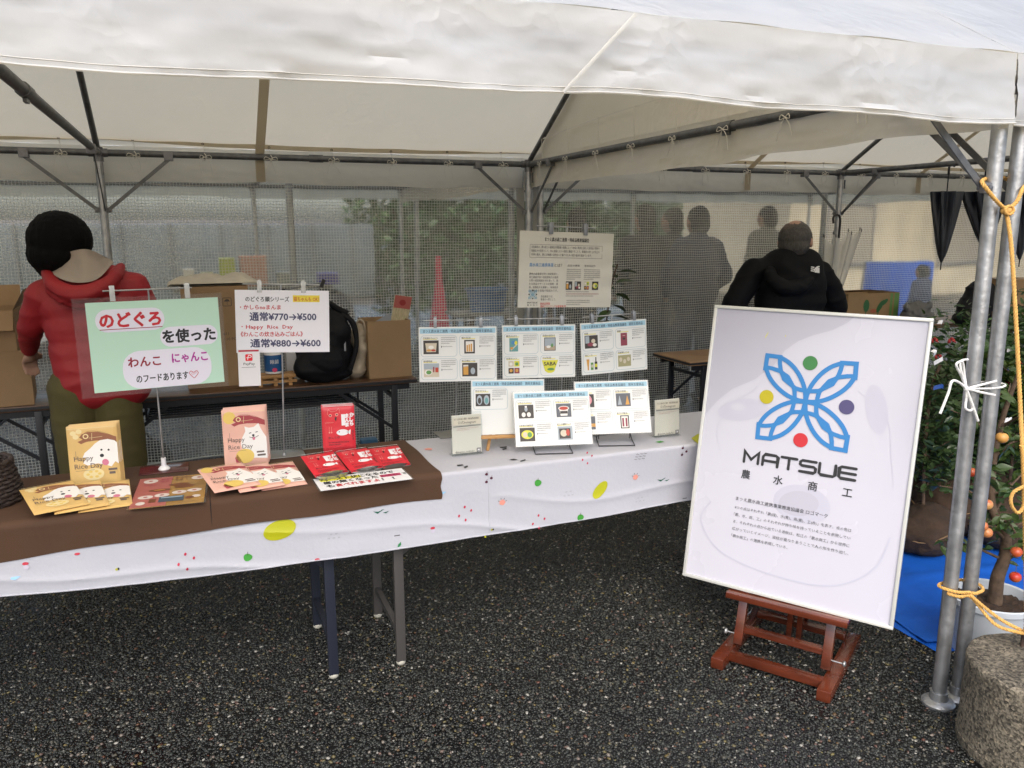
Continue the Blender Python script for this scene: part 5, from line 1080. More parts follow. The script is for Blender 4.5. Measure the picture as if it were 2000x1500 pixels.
# product cards -----------------------------------------------------------
HDR = ink('header_blue', (.33, .55, .68)); FRM = ink('frame_blue', (.36, .46, .52)); TXT = ink('small_text', (.10, .10, .11)); YLW = ink('title_yellow', (.72, .66, .22)); CW = mat('card_white', (.72, .735, .72), .3)
def photo(pr, x, z, w_, h_, kind, rr):
    dk = ink('photo_dark', (.045, .038, .034)); cr = ink('photo_cream', (.55, .49, .38)); gn = ink('photo_green', (.10, .26, .07)); rd = ink('photo_red', (.45, .05, .03)); am = ink('photo_amber', (.58, .30, .06)); gy = ink('photo_grey', (.33, .38, .42)); wt = ink('photo_white', (.72, .70, .66)); bl = ink('photo_blue', (.06, .22, .45)); pu = ink('photo_plum', (.24, .045, .07)); ye = ink('photo_yellow', (.62, .60, .05))
    R = lambda a, c, d, e, m_: pr.rect(x+a*w_/2, z+c*h_/2, x+d*w_/2, z+e*h_/2, m_); E_ = lambda a, c, d, e, m_: pr.ellipse(x+a*w_/2, z+c*h_/2, d*w_/2, e*h_/2, m_, 16)
    if kind == 'bag': R(-1, -1, 1, 1, dk); pr.up(); pr.poly([(x+a*w_/2, z+c*h_/2) for a, c in ((-.75, .6), (.75, .6), (.62, -.7), (-.6, -.7))], cr); pr.up(); E_(0, 0, .35, .25, wt); E_(-.3, -.45, .3, .15, am); E_(.3, -.45, .3, .15, rd)
    elif kind == 'tins': R(-.7, -1, .7, 1, dk); pr.up(); R(-.5, -.75, .5, .8, wt); pr.up(); [R(-.4+.27*i, -.7, -.2+.27*i, .25+.1*i, am) for i in range(3)]
    elif kind == 'plate': R(-1, -1, 1, 1, cr); pr.up(); R(-1, .15, 1, 1, gy); pr.up(); E_(-.4, -.3, .5, .42, wt); pr.up(); E_(-.35, -.3, .35, .3, gn); R(.2, -.3, .38, .5, pu); R(.5, -.3, .9, .4, rd)
    elif kind == 'beer': R(-1, -1, 1, 1, dk); pr.up(); R(-.85, -.75, -.2, .55, am); R(-.85, .4, -.2, .72, wt); E_(.4, -.2, .3, .5, gy)
    elif kind == 'fruitmap': R(-.6, -1, .6, 1, ink('photo_teal', (.12, .30, .30))); pr.up(); E_(-.05, .35, .3, .3, bl); E_(.3, .3, .2, .3, ye); pr.stroke([(x-.4*w_/2, z-.8*h_/2), (x+.5*w_/2, z+.1*h_/2)], .004, cr); E_(-.3, -.5, .2, .2, am)
    elif kind == 'sea': R(-.8, -1, .8, 1, dk); pr.up(); R(-.72, -.9, .72, .9, gy); pr.up(); R(-.72, -.9, .72, -.3, ink('photo_sand', (.42, .33, .24))); E_(-.2, -.4, .3, .2, wt); E_(.3, -.2, .15, .3, gn)
    elif kind == 'four':
        for i, (a, c) in enumerate(((-.75, .1), (.05, .1), (-.75, -.95), (.05, -.95))): R(a, c, a+.72, c+.85, (cr, ye, dk, pu)[i]); 
        pr.up(); [E_(a, c, .22, .25, (wt, gn, am, am)[i]) for i, (a, c) in enumerate(((-.4, .5), (.4, .5), (-.4, -.5), (.4, -.5)))]
    elif kind == 'saba': pr.poly([(x+a*w_/2, z+c*h_/2) for a, c in ((-1.15, .95), (1.15, .95), (.6, -.8), (.2, -1), (-.3, -1), (-.7, -.7))], ye); pr.up(); pr.text('SABA', x, z+.1*h_/2, h_*.36, dk, 'c', wmax=w_*.85, bold=.03); E_(.1, -.45, .5, .2, gn)
    elif kind == 'crowd': R(-1, -1, 1, 1, dk); pr.up(); R(-.9, -.2, -.3, .9, gy); E_(.3, .1, .3, .35, cr); E_(-.1, -.4, .5, .3, pu); E_(.5, -.5, .3, .25, wt)
    elif kind == 'book': R(-.5, -1, .5, 1, pu); pr.up(); E_(0, .1, .22, .18, dk); R(-.2, .55, .2, .62, cr)
    elif kind == 'bottles': pr.poly([(x+a*w_/2, z+c*h_/2) for a, c in ((-.85, .95), (-.35, .95), (-.5, -.6), (-.5, -1), (-.7, -1), (-.7, -.6))], am); R(-.2, -1, .2, .15, gn); R(.4, -1, .8, .25, dk); R(.52, .2, .68, .95, dk); pr.up(); R(.42, -.6, .78, -.1, ye); R(-.85, .7, -.36, .95, wt); E_(0, -.4, .15, .25, cr)
    elif kind == 'shells': R(-1, -.9, 1, .9, ink('photo_olive', (.33, .31, .17))); pr.up(); [E_(-.6+.6*i, -.1+.3*((i+1) % 2), .24, .35, cr) for i in range(3)]
    elif kind == 'jars': R(-1, -1, 1, 1, dk); pr.up(); E_(0, .35, .2, .35, gy); E_(-.35, -.45, .26, .35, wt); E_(.35, -.45, .26, .35, wt); R(-.14, .6, .14, .85, wt); 
    elif kind == 'cup': R(-1, -1, 1, 1, ink('photo_slate', (.10, .11, .13))); pr.up(); pr.poly([(x+a*w_/2, z+c*h_/2) for a, c in ((-.6, .25), (.6, .25), (.45, -.8), (-.45, -.8))], wt); pr.up(); E_(0, .3, .72, .35, wt); R(-.5, -.5, .5, -.1, dk); pr.up(); E_(0, .3, .6, .26, rd)
    elif kind == 'glasses': R(-1, -.9, 1, .9, dk); pr.up(); E_(-.48, 0, .38, .7, gy); E_(.48, 0, .38, .7, gy); pr.up(); E_(-.48, -.1, .22, .45, dk); E_(.48, -.1, .22, .45, ink('photo_teal', (.12, .30, .30)))
    elif kind == 'food': R(-1, -1, 1, 1, dk); pr.up(); E_(0, 0, .8, .65, ye); pr.up(); E_(-.3, 0, .3, .4, cr); E_(.3, -.05, .3, .4, gn)
    elif kind == 'sashimi': R(-1, -1, 1, 1, gy); pr.up(); R(-.8, -.8, .7, .7, dk); pr.up(); E_(-.2, 0, .45, .5, cr); E_(.35, .1, .25, .5, rd)
    elif kind == 'lamps': R(-1, -1, 1, 1, ink('photo_slate', (.10, .11, .13))); pr.up(); [pr.poly([(x+(c+a)*w_/2, z+h*h_/2) for a, h in ((-.28, -.75), (.28, -.75), (0, .7))], m_) for c, m_ in ((-.5, gy), (.55, am))]
    elif kind == 'cone': R(-1, -1, 1, 1, dk); pr.up(); E_(.1, .1, .6, .8, ink('photo_pink', (.70, .28, .33)))
    elif kind == 'wines': R(-.6, -1, .6, 1, dk); pr.up(); R(-.45, -.85, .45, .85, wt); pr.up(); [R(a, -.7, a+.25, .6, pu) for a in (-.35, .1)]
    elif kind == 'sunset': R(-1, -1, 1, 1, ink('photo_slate', (.10, .11, .13))); pr.up(); R(-1, -.6, 1, -.1, am)
def product_card(label, P, cells, titles, nodraw=()):
    t = empty('product_card', mtx=P, label=label, cat='card', group='product cards shown on the table'); W_, H_ = .303, .216; sheet('laminate', W_, H_, .0010, M['lam'], t); sheet('paper', W_-.008, H_-.007, .0022, CW, t)
    pr = Print(-.0013); pr.rect(-.143, .080, .143, .099, HDR); pr.up(); pr.text('まつえ農水商工連携・特産品推進協議会　開発支援商品', 0, .083, .0125, ink('header_text', (.02, .04, .07)), 'c', wmax=.262, bold=.012)
    for i, k in enumerate(cells):
        if not k: continue
        cx = (-.072, .074)[i % 2]; cz = (.032, -.056)[i//2]; pr.ring(cx-.068, cz-.040, cx+.068, cz+.040, .012, .0014, FRM)
        pr.rect(cx-.060, cz+.025, cx-.008, cz+.0285, YLW); pr.up(); pr.text(titles[i], cx-.060, cz+.0265, .0085, TXT, wmax=min(.055, .0085*len(titles[i])), bold=.012); pr.lay -= 1
        pr.lines(cx+.008, cz+.036, cx+.062, cz+.006, 4, TXT, .55); pr.rect(cx+.008, cz-.006, cx+.011, cz+.001, TXT); pr.lines(cx+.0125, cz+.001, cx+.05, cz-.005, 1, TXT, .6, False)
    pr.build('lettering', None, t, smooth=False)
    for i, k in enumerate(cells):
        if not k: continue
        cx = (-.072, .074)[i % 2]; cz = (.032, -.056)[i//2]; q = Print(-.0015); photo(q, cx-.030, cz-.004, .058, .052, k, None); q.build('product_photo', None, t, smooth=False)
    return t
Ph = [pose((.921, 2.901, 1.090), -.263, .04, -.004), pose((1.252, 2.889, 1.083), -.175, .08, -.010), pose((1.579, 2.873, 1.085), -.046, .065, .027)]
cards = [('leftmost hanging product card, with beer glass and food plate photos', ('bag', 'tins', 'plate', 'beer'), ('宍道湖かりんとう', '鯖の缶詰', '地域特産', '松江地ビール'), (-.13, .125), (-.085, .088), (890, 850), (CLS, CLG), 'plate'),
         ('middle hanging product card, with yellow SABA pack photo', ('fruitmap', 'sea', 'four', 'saba'), ('観光のぼり', '海藻の詰合せ', 'お茶セット', 'さば缶詰'), (-.125, .12), (-.092, .093), (1052, 850), None, 'plate'),
         ('rightmost hanging product card, with beer bottles and plum packet photos', ('crowd', 'book', 'bottles', 'shells'), ('体験', '和紙', '地ビール', '宍道湖しじみ'), (-.13, .125), (-.095, .092), (1184, 845), None, 'plate')]
for P, (lb, ce, ti, bar_, cl, bs, cm, kd) in zip(Ph, cards):
    product_card(lb, P, ce, ti)
    stand('stand holding the '+lb.split(',')[0], P, .216, bar_[0], bar_[1], cl, bs, TW, kd, CLG if cm is None else cm[1], .013, .036, topx=0)
P4 = pose((1.094, 2.818, .887), -.051, .183, -.050); product_card('mostly blank product card with one photo, on the wooden mini easel', P4, ('glasses', None, None, None), ('切子ガラス', '', '', ''))
P5 = pose((1.241, 2.729, .849), -.236, .38, .002); product_card('nearest product card on a black wire easel, with red ice cream cup photo', P5, ('jars', 'cup', 'food', 'sashimi'), ('いちじくジャム', 'いちじくアイス', '日本海の海鮮料理', '松江の海鮮セット'))
P6 = pose((1.502, 2.735, .868), -.284, .38, .008); product_card('product card on the right wire easel, left side hidden by the nearest card', P6, ('cone', 'lamps', 'sunset', 'wines'), ('和菓子', '出雲の照明', '夕日', '松江の醤油'))
# big notice sheet
Pn = pose((1.403, 2.96, 1.395), .024, .007, -.036); t = empty('notice_sheet', mtx=Pn, label='large cream laminated notice with blue flower emblem hanging highest on the table', cat='notice')
W_, H_ = .42, .30
b = MB(); nf = lambda x, z: .0016*math.sin(z*70)*max(0, x/.21)**2+.0009*math.sin(z*45+1)*max(0, -x/.21)**2
b.grid(40, 40, lambda u, v: ((u-.5)*W_, nf((u-.5)*W_, (v-.5)*H_), (v-.5)*H_)); b.grid(40, 40, lambda u, v: ((u-.5)*W_, nf((u-.5)*W_, (v-.5)*H_)+.0012, (v-.5)*H_)); b.build('paper', mat('notice_paper', (.60, .585, .52), .28, bump=.05), t)
pr = Print(-.0006); pr.warp = lambda x, y, z: (x, y+nf(x, z), z); BLH = ink('heading_blue', (.10, .26, .50)); TG = ink('text_grey', (.08, .08, .08))
pr.text('まつえ農水商工連携・特産品推進協議会', -.102, .112, .0165, BLK, wmax=.198, bold=.018); pr.ring(-.165, .048, .158, .098, .001, .001, TG)
for i, s in enumerate(('当協議会は、農水商工の連携及び事業者の連携によって地域の資源を活用した新商品の開発や', '販路拡大を目的として、市の支援により一体的に推進することで、事業者の売り上げ向上や', '所得の増大、更には地域の活性化へと繋げるための取り組みを進めています。')): pr.text(s, -.159, .084-.0148*i, .0105, TG, wmax=.305 if i < 2 else .27)
pr.text('農水商工連携事業', -.165, .012, .015, BLH, wmax=.105, bold=.015); pr.text('とは？', -.056, .012, .014, TG, wmax=.034)
for i, s in enumerate(('農林水産業者が持つ地域資源と、', '商工業者が持つ技術開発力や販売', '力等の経営資源を持ち寄って、新', 'たな商品やサービスの開発・提', '供、販路拡大を展開し、地域経済', 'の活性化を目指す取組みです。')): pr.text(s, -.165, -.021-.0132*i, .0098, TG, wmax=.128)
pr.text('当協議会では、', -.112, -.110, .0095, TG, wmax=.055); pr.text('事業の一環として、', -.112, -.122, .0095, TG, wmax=.068); pr.text('新商品事業', -.113, -.139, .0098, REDI, wmax=.043, bold=.01); pr.text('農商工マッチング支援事業 等', -.113, -.1505+.0005, .0098, REDI, wmax=.115, bold=.01) if False else pr.text('農商工マッチング支援事業 等', -.113, -.149, .0085, REDI, wmax=.115, bold=.01)
pr.text('品目の開発', .003, .014, .0085, TG, wmax=.055); pr.text('新商品試作', .080, .014, .0085, TG, wmax=.05)
pr.lines(0, .006, .064, -.040, 6, TG, .55); pr.lines(.078, .006, .152, -.040, 6, TG, .55); pr.lines(0, -.083, .105, -.090, 1, TG, .6, False); pr.lines(0, -.092, .152, -.099, 1, DRED, .6, False); pr.lines(0, -.101, .125, -.107, 1, TG, .6, False); pr.lines(.004, -.118, .11, -.142, 3, TG, .5)
pr.build('lettering', None, t, smooth=False)
for i in range(4):
    q = Print(-.0014); photo(q, .012+i*.040, -.062, .029, .034, ('beer', 'crowd', 'four', 'food')[i], None); q.build('product_photo', None, t, smooth=False)
def logo(pr, cx, cz, s, blue, dots, lw=.0125):
    for sx, sz in ((1, 1), (-1, 1), (-1, -1), (1, -1)):
        Q = lambda l: [(cx+sx*x*s, cz+sz*z*s) for x, z in l]
        pr.curve(Q([(.108, .150), (.075, .134), (.045, .108), (.020, .072), (.005, .035), (.0, -.002)]), lw*s, blue); pr.curve(Q([(.154, .104), (.137, .073), (.110, .044), (.074, .019), (.036, .004), (-.002, 0)]), lw*s, blue)
        pr.stroke(Q([(.100, .150), (.154, .152), (.156, .096)]), lw*s, blue); pr.stroke(Q([(.109, .156), (.106, .128), (.100, .104), (.084, .072), (.058, .055), (.044, .046), (.040, .02), (.038, .0)]), lw*s*.95, blue)
        pr.stroke(Q([(.160, .109), (.130, .106), (.104, .100), (.072, .082), (.055, .058), (.046, .044), (.02, .04), (.0, .038)]), lw*s*.95, blue)
    for (a, c), m_ in zip(((0, .139), (-.139, 0), (.140, -.001), (0, -.139)), dots): pr.ellipse(cx+a*s, cz+c*s, .0255*s, .0255*s, m_, 32)
pr = Print(-.0008); pr.warp = lambda x, y, z: (x, y+nf(x, z), z); logo(pr, -.147, -.098, .115, ink('emblem_blue', (.08, .30, .45)), [BLK]*4); pr.text('MATSUE', -.170, -.134, .008, BLK, wmax=.045, bold=.02); pr.text('農  水  商  工', -.170, -.143, .006, BLK, wmax=.045); pr.build('emblem', None, t, smooth=False)
stand('stand holding the large cream notice', Pn, .30, -.135, .13, (-.078, .076), (1094, 838), TW, 'plate', CLG, .018, .045, topx=-.0)
# acrylic contact cards
def qr_card(label, px, py):
    p = onZ(px, py, TW); t = empty('card_holder', mtx=pose((p.x, p.y, TW), -.02, .06), label=label, cat='card holder', group='clear acrylic card holders'); 
    b = MB(); b.box((0, -.003, .078), (.122, .002, .152)); b.box((0, .006, .083), (.122, .002, .162)); b.box((0, .015, .002), (.122, .05, .003)); b.build('holder', M['acr'], t, smooth=False)
    b = MB(); b.box((0, .0015, .082), (.114, .002, .146)); b.build('card', mat('card_cream', (.66, .64, .56), .5), t, smooth=False)
    pr = Print(-.0045); pr.rect(-.054, .118, .054, .146, ink('beige_head', (.55, .52, .42))); pr.up(); pr.text('まつえ農水商工連携・特産品推進協議会', 0, .137, .008, TG, 'c', wmax=.096, bold=.01); pr.text('公式Instagram', 0, .122, .012, TG, 'c', wmax=.07, bold=.012); pr.rect(-.054, .112, .054, .114, TG); pr.lines(-.04, .108, .045, .096, 2, ink('pinkish', (.45, .30, .27)), .5)
    pr.text('@matsue_noshoko', -.048, .012, .010, TG, wmax=.075, bold=.01); pr.rrect(.036, .010, .052, .026, .003, BLK); pr.up(); pr.ring(.0385, .0125, .0495, .0235, .003, .0012, M['white']); pr.ellipse(.044, .018, .003, .003, M['white'], 12); pr.build('lettering', None, t, smooth=False)
    return t
qr_card('acrylic holder with cream contact card, left of the wooden mini easel', 913, 889); qr_card('acrylic holder with cream contact card, right end of the table near the poster', 1303, 853)
# wooden mini easel
t = empty('mini_easel', onZ(962, 870, TW), 'small wooden easel carrying the mostly blank product card', 'easel'); o0 = t.location.copy()
PW = mat('light_wood', (.46, .25, .09), .55, var=.15, vscale=20, stretch=(1, 6, 6))
def wb(nm, a, c, w1=.011, w2=.008): b = MB(); b.bar(Vector(a)-o0, Vector(c)-o0, w1, w2, None, (0, 1, 0)); return b.build(nm, PW, t, bevel=.001)
l_ = P4 @ Vector((-.115, -.006, -.113)); r_ = P4 @ Vector((.10, -.006, -.113)); wb('ledge', l_, r_, .012, .016)
f0 = onZ(952, 880, TW); top_ = P4 @ Vector((0, .012, .10)); wb('leg', f0, P4 @ Vector((-.03, .012, .09))); wb('leg', onZ(1030, 872, TW), P4 @ Vector((.03, .012, .09))); wb('leg', Vector((top_.x, top_.y+.13, TW)), top_); wb('crossbar', P4 @ Vector((-.05, .012, -.02)), P4 @ Vector((.05, .012, -.02)))
# wire easels
def wire_easel(label, pts, P):
    t = empty('wire_easel', onZ(*pts[0], TW), label, 'easel', 'black wire easels holding product cards'); o0 = t.location.copy(); fl, fr_, bl, br = [onZ(*q, TW+.003)-o0 for q in pts]
    h_ = Vector((0, 0, .030)); e = (fr_-fl)*.06
    b = MB(); b.tube([bl, fl, fr_, br], .0021, None, 8); b.build('base_wire', M['blackm'], t); b = MB(); b.tube([bl+e, bl+e+h_, br-e+h_, br-e], .0021, None, 8); b.build('front_lip', M['blackm'], t)
    up = [P @ Vector((x, .006, .03))-o0 for x in (-.04, .04)]; b = MB(); b.tube([bl, up[0], up[1], br], .0021, None, 8); b.build('back_rest', M['blackm'], t)
    m_ = (bl+br)/2+Vector((0, .12, 0)); b = MB(); b.tube([up[0], m_-e*.5, m_+e*.5, up[1]], .0021, None, 8); b.build('rear_strut', M['blackm'], t)
wire_easel('black wire easel under the nearest product card', ((1046, 887), (1119, 885), (1041, 873), (1112, 871)), P5)
wire_easel('black wire easel at the right end, lip in front of a card', ((1170, 871), (1240, 870), (1165, 857), (1233, 856)), P6)

# ------------------------------------------------------------------ pouches
YP = mat('pouch_gold', (.66, .44, .16), .38, var=.08, vscale=10, bump=.12, bscale=25); PP = mat('pouch_pink', (.72, .42, .34), .38, var=.06, vscale=10, bump=.12, bscale=25)
PBR = ink('fish_brown', (.26, .10, .045)); PRD = ink('fish_red', (.33, .045, .055)); DOGW = ink('dog_white', (.80, .79, .77)); PGD = ink('rice_gold', (.72, .52, .13)); TNG = ink('tongue', (.60, .18, .28)); LTX = ink('pack_text', (.13, .10, .09)); CRM = ink('root_cream', (.75, .62, .32)); PLUM = ink('plum', (.40, .05, .09))
def pouch_print(kind):
    pr = Print(-.0042); fb = PBR if kind == 'y' else PRD
    if kind == 'y':
        for i, (x, z) in enumerate(((-.055, .078), (-.038, .083), (-.048, .066))): pr.ellipse(x, z, .009, .008, CRM, 12)
    else: pr.ellipse(-.049, .074, .021, .022, PGD, 20)
    pr.up(); pr.curve([(-.034, .062), (-.012, .082), (.03, .076), (.068, .058)], .001, fb)
    pr.poly([(-.038, .064), (-.030, .074), (-.012, .080), (.018, .078), (.045, .069), (.070, .058), (.070, .040), (.040, .048), (.010, .050), (-.018, .048), (-.034, .042), (-.044, .050), (-.028, .056)], fb)
    pr.up(); pr.ellipse(-.019, .066, .0085, .0085, CRM, 16); pr.stroke([(.0, .076), (-.002, .052)], .0012, CRM); pr.stroke([(-.010, .060), (.0, .060), (.030, .062)], .0010, CRM); pr.up(); pr.ellipse(-.019, .066, .0052, .0052, fb, 14)
    if kind == 'y': dog = [(.006, .040), (.022, .050), (.045, .052), (.064, .046), (.072, .038), (.072, -.032), (.062, -.024), (.050, -.040), (.036, -.034), (.010, -.026), (-.020, -.030), (-.032, -.022), (-.022, -.002), (-.034, -.006), (-.026, .012), (-.008, .026)]
    else: dog = [(.002, .022), (.0, .040), (.014, .034), (.032, .036), (.048, .048), (.054, .030), (.062, .014), (.072, -.004), (.072, -.080), (-.004, -.072), (-.010, -.048), (-.016, -.022), (-.010, .0)]
    pr.poly(dog, DOGW); pr.up()
    if kind == 'y':
        pr.ellipse(.024, .018, .0034, .0034, BLK, 12); pr.ellipse(.045, .016, .0034, .0034, BLK, 12); pr.ellipse(.024, -.001, .0062, .0058, BLK, 14); pr.ellipse(.033, -.024, .010, .011, TNG, 14, .5); pr.ellipse(-.004, -.060, .031, .020, CRM, 24); pr.up(); 
        for k in range(6): pr.ellipse(-.004+.017*math.cos(k*PI/3), -.060+.010*math.sin(k*PI/3), .0055, .004, PGD, 10)
        pr.rect(.04, -.052, .066, -.045, LTX); pr.rect(.042, -.064, .06, -.056, LTX)
    else:
        pr.stroke([(.014, .014), (.022, .016)], .0026, BLK); pr.stroke([(.036, .016), (.044, .018)], .0026, BLK); pr.ellipse(.028, .006, .0045, .004, BLK, 12); pr.curve([(.014, .001), (.024, -.002), (.028, .002), (.034, -.002), (.046, .004)], .0018, BLK); pr.ellipse(.029, -.006, .005, .0055, TNG, 12)
        pr.ellipse(-.004, -.066, .031, .026, PGD, 24); pr.poly([(-.038, -.07), (-.03, -.058), (-.012, -.09), (-.034, -.095)], PLUM); pr.up(); pr.rect(.036, -.058, .062, -.052, LTX); pr.rect(.038, -.070, .066, -.063, LTX)
    pr.up(2); pr.text('Happy', -.058, -.014, .0215, LTX, wmax=.056, bold=.0); pr.text('Rice Day', -.058, -.040, .0215, LTX, wmax=.082, bold=.0); pr.rect(-.056, -.046, .0, -.0452, LTX); pr.rect(-.052, -.004, -.051, .02, LTX)
    pr.rect(-.072, .092, .072, .0935, CRM); return pr
def pouch_mesh(bodym):
    b = MB(); vs = []
    def f(u, v, sgn):
        x = (u-.5)*.148; z = (v-.5)*.202; e = min(1, min(u, 1-u)*14)*min(1, min(v, 1-v)*18); return (x, sgn*(.0004+.0036*e), z)
    b.grid(28, 36, lambda u, v: f(u, v, -1)); b.grid(28, 36, lambda u, v: f(1-u, v, 1)); return b
def pouch(label, P, kind, group):
    global _pc
    t = empty('food_pouch', mtx=P, label=label, cat='pouch', group=group)
    if kind not in _pc:
        a = pouch_mesh(None).build('pouch', YP if kind == 'y' else PP); q = pouch_print(kind).build('printed_front', None, smooth=False); _pc[kind] = (a, q); a.parent = t; q.parent = t
    else:
        for o in _pc[kind]: part(o, o.name, t)
    return t
_pc = {}
g1 = 'golden rice pouches for dogs'; g2 = 'pink rice pouches for dogs'
by = onZ(185, 945, TB)
for k in range(4): pouch(['golden rice pouch with white dog, front one of the upright stack', 'golden rice pouch second in the upright stack, edge showing', 'golden rice pouch third in the upright stack, edge showing', 'golden rice pouch at the back of the upright stack'][k], pose((-.343+.003*k, 2.875+.0085*k, TB+.106+.001*k), -.02+.01*k, .10, .012*(k % 2)), 'y', g1)
for k in range(4): pouch(['pink rice pouch with white dog, front one of the upright stack', 'pink rice pouch second in the upright stack, edge showing', 'pink rice pouch third in the upright stack, edge showing', 'pink rice pouch at the back of the upright stack'][k], pose((.133+.003*k, 2.935+.0085*k, TB+.106+.002*k), -.03+.01*k, .10, .01*(k % 2)), 'p', g2)
def flat(px, py, yaw, lift, tilt): p = onZ(px, py, TB+lift); return pose(p, yaw, tilt, 0)
for k, (px, py, yw) in enumerate(((205, 968, .10), (153, 970, .22), (106, 971, .34))): pouch(['golden pouch lying flat, rightmost of the three in front of the upright golden stack', 'golden pouch lying flat, middle of the three, partly covered', 'golden pouch lying flat, leftmost of the three, on top'][k], flat(px, py, yw, .014+.009*k, 1.44), 'y', g1)
for k, (px, py, yw) in enumerate(((543, 929, .12), (497, 932, .20), (447, 932, .24))): pouch(['pink pouch lying flat, rightmost of the three in front of the price sign base', 'pink pouch lying flat, middle of the three, partly covered', 'pink pouch lying flat, leftmost of the three, on top'][k], flat(px, py, yw, .014+.009*k, 1.44), 'p', g2)
# red pouches
RP_ = mat('pouch_red', (.60, .012, .028), .3, bump=.2, bscale=22, var=.08); SIL = mat('foil_silver', (.42, .41, .40), .22, metal=.7, bump=.3, bscale=30)
def red_print(y0=-.0042):
    pr = Print(y0); PK = ink('salmon_line', (.75, .28, .24)); W0 = M['white']
    pr.curve([(-.040, .055), (-.036, .074), (-.026, .066), (-.008, .068), (.002, .078), (.004, .060)], .0012, PK); pr.ellipse(-.030, .052, .006, .006, PK, 12); pr.ellipse(-.006, .054, .006, .006, PK, 12); pr.up(); pr.ellipse(-.030, .052, .003, .003, BLK, 10); pr.ellipse(-.006, .054, .003, .003, BLK, 10)
    pr.poly([(-.014, .044), (-.006, .045), (-.010, .028), (-.014, .036)], BLK)
    pr.rrect(.010, .012, .024, .054, .001, W0); 
    for i, c in enumerate('かしら'): pr.text(c, .041, .043-.0165*i, .017, W0, bold=.06)
    for i, c in enumerate('まんま'): pr.text(c, .024, .040-.0165*i, .017, W0, bold=.06)
    pr.ellipse(.012, -.014, .022, .0115, W0, 24); pr.poly([(.028, -.014), (.042, -.004), (.040, -.024)], W0); pr.up(); pr.ellipse(.0, -.011, .0022, .0022, BLK, 10)
    for x in (-.030, -.022): pr.ellipse(x-.006, -.012, .0028, .0028, PK, 10); pr.rect(x-.0065, -.01, x-.0055, .01, PK)
    for i, c in enumerate('のどぐろ'): pr.text(c, .046, -.016-.0095*i, .0095, BLK, bold=.02)
    pr.text('かしらの', -.040, -.036, .010, BLK, bold=.015); pr.lines(-.040, -.046, .034, -.062, 2, BLK, .6); pr.lines(-.05, .028, -.02, .022, 1, PK, .6, False); pr.rect(-.056, .0855, .056, .087, W0); return pr
def red_mesh(foot=True):
    b = MB()
    def f(u, v, s): 
        x = (u-.5)*.118; z = (v-.5)*.172; e = min(1, min(u, 1-u)*12)*min(1, min(v, 1-v)*16); return (x, s*(.0004+.0036*e), z)
    b.grid(20, 28, lambda u, v: f(u, v, -1), RP_); b.grid(20, 28, lambda u, v: f(1-u, v, 1), SIL); return b
g3 = 'red fish snack pouches'; _rc = None
def red_pouch(label, P, gus=False):
    global _rc
    t = empty('snack_pouch', mtx=P, label=label, cat='pouch', group=g3)
    if _rc is None:
        a = red_mesh().build('pouch'); q = red_print().build('printed_front', None, smooth=False); _rc = (a, q); a.parent = t; q.parent = t
    else:
        for o in _rc: part(o, o.name, t)
    if gus:
        b = MB(); b.grid(20, 6, lambda u, v: ((u-.5)*.120, -.004+(.030*math.sin(PI*u))*math.sin(PI*v)*.9*(1 if v < .5 else 1), -.086-.014*math.sin(PI*u)*v+.001*math.sin(u*20)), SIL)
        b.grid(20, 3, lambda u, v: ((u-.5)*.120, -.004+.002-.020*math.sin(PI*u)*v, -.070-.020*math.sin(PI*u)-.006*v), SIL); b.build('bottom_gusset', None, t)
    return t
sp = onZ(668, 890, TB); 
for k in range(3): red_pouch(['front red snack pouch with white fish, standing in the clear rack', 'middle red snack pouch standing in the clear rack', 'rear red snack pouch standing in the clear rack'][k], pose((sp.x-.003, sp.y+.022+.010*k, TB+.099+.002*k), -.10, .12))
t = empty('display_rack', mtx=pose((sp.x-.003, sp.y, TB), -.10, 0), label='clear acrylic display rack holding upright red pouches', cat='rack')
b = MB(); b.box((0, .055, .095), (.128, .0025, .19), None, Euler((-.12, 0, 0)).to_matrix()); b.box((0, -.004, .018), (.128, .0025, .036), None, Euler((-.12, 0, 0)).to_matrix()); b.box((0, .03, .002), (.128, .075, .003)); b.box((-.063, .03, .018), (.0025, .07, .03)); b.box((.063, .03, .018), (.0025, .07, .03)); b.build('holder', M['acr'], t, smooth=False)
for k, (px, py, yw, gu) in enumerate(((760, 893, .05, True), (702, 899, .16, True), (634, 907, .16, True))): red_pouch(['red snack pouch lying flat, rightmost of three', 'red snack pouch lying flat, middle of three', 'red snack pouch lying flat, leftmost of three, below the upright ones'][k], flat(px, py, yw, .014+.009*k, 1.38), gu)
# menu and note
def flatquad(q, z, name, label, paperm, cat):
    TL, TR, BR, BL = [onZ(a, c, z) for a, c in q]; c = (TL+TR+BR+BL)/4; e = (BR-BL)+(TR-TL); yaw = math.atan2(e.y, e.x); W_ = ((BR-BL).length+(TR-TL).length)/2; H_ = ((TL-BL).length+(TR-BR).length)/2
    t = empty(name, mtx=pose(c, yaw, PI/2), label=label, cat=cat); sheet('laminate', W_, H_, .0010, M['lam'], t); sheet('paper', W_-.012, H_-.012, .0018, paperm, t); return t, W_, H_
t, W_, H_ = flatquad(((265, 935), (403, 926), (408, 978), (254, 998)), TB+.002, 'menu_sheet', 'laminated pink and gold leaflet lying flat below the green sign', mat('leaflet_gold', (.36, .20, .05), .25, var=.2), 'leaflet')
pr = Print(-.0011); PKM = ink('leaflet_pink', (.40, .12, .10)); pr.rect(-W_/2+.006, -H_/2+.006, -.004, H_/2-.006, PKM); pr.up(); w2, h2 = W_/2, H_/2; RB = ink('leaf_brown', (.16, .055, .02)); RW = ink('leaf_white', (.68, .60, .56))
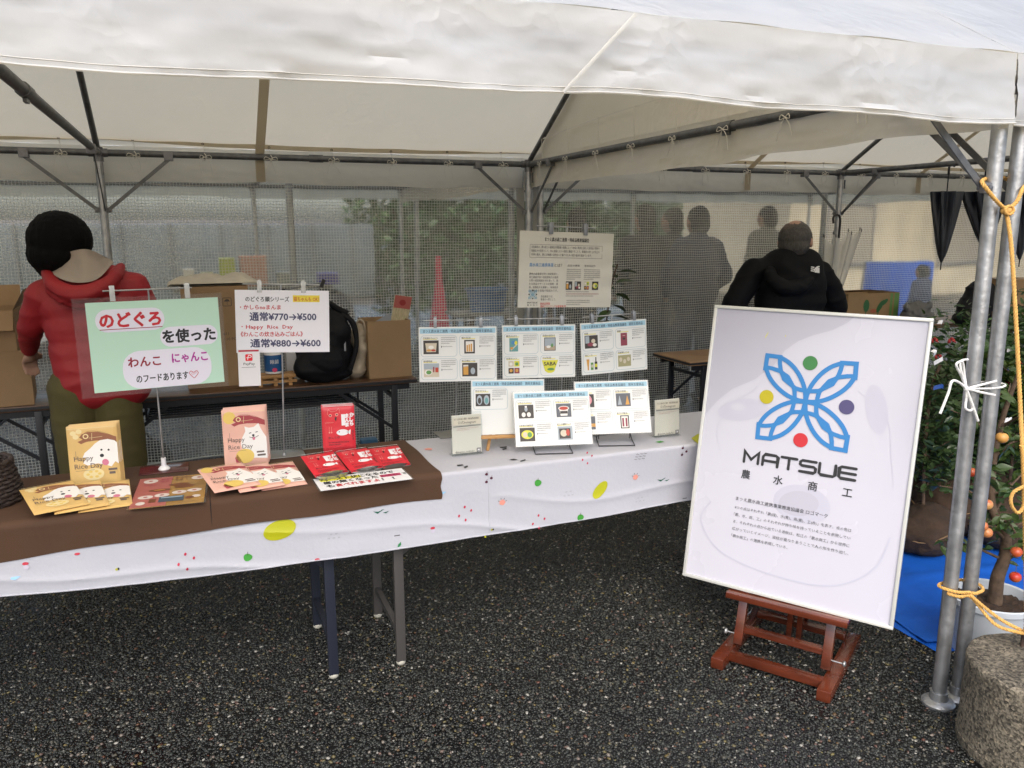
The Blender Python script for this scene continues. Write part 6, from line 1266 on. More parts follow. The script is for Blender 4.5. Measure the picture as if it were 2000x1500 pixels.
for x, z, a, c, m_ in ((-.62, .72, .2, .14, RW), (.72, .72, .22, .14, RW), (.2, .35, .3, .08, RB), (-.3, .05, .3, .09, RB), (.35, .18, .28, .1, RB), (-.62, -.35, .2, .11, RW), (-.2, -.3, .2, .11, RW), (.25, -.2, .2, .11, RW), (.65, -.15, .2, .11, RW), (-.7, -.72, .12, .1, RW), (.72, -.55, .12, .08, RW), (.55, -.6, .12, .08, RB)): pr.ellipse(x*w2, z*h2, a*w2, c*h2, m_, 20)
pr.up(); pr.rect(-.25*w2, -.75*h2, .4*w2, -.42*h2, ink('leaf_sea', (.05, .08, .11))); pr.rect(-.5*w2, -.72*h2, -.32*w2, -.5*h2, RB); pr.up(); pr.rect(-.2*w2, -.52*h2, .36*w2, -.46*h2, ink('leaf_sky', (.30, .42, .52))); pr.ellipse(-.3*w2, .05*h2, .16*w2, .04*h2, ink('leaf_orange', (.45, .20, .05)), 16)
for x, z in ((-.62, .72), (.72, .72), (-.62, -.35), (-.2, -.3), (.25, -.2), (.65, -.15)): pr.ellipse(x*w2, z*h2, .06*w2, .04*h2, PKM, 10)
pr.lines(-.35*w2, .85*h2, .0*w2, .55*h2, 2, PLUM, .6); pr.lines(-.78*w2, .48*h2, -.45*w2, .4*h2, 1, PLUM, .7, False); pr.lines(.05*w2, .9*h2, .5*w2, .6*h2, 2, RB, .6); pr.build('printed_front', None, t, smooth=False)
t, W_, H_ = flatquad(((609, 935), (785, 914), (811, 935), (622, 961)), TB+.003, 'note_sheet', 'laminated white note with highlighted Japanese lying at the front edge of the brown cloth', M['white'], 'note')
pr = Print(-.0011); w2, h2 = W_/2, H_/2; pr.rect(-.86*w2, .28*h2, .0, .68*h2, ink('marker_lime', (.72, .68, .03))); pr.rect(.38*w2, -.16*h2, .83*w2, .22*h2, ink('marker_magenta', (.50, .05, .16))); pr.up()
pr.text('ペースト状になるので', -.84*w2, .32*h2, .44*h2, BLK, wmax=1.56*w2, bold=.03); pr.text('歯の無くなった', -.82*w2, -.15*h2, .42*h2, BLK, wmax=1.14*w2, bold=.03); pr.text('わんちゃん', .40*w2, -.12*h2, .34*h2, DRED, wmax=.40*w2, bold=.03); pr.text('で', .86*w2, -.13*h2, .34*h2, BLK, wmax=.09*w2, bold=.03)
pr.text('も', -.80*w2, -.66*h2, .42*h2, BLK, bold=.03); pr.text('食べれますよ', -.62*w2, -.66*h2, .42*h2, REDI, wmax=.92*w2, bold=.03); pr.text('！！', .36*w2, -.66*h2, .42*h2, BLK, wmax=.26*w2, bold=.03); pr.build('lettering', None, t, smooth=False)
# blue box behind
p = onZ(720, 862, .12); t = empty('blue_case', (p.x, 3.6, 0), 'flat blue case just showing behind the back edge of the brown cloth', 'case')
q = onY(720, 856, 5.2); t.location.x = q.x; t.location.y = 5.2; b = MB(); b.box((0, 0, q.z/2), (.11, .08, q.z)); b.build('body', mat('case_blue', (.02, .10, .20), .4), t, bevel=.01); b = MB(); b.box((0, 0, q.z-.03), (.114, .084, .006)); b.build('lid_seam', M['black'], t)
# wicker basket at the left
p = onZ(-42, 985, TB); t = empty('basket', (p.x, 2.84, TB), 'dark brown woven basket at the left edge of the brown cloth', 'basket'); WK = mat('dark_wicker', (.030, .019, .016), .6, var=.3, vscale=60)
NR, NS = 10, 36
for i in range(NR):
    z = .008+i*.0125; r_ = .118-.0026*i; b = MB(); b.tube([((r_+.003*math.cos(NS/2*2*PI*k/144+PI*(i % 2)))*math.cos(2*PI*k/144), (r_+.003*math.cos(NS/2*2*PI*k/144+PI*(i % 2)))*math.sin(2*PI*k/144), z+.001*math.sin(k)) for k in range(145)], .0062, None, 6); b.build('woven_strand', WK, t)
b = MB()
for k in range(NS//2*2): a = 2*PI*k/NS; b.tube([(.118*math.cos(a), .118*math.sin(a), 0), (.094*math.cos(a), .094*math.sin(a), .125)], .003, None, 5)
b.build('stakes', WK, t); b = MB(); b.tube([(.096*math.cos(2*PI*k/60), .096*math.sin(2*PI*k/60), .128+.003*math.sin(k*1.8)) for k in range(61)], .008, None, 8); b.build('rim', WK, t); b = MB(); b.lathe([(0, .004), (.112, .004)]); b.build('bottom', WK, t)
# ------------------------------------------------------------------ poster board on wooden easel
PB = (1.9801, 2.2202, .7503); Pz = pose(PB, -.9758, .1843, -.010); W_, H_ = .75, 1.05
t = empty('poster_board', mtx=Pz, label='large white framed poster with blue flower logo and MATSUE lettering', cat='poster')
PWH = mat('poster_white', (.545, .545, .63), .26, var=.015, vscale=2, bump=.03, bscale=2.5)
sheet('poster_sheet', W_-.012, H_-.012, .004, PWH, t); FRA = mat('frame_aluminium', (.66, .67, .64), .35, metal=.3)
for nm, c, d in (('frame_rail', (0, -.002, H_/2-.006), (W_, .016, .012)), ('frame_rail', (0, -.002, -H_/2+.006), (W_, .016, .012)), ('frame_rail', (-W_/2+.006, -.002, 0), (.012, .016, H_-.024)), ('frame_rail', (W_/2-.006, -.002, 0), (.012, .016, H_-.024))): b = MB(); b.box(c, d); b.build(nm, FRA, t, bevel=.002)
b = MB(); b.box((0, .008, 0), (W_-.02, .006, H_-.02)); b.build('backing_board', M['card'], t, smooth=False)
# large pale shapes printed behind the logo
G_ = ink('pale_grey', (.45, .45, .535)); G2_ = ink('pale_grey2', (.485, .49, .585)); pr = Print(-.0022)
pr.poly([(-.366, .516), (.130, .516), (.105, .490), (.06, .462), (.0, .440), (-.05, .415), (-.095, .375), (-.13, .315), (-.19, .260), (-.27, .215), (-.32, .165), (-.366, .10)], G_); pr.up()
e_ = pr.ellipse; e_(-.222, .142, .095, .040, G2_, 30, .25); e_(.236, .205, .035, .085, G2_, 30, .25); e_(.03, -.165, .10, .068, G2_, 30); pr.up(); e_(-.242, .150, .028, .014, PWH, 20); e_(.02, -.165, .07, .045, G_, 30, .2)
pr.stroke(smooth_pts([(-.29, -.02), (-.31, .06), (-.26, .16), (-.19, .22), (-.14, .30)], 8), .002, G2_); pr.stroke(smooth_pts([(.17, .26), (.27, .18), (.30, .05), (.32, -.05)], 8), .002, G2_)
pr.stroke(smooth_pts([(-.30, -.22), (-.33, -.30), (-.24, -.40), (-.05, -.44), (.16, -.43), (.29, -.34), (.33, -.22)], 10), .006, G2_); pr.rect(-.10, .425, -.097, .432, ink('pollen', (.6, .6, .2)))
pr.poly([(-.172, .418), (-.166, .432), (-.160, .440), (-.164, .426), (-.170, .414)], ink('pollen', (.62, .62, .38))); pr.build('background_print', None, t, smooth=False)
pr = Print(-.0040); LB = ink('logo_blue', (.030, .20, .50)); logo(pr, 0, .2005, 1.0, LB, [ink('dot_green', (.045, .20, .06)), ink('dot_yellow', (.46, .40, .012)), ink('dot_violet', (.075, .065, .17)), ink('dot_red', (.52, .025, .035))], .0155); pr.build('logo', None, t, smooth=False)
pr = Print(-.0040); K = ink('charcoal', (.022, .022, .024))
LT = dict(M=[[(0, 0), (0, 1), (.5, .30), (1, 1), (1, 0)]], A=[[(0, 0), (0, .78), (.14, 1), (.86, 1), (1, .86), (1, 0)], [(0, .42), (1, .42)]], T=[[(0, 1), (1, 1)], [(.5, 1), (.5, 0)]], S=[[(1, 1), (.12, 1), (0, .86), (0, .64), (.12, .54), (.88, .54), (1, .42), (1, .14), (.88, 0), (0, 0)]], U=[[(0, 1), (0, .14), (.12, 0), (.88, 0), (1, .14), (1, 1)]], E=[[(1, 1), (.12, 1), (0, .88), (0, .12), (.12, 0), (1, 0)], [(0, .5), (1, .5)]])
for i, c in enumerate('MATSUE'):
    x0 = -.193+.0668*i+(.002 if i else 0); wd = .052 if c == 'M' else .054
    for s in LT[c]: pr.stroke([(x0+a*wd, -.049+h*.040) for a, h in s], .0098, K, cap=True)
for c, x in zip('農水商工', (-.180, -.061, .061, .178)): pr.text(c, x, -.110, .034, K, 'c', bold=.012)
pr.text('まつえ農水商工連携事業推進協議会 ロゴマーク', -.206, -.196, .0150, ink('soft_black', (.06, .06, .065)), wmax=.330, bold=.006)
for i, s in enumerate(('4つの点はそれぞれ「農(緑)、水(青)、商(黄)、工(赤)」を表す。点の色は', '「農、水、商、工」のそれぞれが持ち味を持っていることを表現してい', 'る。それぞれの点から出ている波紋は、松江の「農水商工」から世界に', '広がっていくイメージ。波紋が重なりあうことで人の形を作り出し、', '「農水商工」の連携を表現している。')): pr.text(s, -.206, -.2285-.0268*i, .0125, ink('soft_grey', (.11, .11, .12)), wmax=.413 if i < 4 else .208)
pr.build('lettering', None, t, smooth=False)
# easel
EW = mat('cherry_wood', (.095, .021, .009), .2, var=.45, vscale=4, stretch=(1, 1, 6), coat=.5)
yaw = -.9758; t = empty('wooden_easel', mtx=Matrix.Translation((PB[0], PB[1], 0)) @ Matrix.Rotation(yaw, 4, 'Z'), label='reddish brown varnished wooden easel holding the large poster', cat='easel')
def ew(nm, a, c, w1, w2, up=(0, 1, 0), bev=.003): b = MB(); b.bar(a, c, w1, w2, None, up); return b.build(nm, EW, t, bevel=bev)
XLf, XRf = -.165, .203
for X in (XLf, XRf): ew('foot', (X, -.285, .021), (X, .19, .021), .046, .040, (0, 0, 1))
ew('cross_rail', (XLf+.02, -.205, .026), (XRf-.02, -.205, .026), .034, .030, (0, 0, 1)); ew('cross_rail', (XLf+.02, .12, .055), (XRf-.02, .12, .055), .036, .024, (0, 0, 1)); ew('cross_rail', (XLf+.03, -.118, .098), (XRf-.03, -.118, .098), .030, .022, (0, 0, 1))
for X in (XLf+.028, XRf-.028): ew('upright', (X, -.145, .045), (X, -.088, .235), .032, .024)
ew('ledge', (XLf-.03, -.112, .222), (XRf+.03, -.112, .222), .055, .022, (0, 0, 1))
for X in (.004, .040): ew('mast', (X, .02, .05), (X, -.105+.52*.19+.105, .85) if False else (X, .105, .95), .020, .030)
ew('rear_strut', (.022, .16, .05), (.022, .09, .60), .03, .018)
for X in (XLf-.0, XRf+.0): b = MB(); b.tube([(X-.024, -.12, .07), (X+.024, -.12, .07)], .003); b.ell((X+(.027 if X > 0 else -.027), -.12, .07), (.007, .011, .011)); b.build('wing_bolt', M['steel'], t)

# ------------------------------------------------------------------ concrete weight, ropes, cords
def conc_mat():
    m = mat('rough_concrete', (.20, .175, .135), .9, var=.30, vscale=9, detail=8); N = m.node_tree.nodes; L = m.node_tree.links; b = N['Principled BSDF']
    src = b.inputs['Base Color'].links[0].from_socket; tc = N.new('ShaderNodeTexCoord')
    v = N.new('ShaderNodeTexVoronoi'); v.inputs['Scale'].default_value = 120; v.inputs['Randomness'].default_value = 1; L.new(tc.outputs['Object'], v.inputs[0])
    wn = N.new('ShaderNodeTexWhiteNoise'); L.new(v.outputs['Color'], wn.inputs[0])
    r = N.new('ShaderNodeValToRGB'); L.new(wn.outputs['Value'], r.inputs[0]); e = r.color_ramp.elements; r.color_ramp.interpolation = 'CONSTANT'
    e[0].color = (.16, .16, .16, 1); e[1].color = (1.35, 1.3, 1.2, 1); e[1].position = .93
    for p, c in ((.14, .5), (.34, .85), (.6, 1.0)): x = e.new(p); x.color = (c, c, c*.97, 1)
    n3 = N.new('ShaderNodeTexNoise'); n3.inputs['Scale'].default_value = 130; n3.inputs['Detail'].default_value = 6; L.new(tc.outputs['Object'], n3.inputs[0])
    r3 = N.new('ShaderNodeMapRange'); r3.inputs[1].default_value = .38; r3.inputs[2].default_value = .55; r3.inputs[3].default_value = .5; r3.inputs[4].default_value = 1; L.new(n3.outputs[0], r3.inputs[0])
    m1 = N.new('ShaderNodeMixRGB'); m1.blend_type = 'MULTIPLY'; m1.inputs[0].default_value = .8; L.new(src, m1.inputs[1]); L.new(r.outputs[0], m1.inputs[2])
    m2 = N.new('ShaderNodeVectorMath'); m2.operation = 'SCALE'; L.new(m1.outputs[0], m2.inputs[0]); L.new(r3.outputs[0], m2.inputs['Scale']); L.new(m2.outputs[0], b.inputs['Base Color'])
    bp = N.new('ShaderNodeBump'); bp.inputs['Strength'].default_value = 1; bp.inputs['Distance'].default_value = .004; L.new(r3.outputs[0], bp.inputs['Height'])
    bq = N.new('ShaderNodeBump'); bq.inputs['Strength'].default_value = .8; bq.inputs['Distance'].default_value = .002; L.new(v.outputs['Distance'], bq.inputs['Height']); L.new(bp.outputs[0], bq.inputs['Normal']); L.new(bq.outputs[0], b.inputs['Normal'])
    return m
CC = Vector((2.272, 1.455, 0)); CR = .208; CH = .28
t = empty('concrete_weight', CC, 'rough round concrete tent weight with iron hook, beside the front poles', 'weight')
b = MB(); prof = [(0, 0), (CR+.004, 0), (CR+.006, .03)]+[(CR+.003-.004*i/10, .03+(CH-.06)*i/10) for i in range(11)]+[(CR-.001, CH-.020), (CR-.0015, CH-.008), (CR-.004, CH-.003), (CR-.009, CH)]+[(CR*(1-i/12), CH) for i in range(2, 12)]+[(0.0, CH)]
b.lathe(prof, (0, 0, 0), None, 120)
b.v = [tuple(Vector(p)*(1) + (Vector((p[0], p[1], 0)).normalized()*.003*noise.noise(Vector(p)*26)+Vector((0, 0, .002*noise.noise(Vector(p)*22+Vector((3, 0, 0))) if p[2] > .1 else 0)) if (p[0] or p[1]) else Vector())) for p in b.v]; b.build('block', conc_mat(), t)
HK = onZ(1996, 1262, CH)-CC; b = MB(); b.tube(smooth_pts([tuple(HK+Vector((0, 0, -.04))), tuple(HK+Vector((.0, 0, .03))), tuple(HK+Vector((.012, 0, .06))), tuple(HK+Vector((.032, 0, .06))), tuple(HK+Vector((.036, 0, .02)))], 6), .0055, None, 10); b.build('iron_hook', mat('rusty_iron', (.05, .03, .022), .7, var=.4, vscale=60), t)
HKW = CC+HK+Vector((.0, 0, .05))
RO = mat('yellow_rope', (.62, .36, .10), .75, var=.15, vscale=80)
PX1, PX2 = 2.21, 2.30
t = empty('guy_rope', (PX1, YF, 0), 'twisted yellow rope tied round the two front poles and down to the concrete weight', 'rope'); o0 = Vector((PX1, YF, 0))
kn = onY(1965, 411, YF-.045)-o0
def RL(nm, pts, r=.0062): b = MB(); rope(b, [tuple(p) for p in pts], r); return b.build(nm, RO, t)
P_ = lambda px, py, dy=0: onY(px, py, YF-dy)-o0
RL('upper_loop', [P_(1975, 352, -.03), P_(1945, 346, -.045), P_(1920, 352, .0), P_(1922, 362, .035), P_(1942, 388, .045), kn])
RL('upper_loop', [kn, P_(1985, 395, .045), P_(1996, 372, .035), P_(2004, 356, .0), P_(1992, 344, -.035), P_(1975, 350, -.035)])
b = MB(); b.ell(kn, (.018, .014, .014)); rope(b, [tuple(kn+Vector((.017*math.cos(a), -.010, .012*math.sin(a)))) for a in [i*.9 for i in range(8)]], .005); b.build('knot', RO, t)
pts = [kn, P_(1975, 480, .07), P_(1985, 640, .12), P_(1993, 800, .17), P_(1999, 930, .21)]; RL('hanging_length', pts+[HKW-o0+Vector((0, 0, .06)), HKW-o0])
l0 = pts[-1]; RL('slack_loop', [P_(1994, 870, .20), P_(2001, 930, .205)+Vector((.006, 0, 0)), l0+Vector((.004, -.012, -.02)), P_(1979, 962, .21), P_(1975, 985, .21), P_(1988, 1002, .21), P_(2000, 985, .21), P_(2002, 950, .21)], .0052)
ll = [onX(1842, 1163, PX1-.03)]
RL('lower_loop', [Vector((.045, -.035, .405)), Vector((0, -.034, .412)), Vector((-.030, -.012, .418)), Vector((-.028, .02, .418)), Vector((0.03, .035, .415)), Vector((.09, .035, .41)), Vector((.124, .0, .405)), Vector((.112, -.03, .40)), Vector((.075, -.037, .397)), Vector((.05, -.036, .395)), HKW-o0+Vector((-.05, .05, .03)), HKW-o0+Vector((-.01, .0, .005))], .0056)
RL('lower_loop', [Vector((-.029, -.014, .405)), Vector((0, -.036, .398)), Vector((.05, -.040, .388)), HKW-o0+Vector((-.06, .05, .01)), HKW-o0+Vector((-.012, -.012, .0))], .0056)
RL('hook_loop', [HKW-o0+Vector((0, -.005, .06)), HKW-o0+Vector((-.014, -.02, .03)), HKW-o0+Vector((-.012, -.022, -.005)), HKW-o0+Vector((.01, -.018, -.02)), HKW-o0+Vector((.022, -.01, .01)), HKW-o0+Vector((.012, -.005, .05))], .006)
# white cord bow
t = empty('cord_bow', (PX1, YF, 1.07), 'white cord tied in a bow round the two galvanised front poles', 'cord'); o1 = Vector((PX1, YF, 1.07)); CB = mat('bright_cord', (.80, .80, .78), .8, bump=.4, bscale=220)
Q_ = lambda px, py, dy=.03: onY(px, py, YF-dy)-o1
kb = Q_(1887, 759, .034)
def CRD(nm, pts, r=.0036): b = MB(); b.tube(smooth_pts([tuple(p) for p in pts], 7), r, None, 8); b.build(nm, CB, t)
CRD('loop', [kb, Q_(1878, 735), Q_(1868, 715, .04), Q_(1871, 708, .04), Q_(1880, 708, .035), Q_(1884, 735), kb]); CRD('loop', [kb, Q_(1887, 780), Q_(1886, 797, .035), Q_(1895, 802, .035), Q_(1899, 795), Q_(1893, 775), kb])
CRD('tail', [kb, Q_(1873, 747, .04), Q_(1859, 745, .05), Q_(1852, 768, .05), Q_(1836, 808, .05)], .0040); CRD('tail', [kb, Q_(1899, 790, .034), Q_(1910, 822, .034)], .0042)
CRD('tail', [kb, Q_(1915, 752, .03), Q_(1946, 744, .035)], .0038); CRD('tail', [kb, Q_(1915, 766, .03), Q_(1943, 772, .035)], .0038)
CRD('wrap', [Q_(1890, 702, .02), Q_(1875, 710, .035), kb]); CRD('wrap', [kb, Vector((-.025, .0, .01)), Vector((0, .03, .012)), Vector((.09, .03, .01)), Vector((.125, 0, .008)), Vector((.11, -.026, .006)), Vector((.06, -.026, .002)), kb], .0032)
b = MB(); b.ell(kb, (.008, .007, .009)); b.build('knot', CB, t)

# ------------------------------------------------------------------ tarp, pot, saplings
TP = mat('tarp_blue', (.008, .10, .50), .45, var=.1, bump=.3, bscale=12)
q = [onZ(1335, 992, .01), onZ(1700, 1190, .01), onZ(1765, 1228, .01), onZ(1838, 1290, .01)]
t = empty('ground_sheet', (2.6, 2.4, 0), 'creased bright blue tarpaulin spread on the ground under the saplings', 'tarpaulin')
A_, B_, C_, D_ = Vector((2.50, 3.55, 0)), Vector((2.50, 2.02, 0)), Vector((5.6, 1.80, 0)), Vector((5.6, 4.3, 0))
def f(u, v):
    p = (A_*(1-u)+D_*u)*(1-v)+(B_*(1-u)+C_*u)*v; e = min(u*8, (1-v)*8, v*8, 1); x = p.x; y = p.y
    return (x-2.6+.02*math.sin(y*9)*(1-min(1, u*8)), y-2.4+.03*math.sin(x*6)*max(0, v-.9)*10, .006+.014*abs(noise.noise(Vector((x*2.2, y*2.6, 1))))+.010*abs(noise.noise(Vector((x*7, y*6, 4))))+.010*max(0, math.sin(y*21+x*2))**8*e)
b = MB(); b.grid(90, 60, f); b.grid(90, 60, lambda u, v: (f(u, v)[0]-.025-.015*math.sin(v*17), f(u, v)[1]-.05-.01*math.sin(u*31), .003+.3*(f(u, v)[2]-.006))); b.build('sheet', TP, t)
def pot(label, c, r, h, m_):
    t = empty('plant_pot', c, label, 'pot'); b = MB(); b.lathe([(0, .003), (r*.76, .003), (r*.78, .01), (r*.93, h-.03), (r*.94, h-.025), (r*1.0, h-.02), (r*1.01, h), (r*.97, h+.003), (r*.93, h-.002), (r*.88, h-.04), (0, h-.04)], (0, 0, 0), None, 48); b.build('body', m_, t)
    b = MB()
    b.grid(24, 24, lambda u, v: tuple((lambda X, Y: (X, Y, h-.032+.012*noise.noise(Vector((X*30, Y*30, 2)))+.008*noise.noise(Vector((X*90, Y*90, 2)))))(r*.87*(2*u-1)*math.sqrt(1-.5*(2*v-1)**2), r*.87*(2*v-1)*math.sqrt(1-.5*(2*u-1)**2)))); b.build('soil', mat('soil', (.035, .02, .012), .95, var=.4, vscale=60, bump=.6, bscale=80), t); return t
pc_ = onZ(1946, 1262, 0); pc_ = Vector((2.66, 1.93, 0)); pot('white round plant pot holding the little apple tree', pc_, .15, .225, mat('pot_white', (.50, .55, .60), .35, var=.05))
rl = random.Random(11)
def leaf_mesh(nm, L_, mt):
    b = MB(); pts = []
    for i in range(7):
        s = i/6; w_ = math.sin(PI*s**.85)*L_*.27; z = -.10*L_*s*s*2; pts.append([(-w_, s*L_, z+w_*.35), (0, s*L_, z), (w_, s*L_, z+w_*.35)])
    b.norecalc = True
    for i in range(6):
        for j in (0, 1): b.add([pts[i][j], pts[i][j+1], pts[i+1][j+1], pts[i+1][j]], [(0, 1, 2, 3)])
    return b.build(nm, mt)
# apple tree with separate leaves and fruit
t = empty('apple_tree', pc_+Vector((0, 0, .19)), 'small crab apple tree with red yellow fruit growing in the white pot', 'tree'); o0 = t.location.copy()
TR = [Vector((.02, 0, 0)), Vector((.02, .0, .10)), Vector((.045, .0, .18)), Vector((.03, 0, .28)), Vector((-.02, .02, .36)), Vector((-.03, .03, .50)), Vector((.0, .04, .68)), Vector((.03, .02, .86))]
b = MB(); b.tube(smooth_pts([tuple(p) for p in TR], 5), [.026*(1-.75*i/(5*(len(TR)-1))) for i in range(5*(len(TR)-1)+1)], None, 10); b.build('trunk', BARK, t)
tips = []
for i in range(18):
    k = .22+.75*i/18; j = min(len(TR)-2, int(k*(len(TR)-1))); s = TR[j].lerp(TR[j+1], k*(len(TR)-1)-j); a = i*2.4; ln = rl.uniform(.12, .26); e = s+Vector((math.cos(a)*ln, math.sin(a)*ln*.8, rl.uniform(.0, .12))); m_ = (s+e)/2+Vector((0, 0, .02)); b = MB(); b.tube([s, m_, e], [.006, .004, .002], None, 6); b.build('branch', BARK, t); tips.append((s, m_, e))
lm = [leaf_mesh('leaf', L_, mt) for L_, mt in ((.052, LEAFB), (.045, LEAFM), (.06, LEAFD))]
for o in lm: COL.objects.unlink(o)
for i in range(270):
    s, m_, e = tips[i % len(tips)]; k = rl.uniform(.15, 1.05); p = s.lerp(m_, k*2) if k < .5 else m_.lerp(e, k*2-1); c = lm[rl.choice((0, 0, 1, 1, 2))].copy(); c.name = 'leaf'; COL.objects.link(c); c.parent = t; c.location = p+Vector((rl.uniform(-.02, .02), rl.uniform(-.02, .02), rl.uniform(-.02, .02))); c.rotation_euler = (rl.uniform(-.9, .7), rl.uniform(-.8, .8), rl.uniform(0, 6.28)); c.scale = (rl.uniform(.7, 1.15),)*3
AP1 = mat('apple_red', (.42, .018, .014), .3, col2=(.50, .14, .04), vscale=24); AP2 = mat('apple_blush', (.50, .09, .035), .3, col2=(.55, .33, .12), vscale=30)
for px, py, mt, r_ in ((1927, 985, AP2, .014), (1918, 1027, AP2, .013), (1927, 1040, AP2, .0135), (1985, 1078, AP1, .014), (1983, 1127, AP1, .014), (1957, 855, mat('apple_ochre', (.52, .27, .07), .35, var=.1), .014), (1896, 922, AP1, .012)):
    p = onY(px, py, pc_.y-.10)-o0; r_ *= 1.4
    b = MB(); b.ell(p, (r_*1.03, r_*1.03, r_*.95), None, 18, None, lambda q: q*(1-.18*max(0, q.z-.75)*4*(1-abs(q.x)-abs(q.y)))); b.build('apple', mt, t); b = MB(); b.tube([p+Vector((0, 0, r_*.7)), p+Vector((.003, .004, .05))], .0011, None, 5); b.build('stalk', BARK, t)
BUR = mat('burlap_soil', (.034, .020, .012), .95, var=.45, vscale=12, bump=1, bscale=26)
def sapling(label, px, Y, h, r, n, leafm, sz, seed, ball=.16, tags=(), flowers=0, low=.35):
    x = onY(px, 1050, Y).x; t = empty('sapling', (x, Y, 0), label, 'sapling', 'saplings with burlap root balls standing on the blue tarpaulin'); rr = random.Random(seed)
    bo = blob('root_ball', [('e', (0, 0, ball*.75), (ball, ball*.95, ball*.78)), ('e', (.03, -.02, ball*1.3), (ball*.6, ball*.6, ball*.35))], BUR, t, .014, 2, .014, 9, seed)
    b = MB(); b.tube([(math.cos(a)*ball*1.01, math.sin(a)*ball*.97, ball*.8+.02*math.sin(a*3+seed)) for a in [i*.2 for i in range(32)]], .004, None, 5); b.build('tie_string', mat('jute', (.16, .10, .05), .9), t)
    tp = [(0, 0, ball), (rr.uniform(-.03, .03), 0, h*.45), (rr.uniform(-.06, .06), rr.uniform(-.04, .04), h*.8), (rr.uniform(-.06, .06), 0, h*.97)]
    b = MB(); b.tube(smooth_pts(tp, 6), .008, None, 8); b.build('trunk', BARK, t)
    b = MB()
    for i in range(16):
        a = i*2.4; z = h*(low+(.9-low)*i/16); ln = r*rr.uniform(.6, 1); b.tube([(0, 0, z), (math.cos(a)*ln*.5, math.sin(a)*ln*.5, z+.05), (math.cos(a)*ln, math.sin(a)*ln, z+.12)], [.004, .003, .0015], None, 5)
    b.build('branches', BARK, t)
    b = MB(); b.norecalc = True; 
    for _ in range(n):
        i = rr.randrange(16); a = i*2.4+rr.gauss(0, .35); k = rr.uniform(.1, 1.1); z = h*(low+(.9-low)*i/16)+.12*k+rr.gauss(0, .05); ln = r*k
        q = Vector((math.cos(a)*ln, math.sin(a)*ln, z))+Vector((rr.gauss(0, .03), rr.gauss(0, .03), 0)); s = sz*rr.uniform(.6, 1.2); m_ = Euler((rr.uniform(-.9, .9), rr.uniform(-.7, .7), rr.uniform(0, 6.28))).to_matrix()
        b.add([q+m_ @ Vector(v)*s for v in ((-.5, 0, 0), (-.15, .22, .05), (.2, .2, .05), (.5, 0, -.06), (.2, -.2, .05), (-.15, -.22, .05), (0, 0, -.01))], [(0, 6, 1), (1, 6, 2), (2, 6, 3), (3, 6, 4), (4, 6, 5), (5, 6, 0)])
    tag(b.build('foliage', leafm, t, smooth=False), kind='stuff')
    for i in range(flowers):
        a = rr.uniform(2.6, 5.5); z = h*rr.uniform(.7, .95); b = MB()
        for k in range(6): b.ell((math.cos(a)*r*.8+.012*math.cos(k), math.sin(a)*r*.8+.012*math.sin(k), z+.008*math.sin(k*2)), (.012, .004, .008), None, 8, Euler((k, k*.7, k)).to_matrix())
        b.build('red_shoot', mat('red_shoot', (.35, .03, .03), .5), t)
    for (qx, qy, L_, c, ang) in tags:
        p = onY(qx, qy, Y-r*.9); b = MB(); c0 = Vector((p.x-x, -r*.9, p.z)); d = Vector((math.cos(ang), 0, math.sin(ang)))
        b.tube([c0-d*L_/2, c0+Vector((0, -.01, .004)), c0+d*L_/2], .0005, None, 4); w_ = .0095; up = Vector((-d.z, 0, d.x))
        b.grid(6, 1, lambda u, v: tuple(c0+d*L_*(u-.5)+up*w_*(v-.5)*2+Vector((0, -.012*math.sin(PI*u), .008*math.sin(PI*u)))), c); b.build('plant_tag', c, t)
    return t
TW_ = mat('tag_white', (.75, .76, .78), .4); TB_ = mat('tag_blue', (.02, .07, .28), .4)
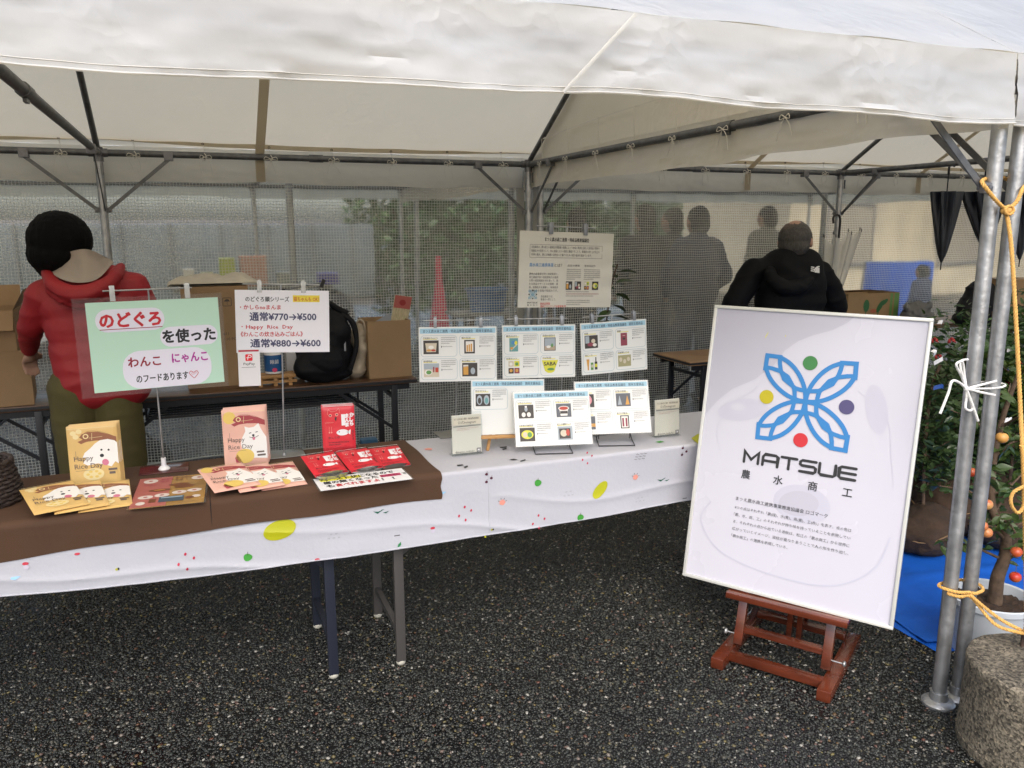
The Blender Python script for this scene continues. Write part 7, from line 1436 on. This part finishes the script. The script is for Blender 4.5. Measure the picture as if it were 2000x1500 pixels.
sapling('sapling with glossy dark leaves and white tag, right beside the poster frame', 1800, 2.72, .98, .17, 1054, LEAFD, 0.055, 31, .15, ((1833, 705, .055, TW_, .35), (1833, 757, .06, TB_, 0), (1822, 690, .03, TW_, -1.0)))
sapling('sapling with red new shoots behind the gap between poster and front poles', 1850, 2.86, 1.11, .24, 1530, LEAFM, 0.057, 32, .20, ((1835, 632, .025, TW_, -.5),), 5, .2)
sapling('leafy sapling rising highest behind the two front poles', 1898, 2.98, 1.16, .26, 1615, LEAFM, 0.057, 33, .22, ((1974, 683, .05, TW_, .1), (1972, 722, .04, TB_, -.3)), 3, .2)
sapling('bright leaved sapling right of the front poles, under the yellow rope', 1958, 2.62, 1.00, .20, 1054, LEAFB, 0.063, 34, .17, ((1968, 821, .05, TW_, 0), (1944, 918, .03, TW_, .2)), 1, .42)
sapling('low dark sapling at the foot of the poster side', 1790, 3.15, .78, .2, 884, LEAFD, 0.057, 35, .19, ((1838, 888, .05, TB_, .2),), 0, .25)
sapling('dark sapling farther back, root ball behind the poles', 1925, 3.65, 1.05, .28, 1360, LEAFD, 0.063, 36, .20, (), 2, .22)
sapling('sapling at the far back of the tarpaulin, right edge', 2010, 3.3, 1.22, .26, 1360, LEAFM, 0.063, 37, .19, (), 2, .22)
sapling('sapling at the right edge nearest the apple tree', 2040, 2.7, 1.05, .22, 1020, LEAFB, 0.063, 38, .17, (), 0, .22)
# potted plant behind the notice, seen at its right edge
p = onZ(1225, 690, .70); t = empty('potted_plant', (2.46, 4.62, .78), 'thin dark leaved plant behind the large notice at its right edge', 'plant')
b = MB(); b.tube(smooth_pts([(0, 0, 0), (.02, 0, .2), (.05, 0, .42), (.09, 0, .55)], 5), .005, None, 6); b.build('stem', BARK, t)
for k in range(14):
    c = lm[2].copy(); c.name = 'leaf'; COL.objects.link(c); c.parent = t; c.location = (.02+.006*k, 0, .08+.035*k); c.rotation_euler = (rl.uniform(-.4, .3), rl.uniform(-.3, .2), (1.6 if k % 2 else -1.6)+rl.uniform(-.5, .5)); c.scale = (2.2,)*3
b = MB(); b.lathe([(0, -.08), (.07, -.08), (.085, .03), (.07, .03), (.06, .0), (0, 0)]); b.build('pot', M['blackm'], t)
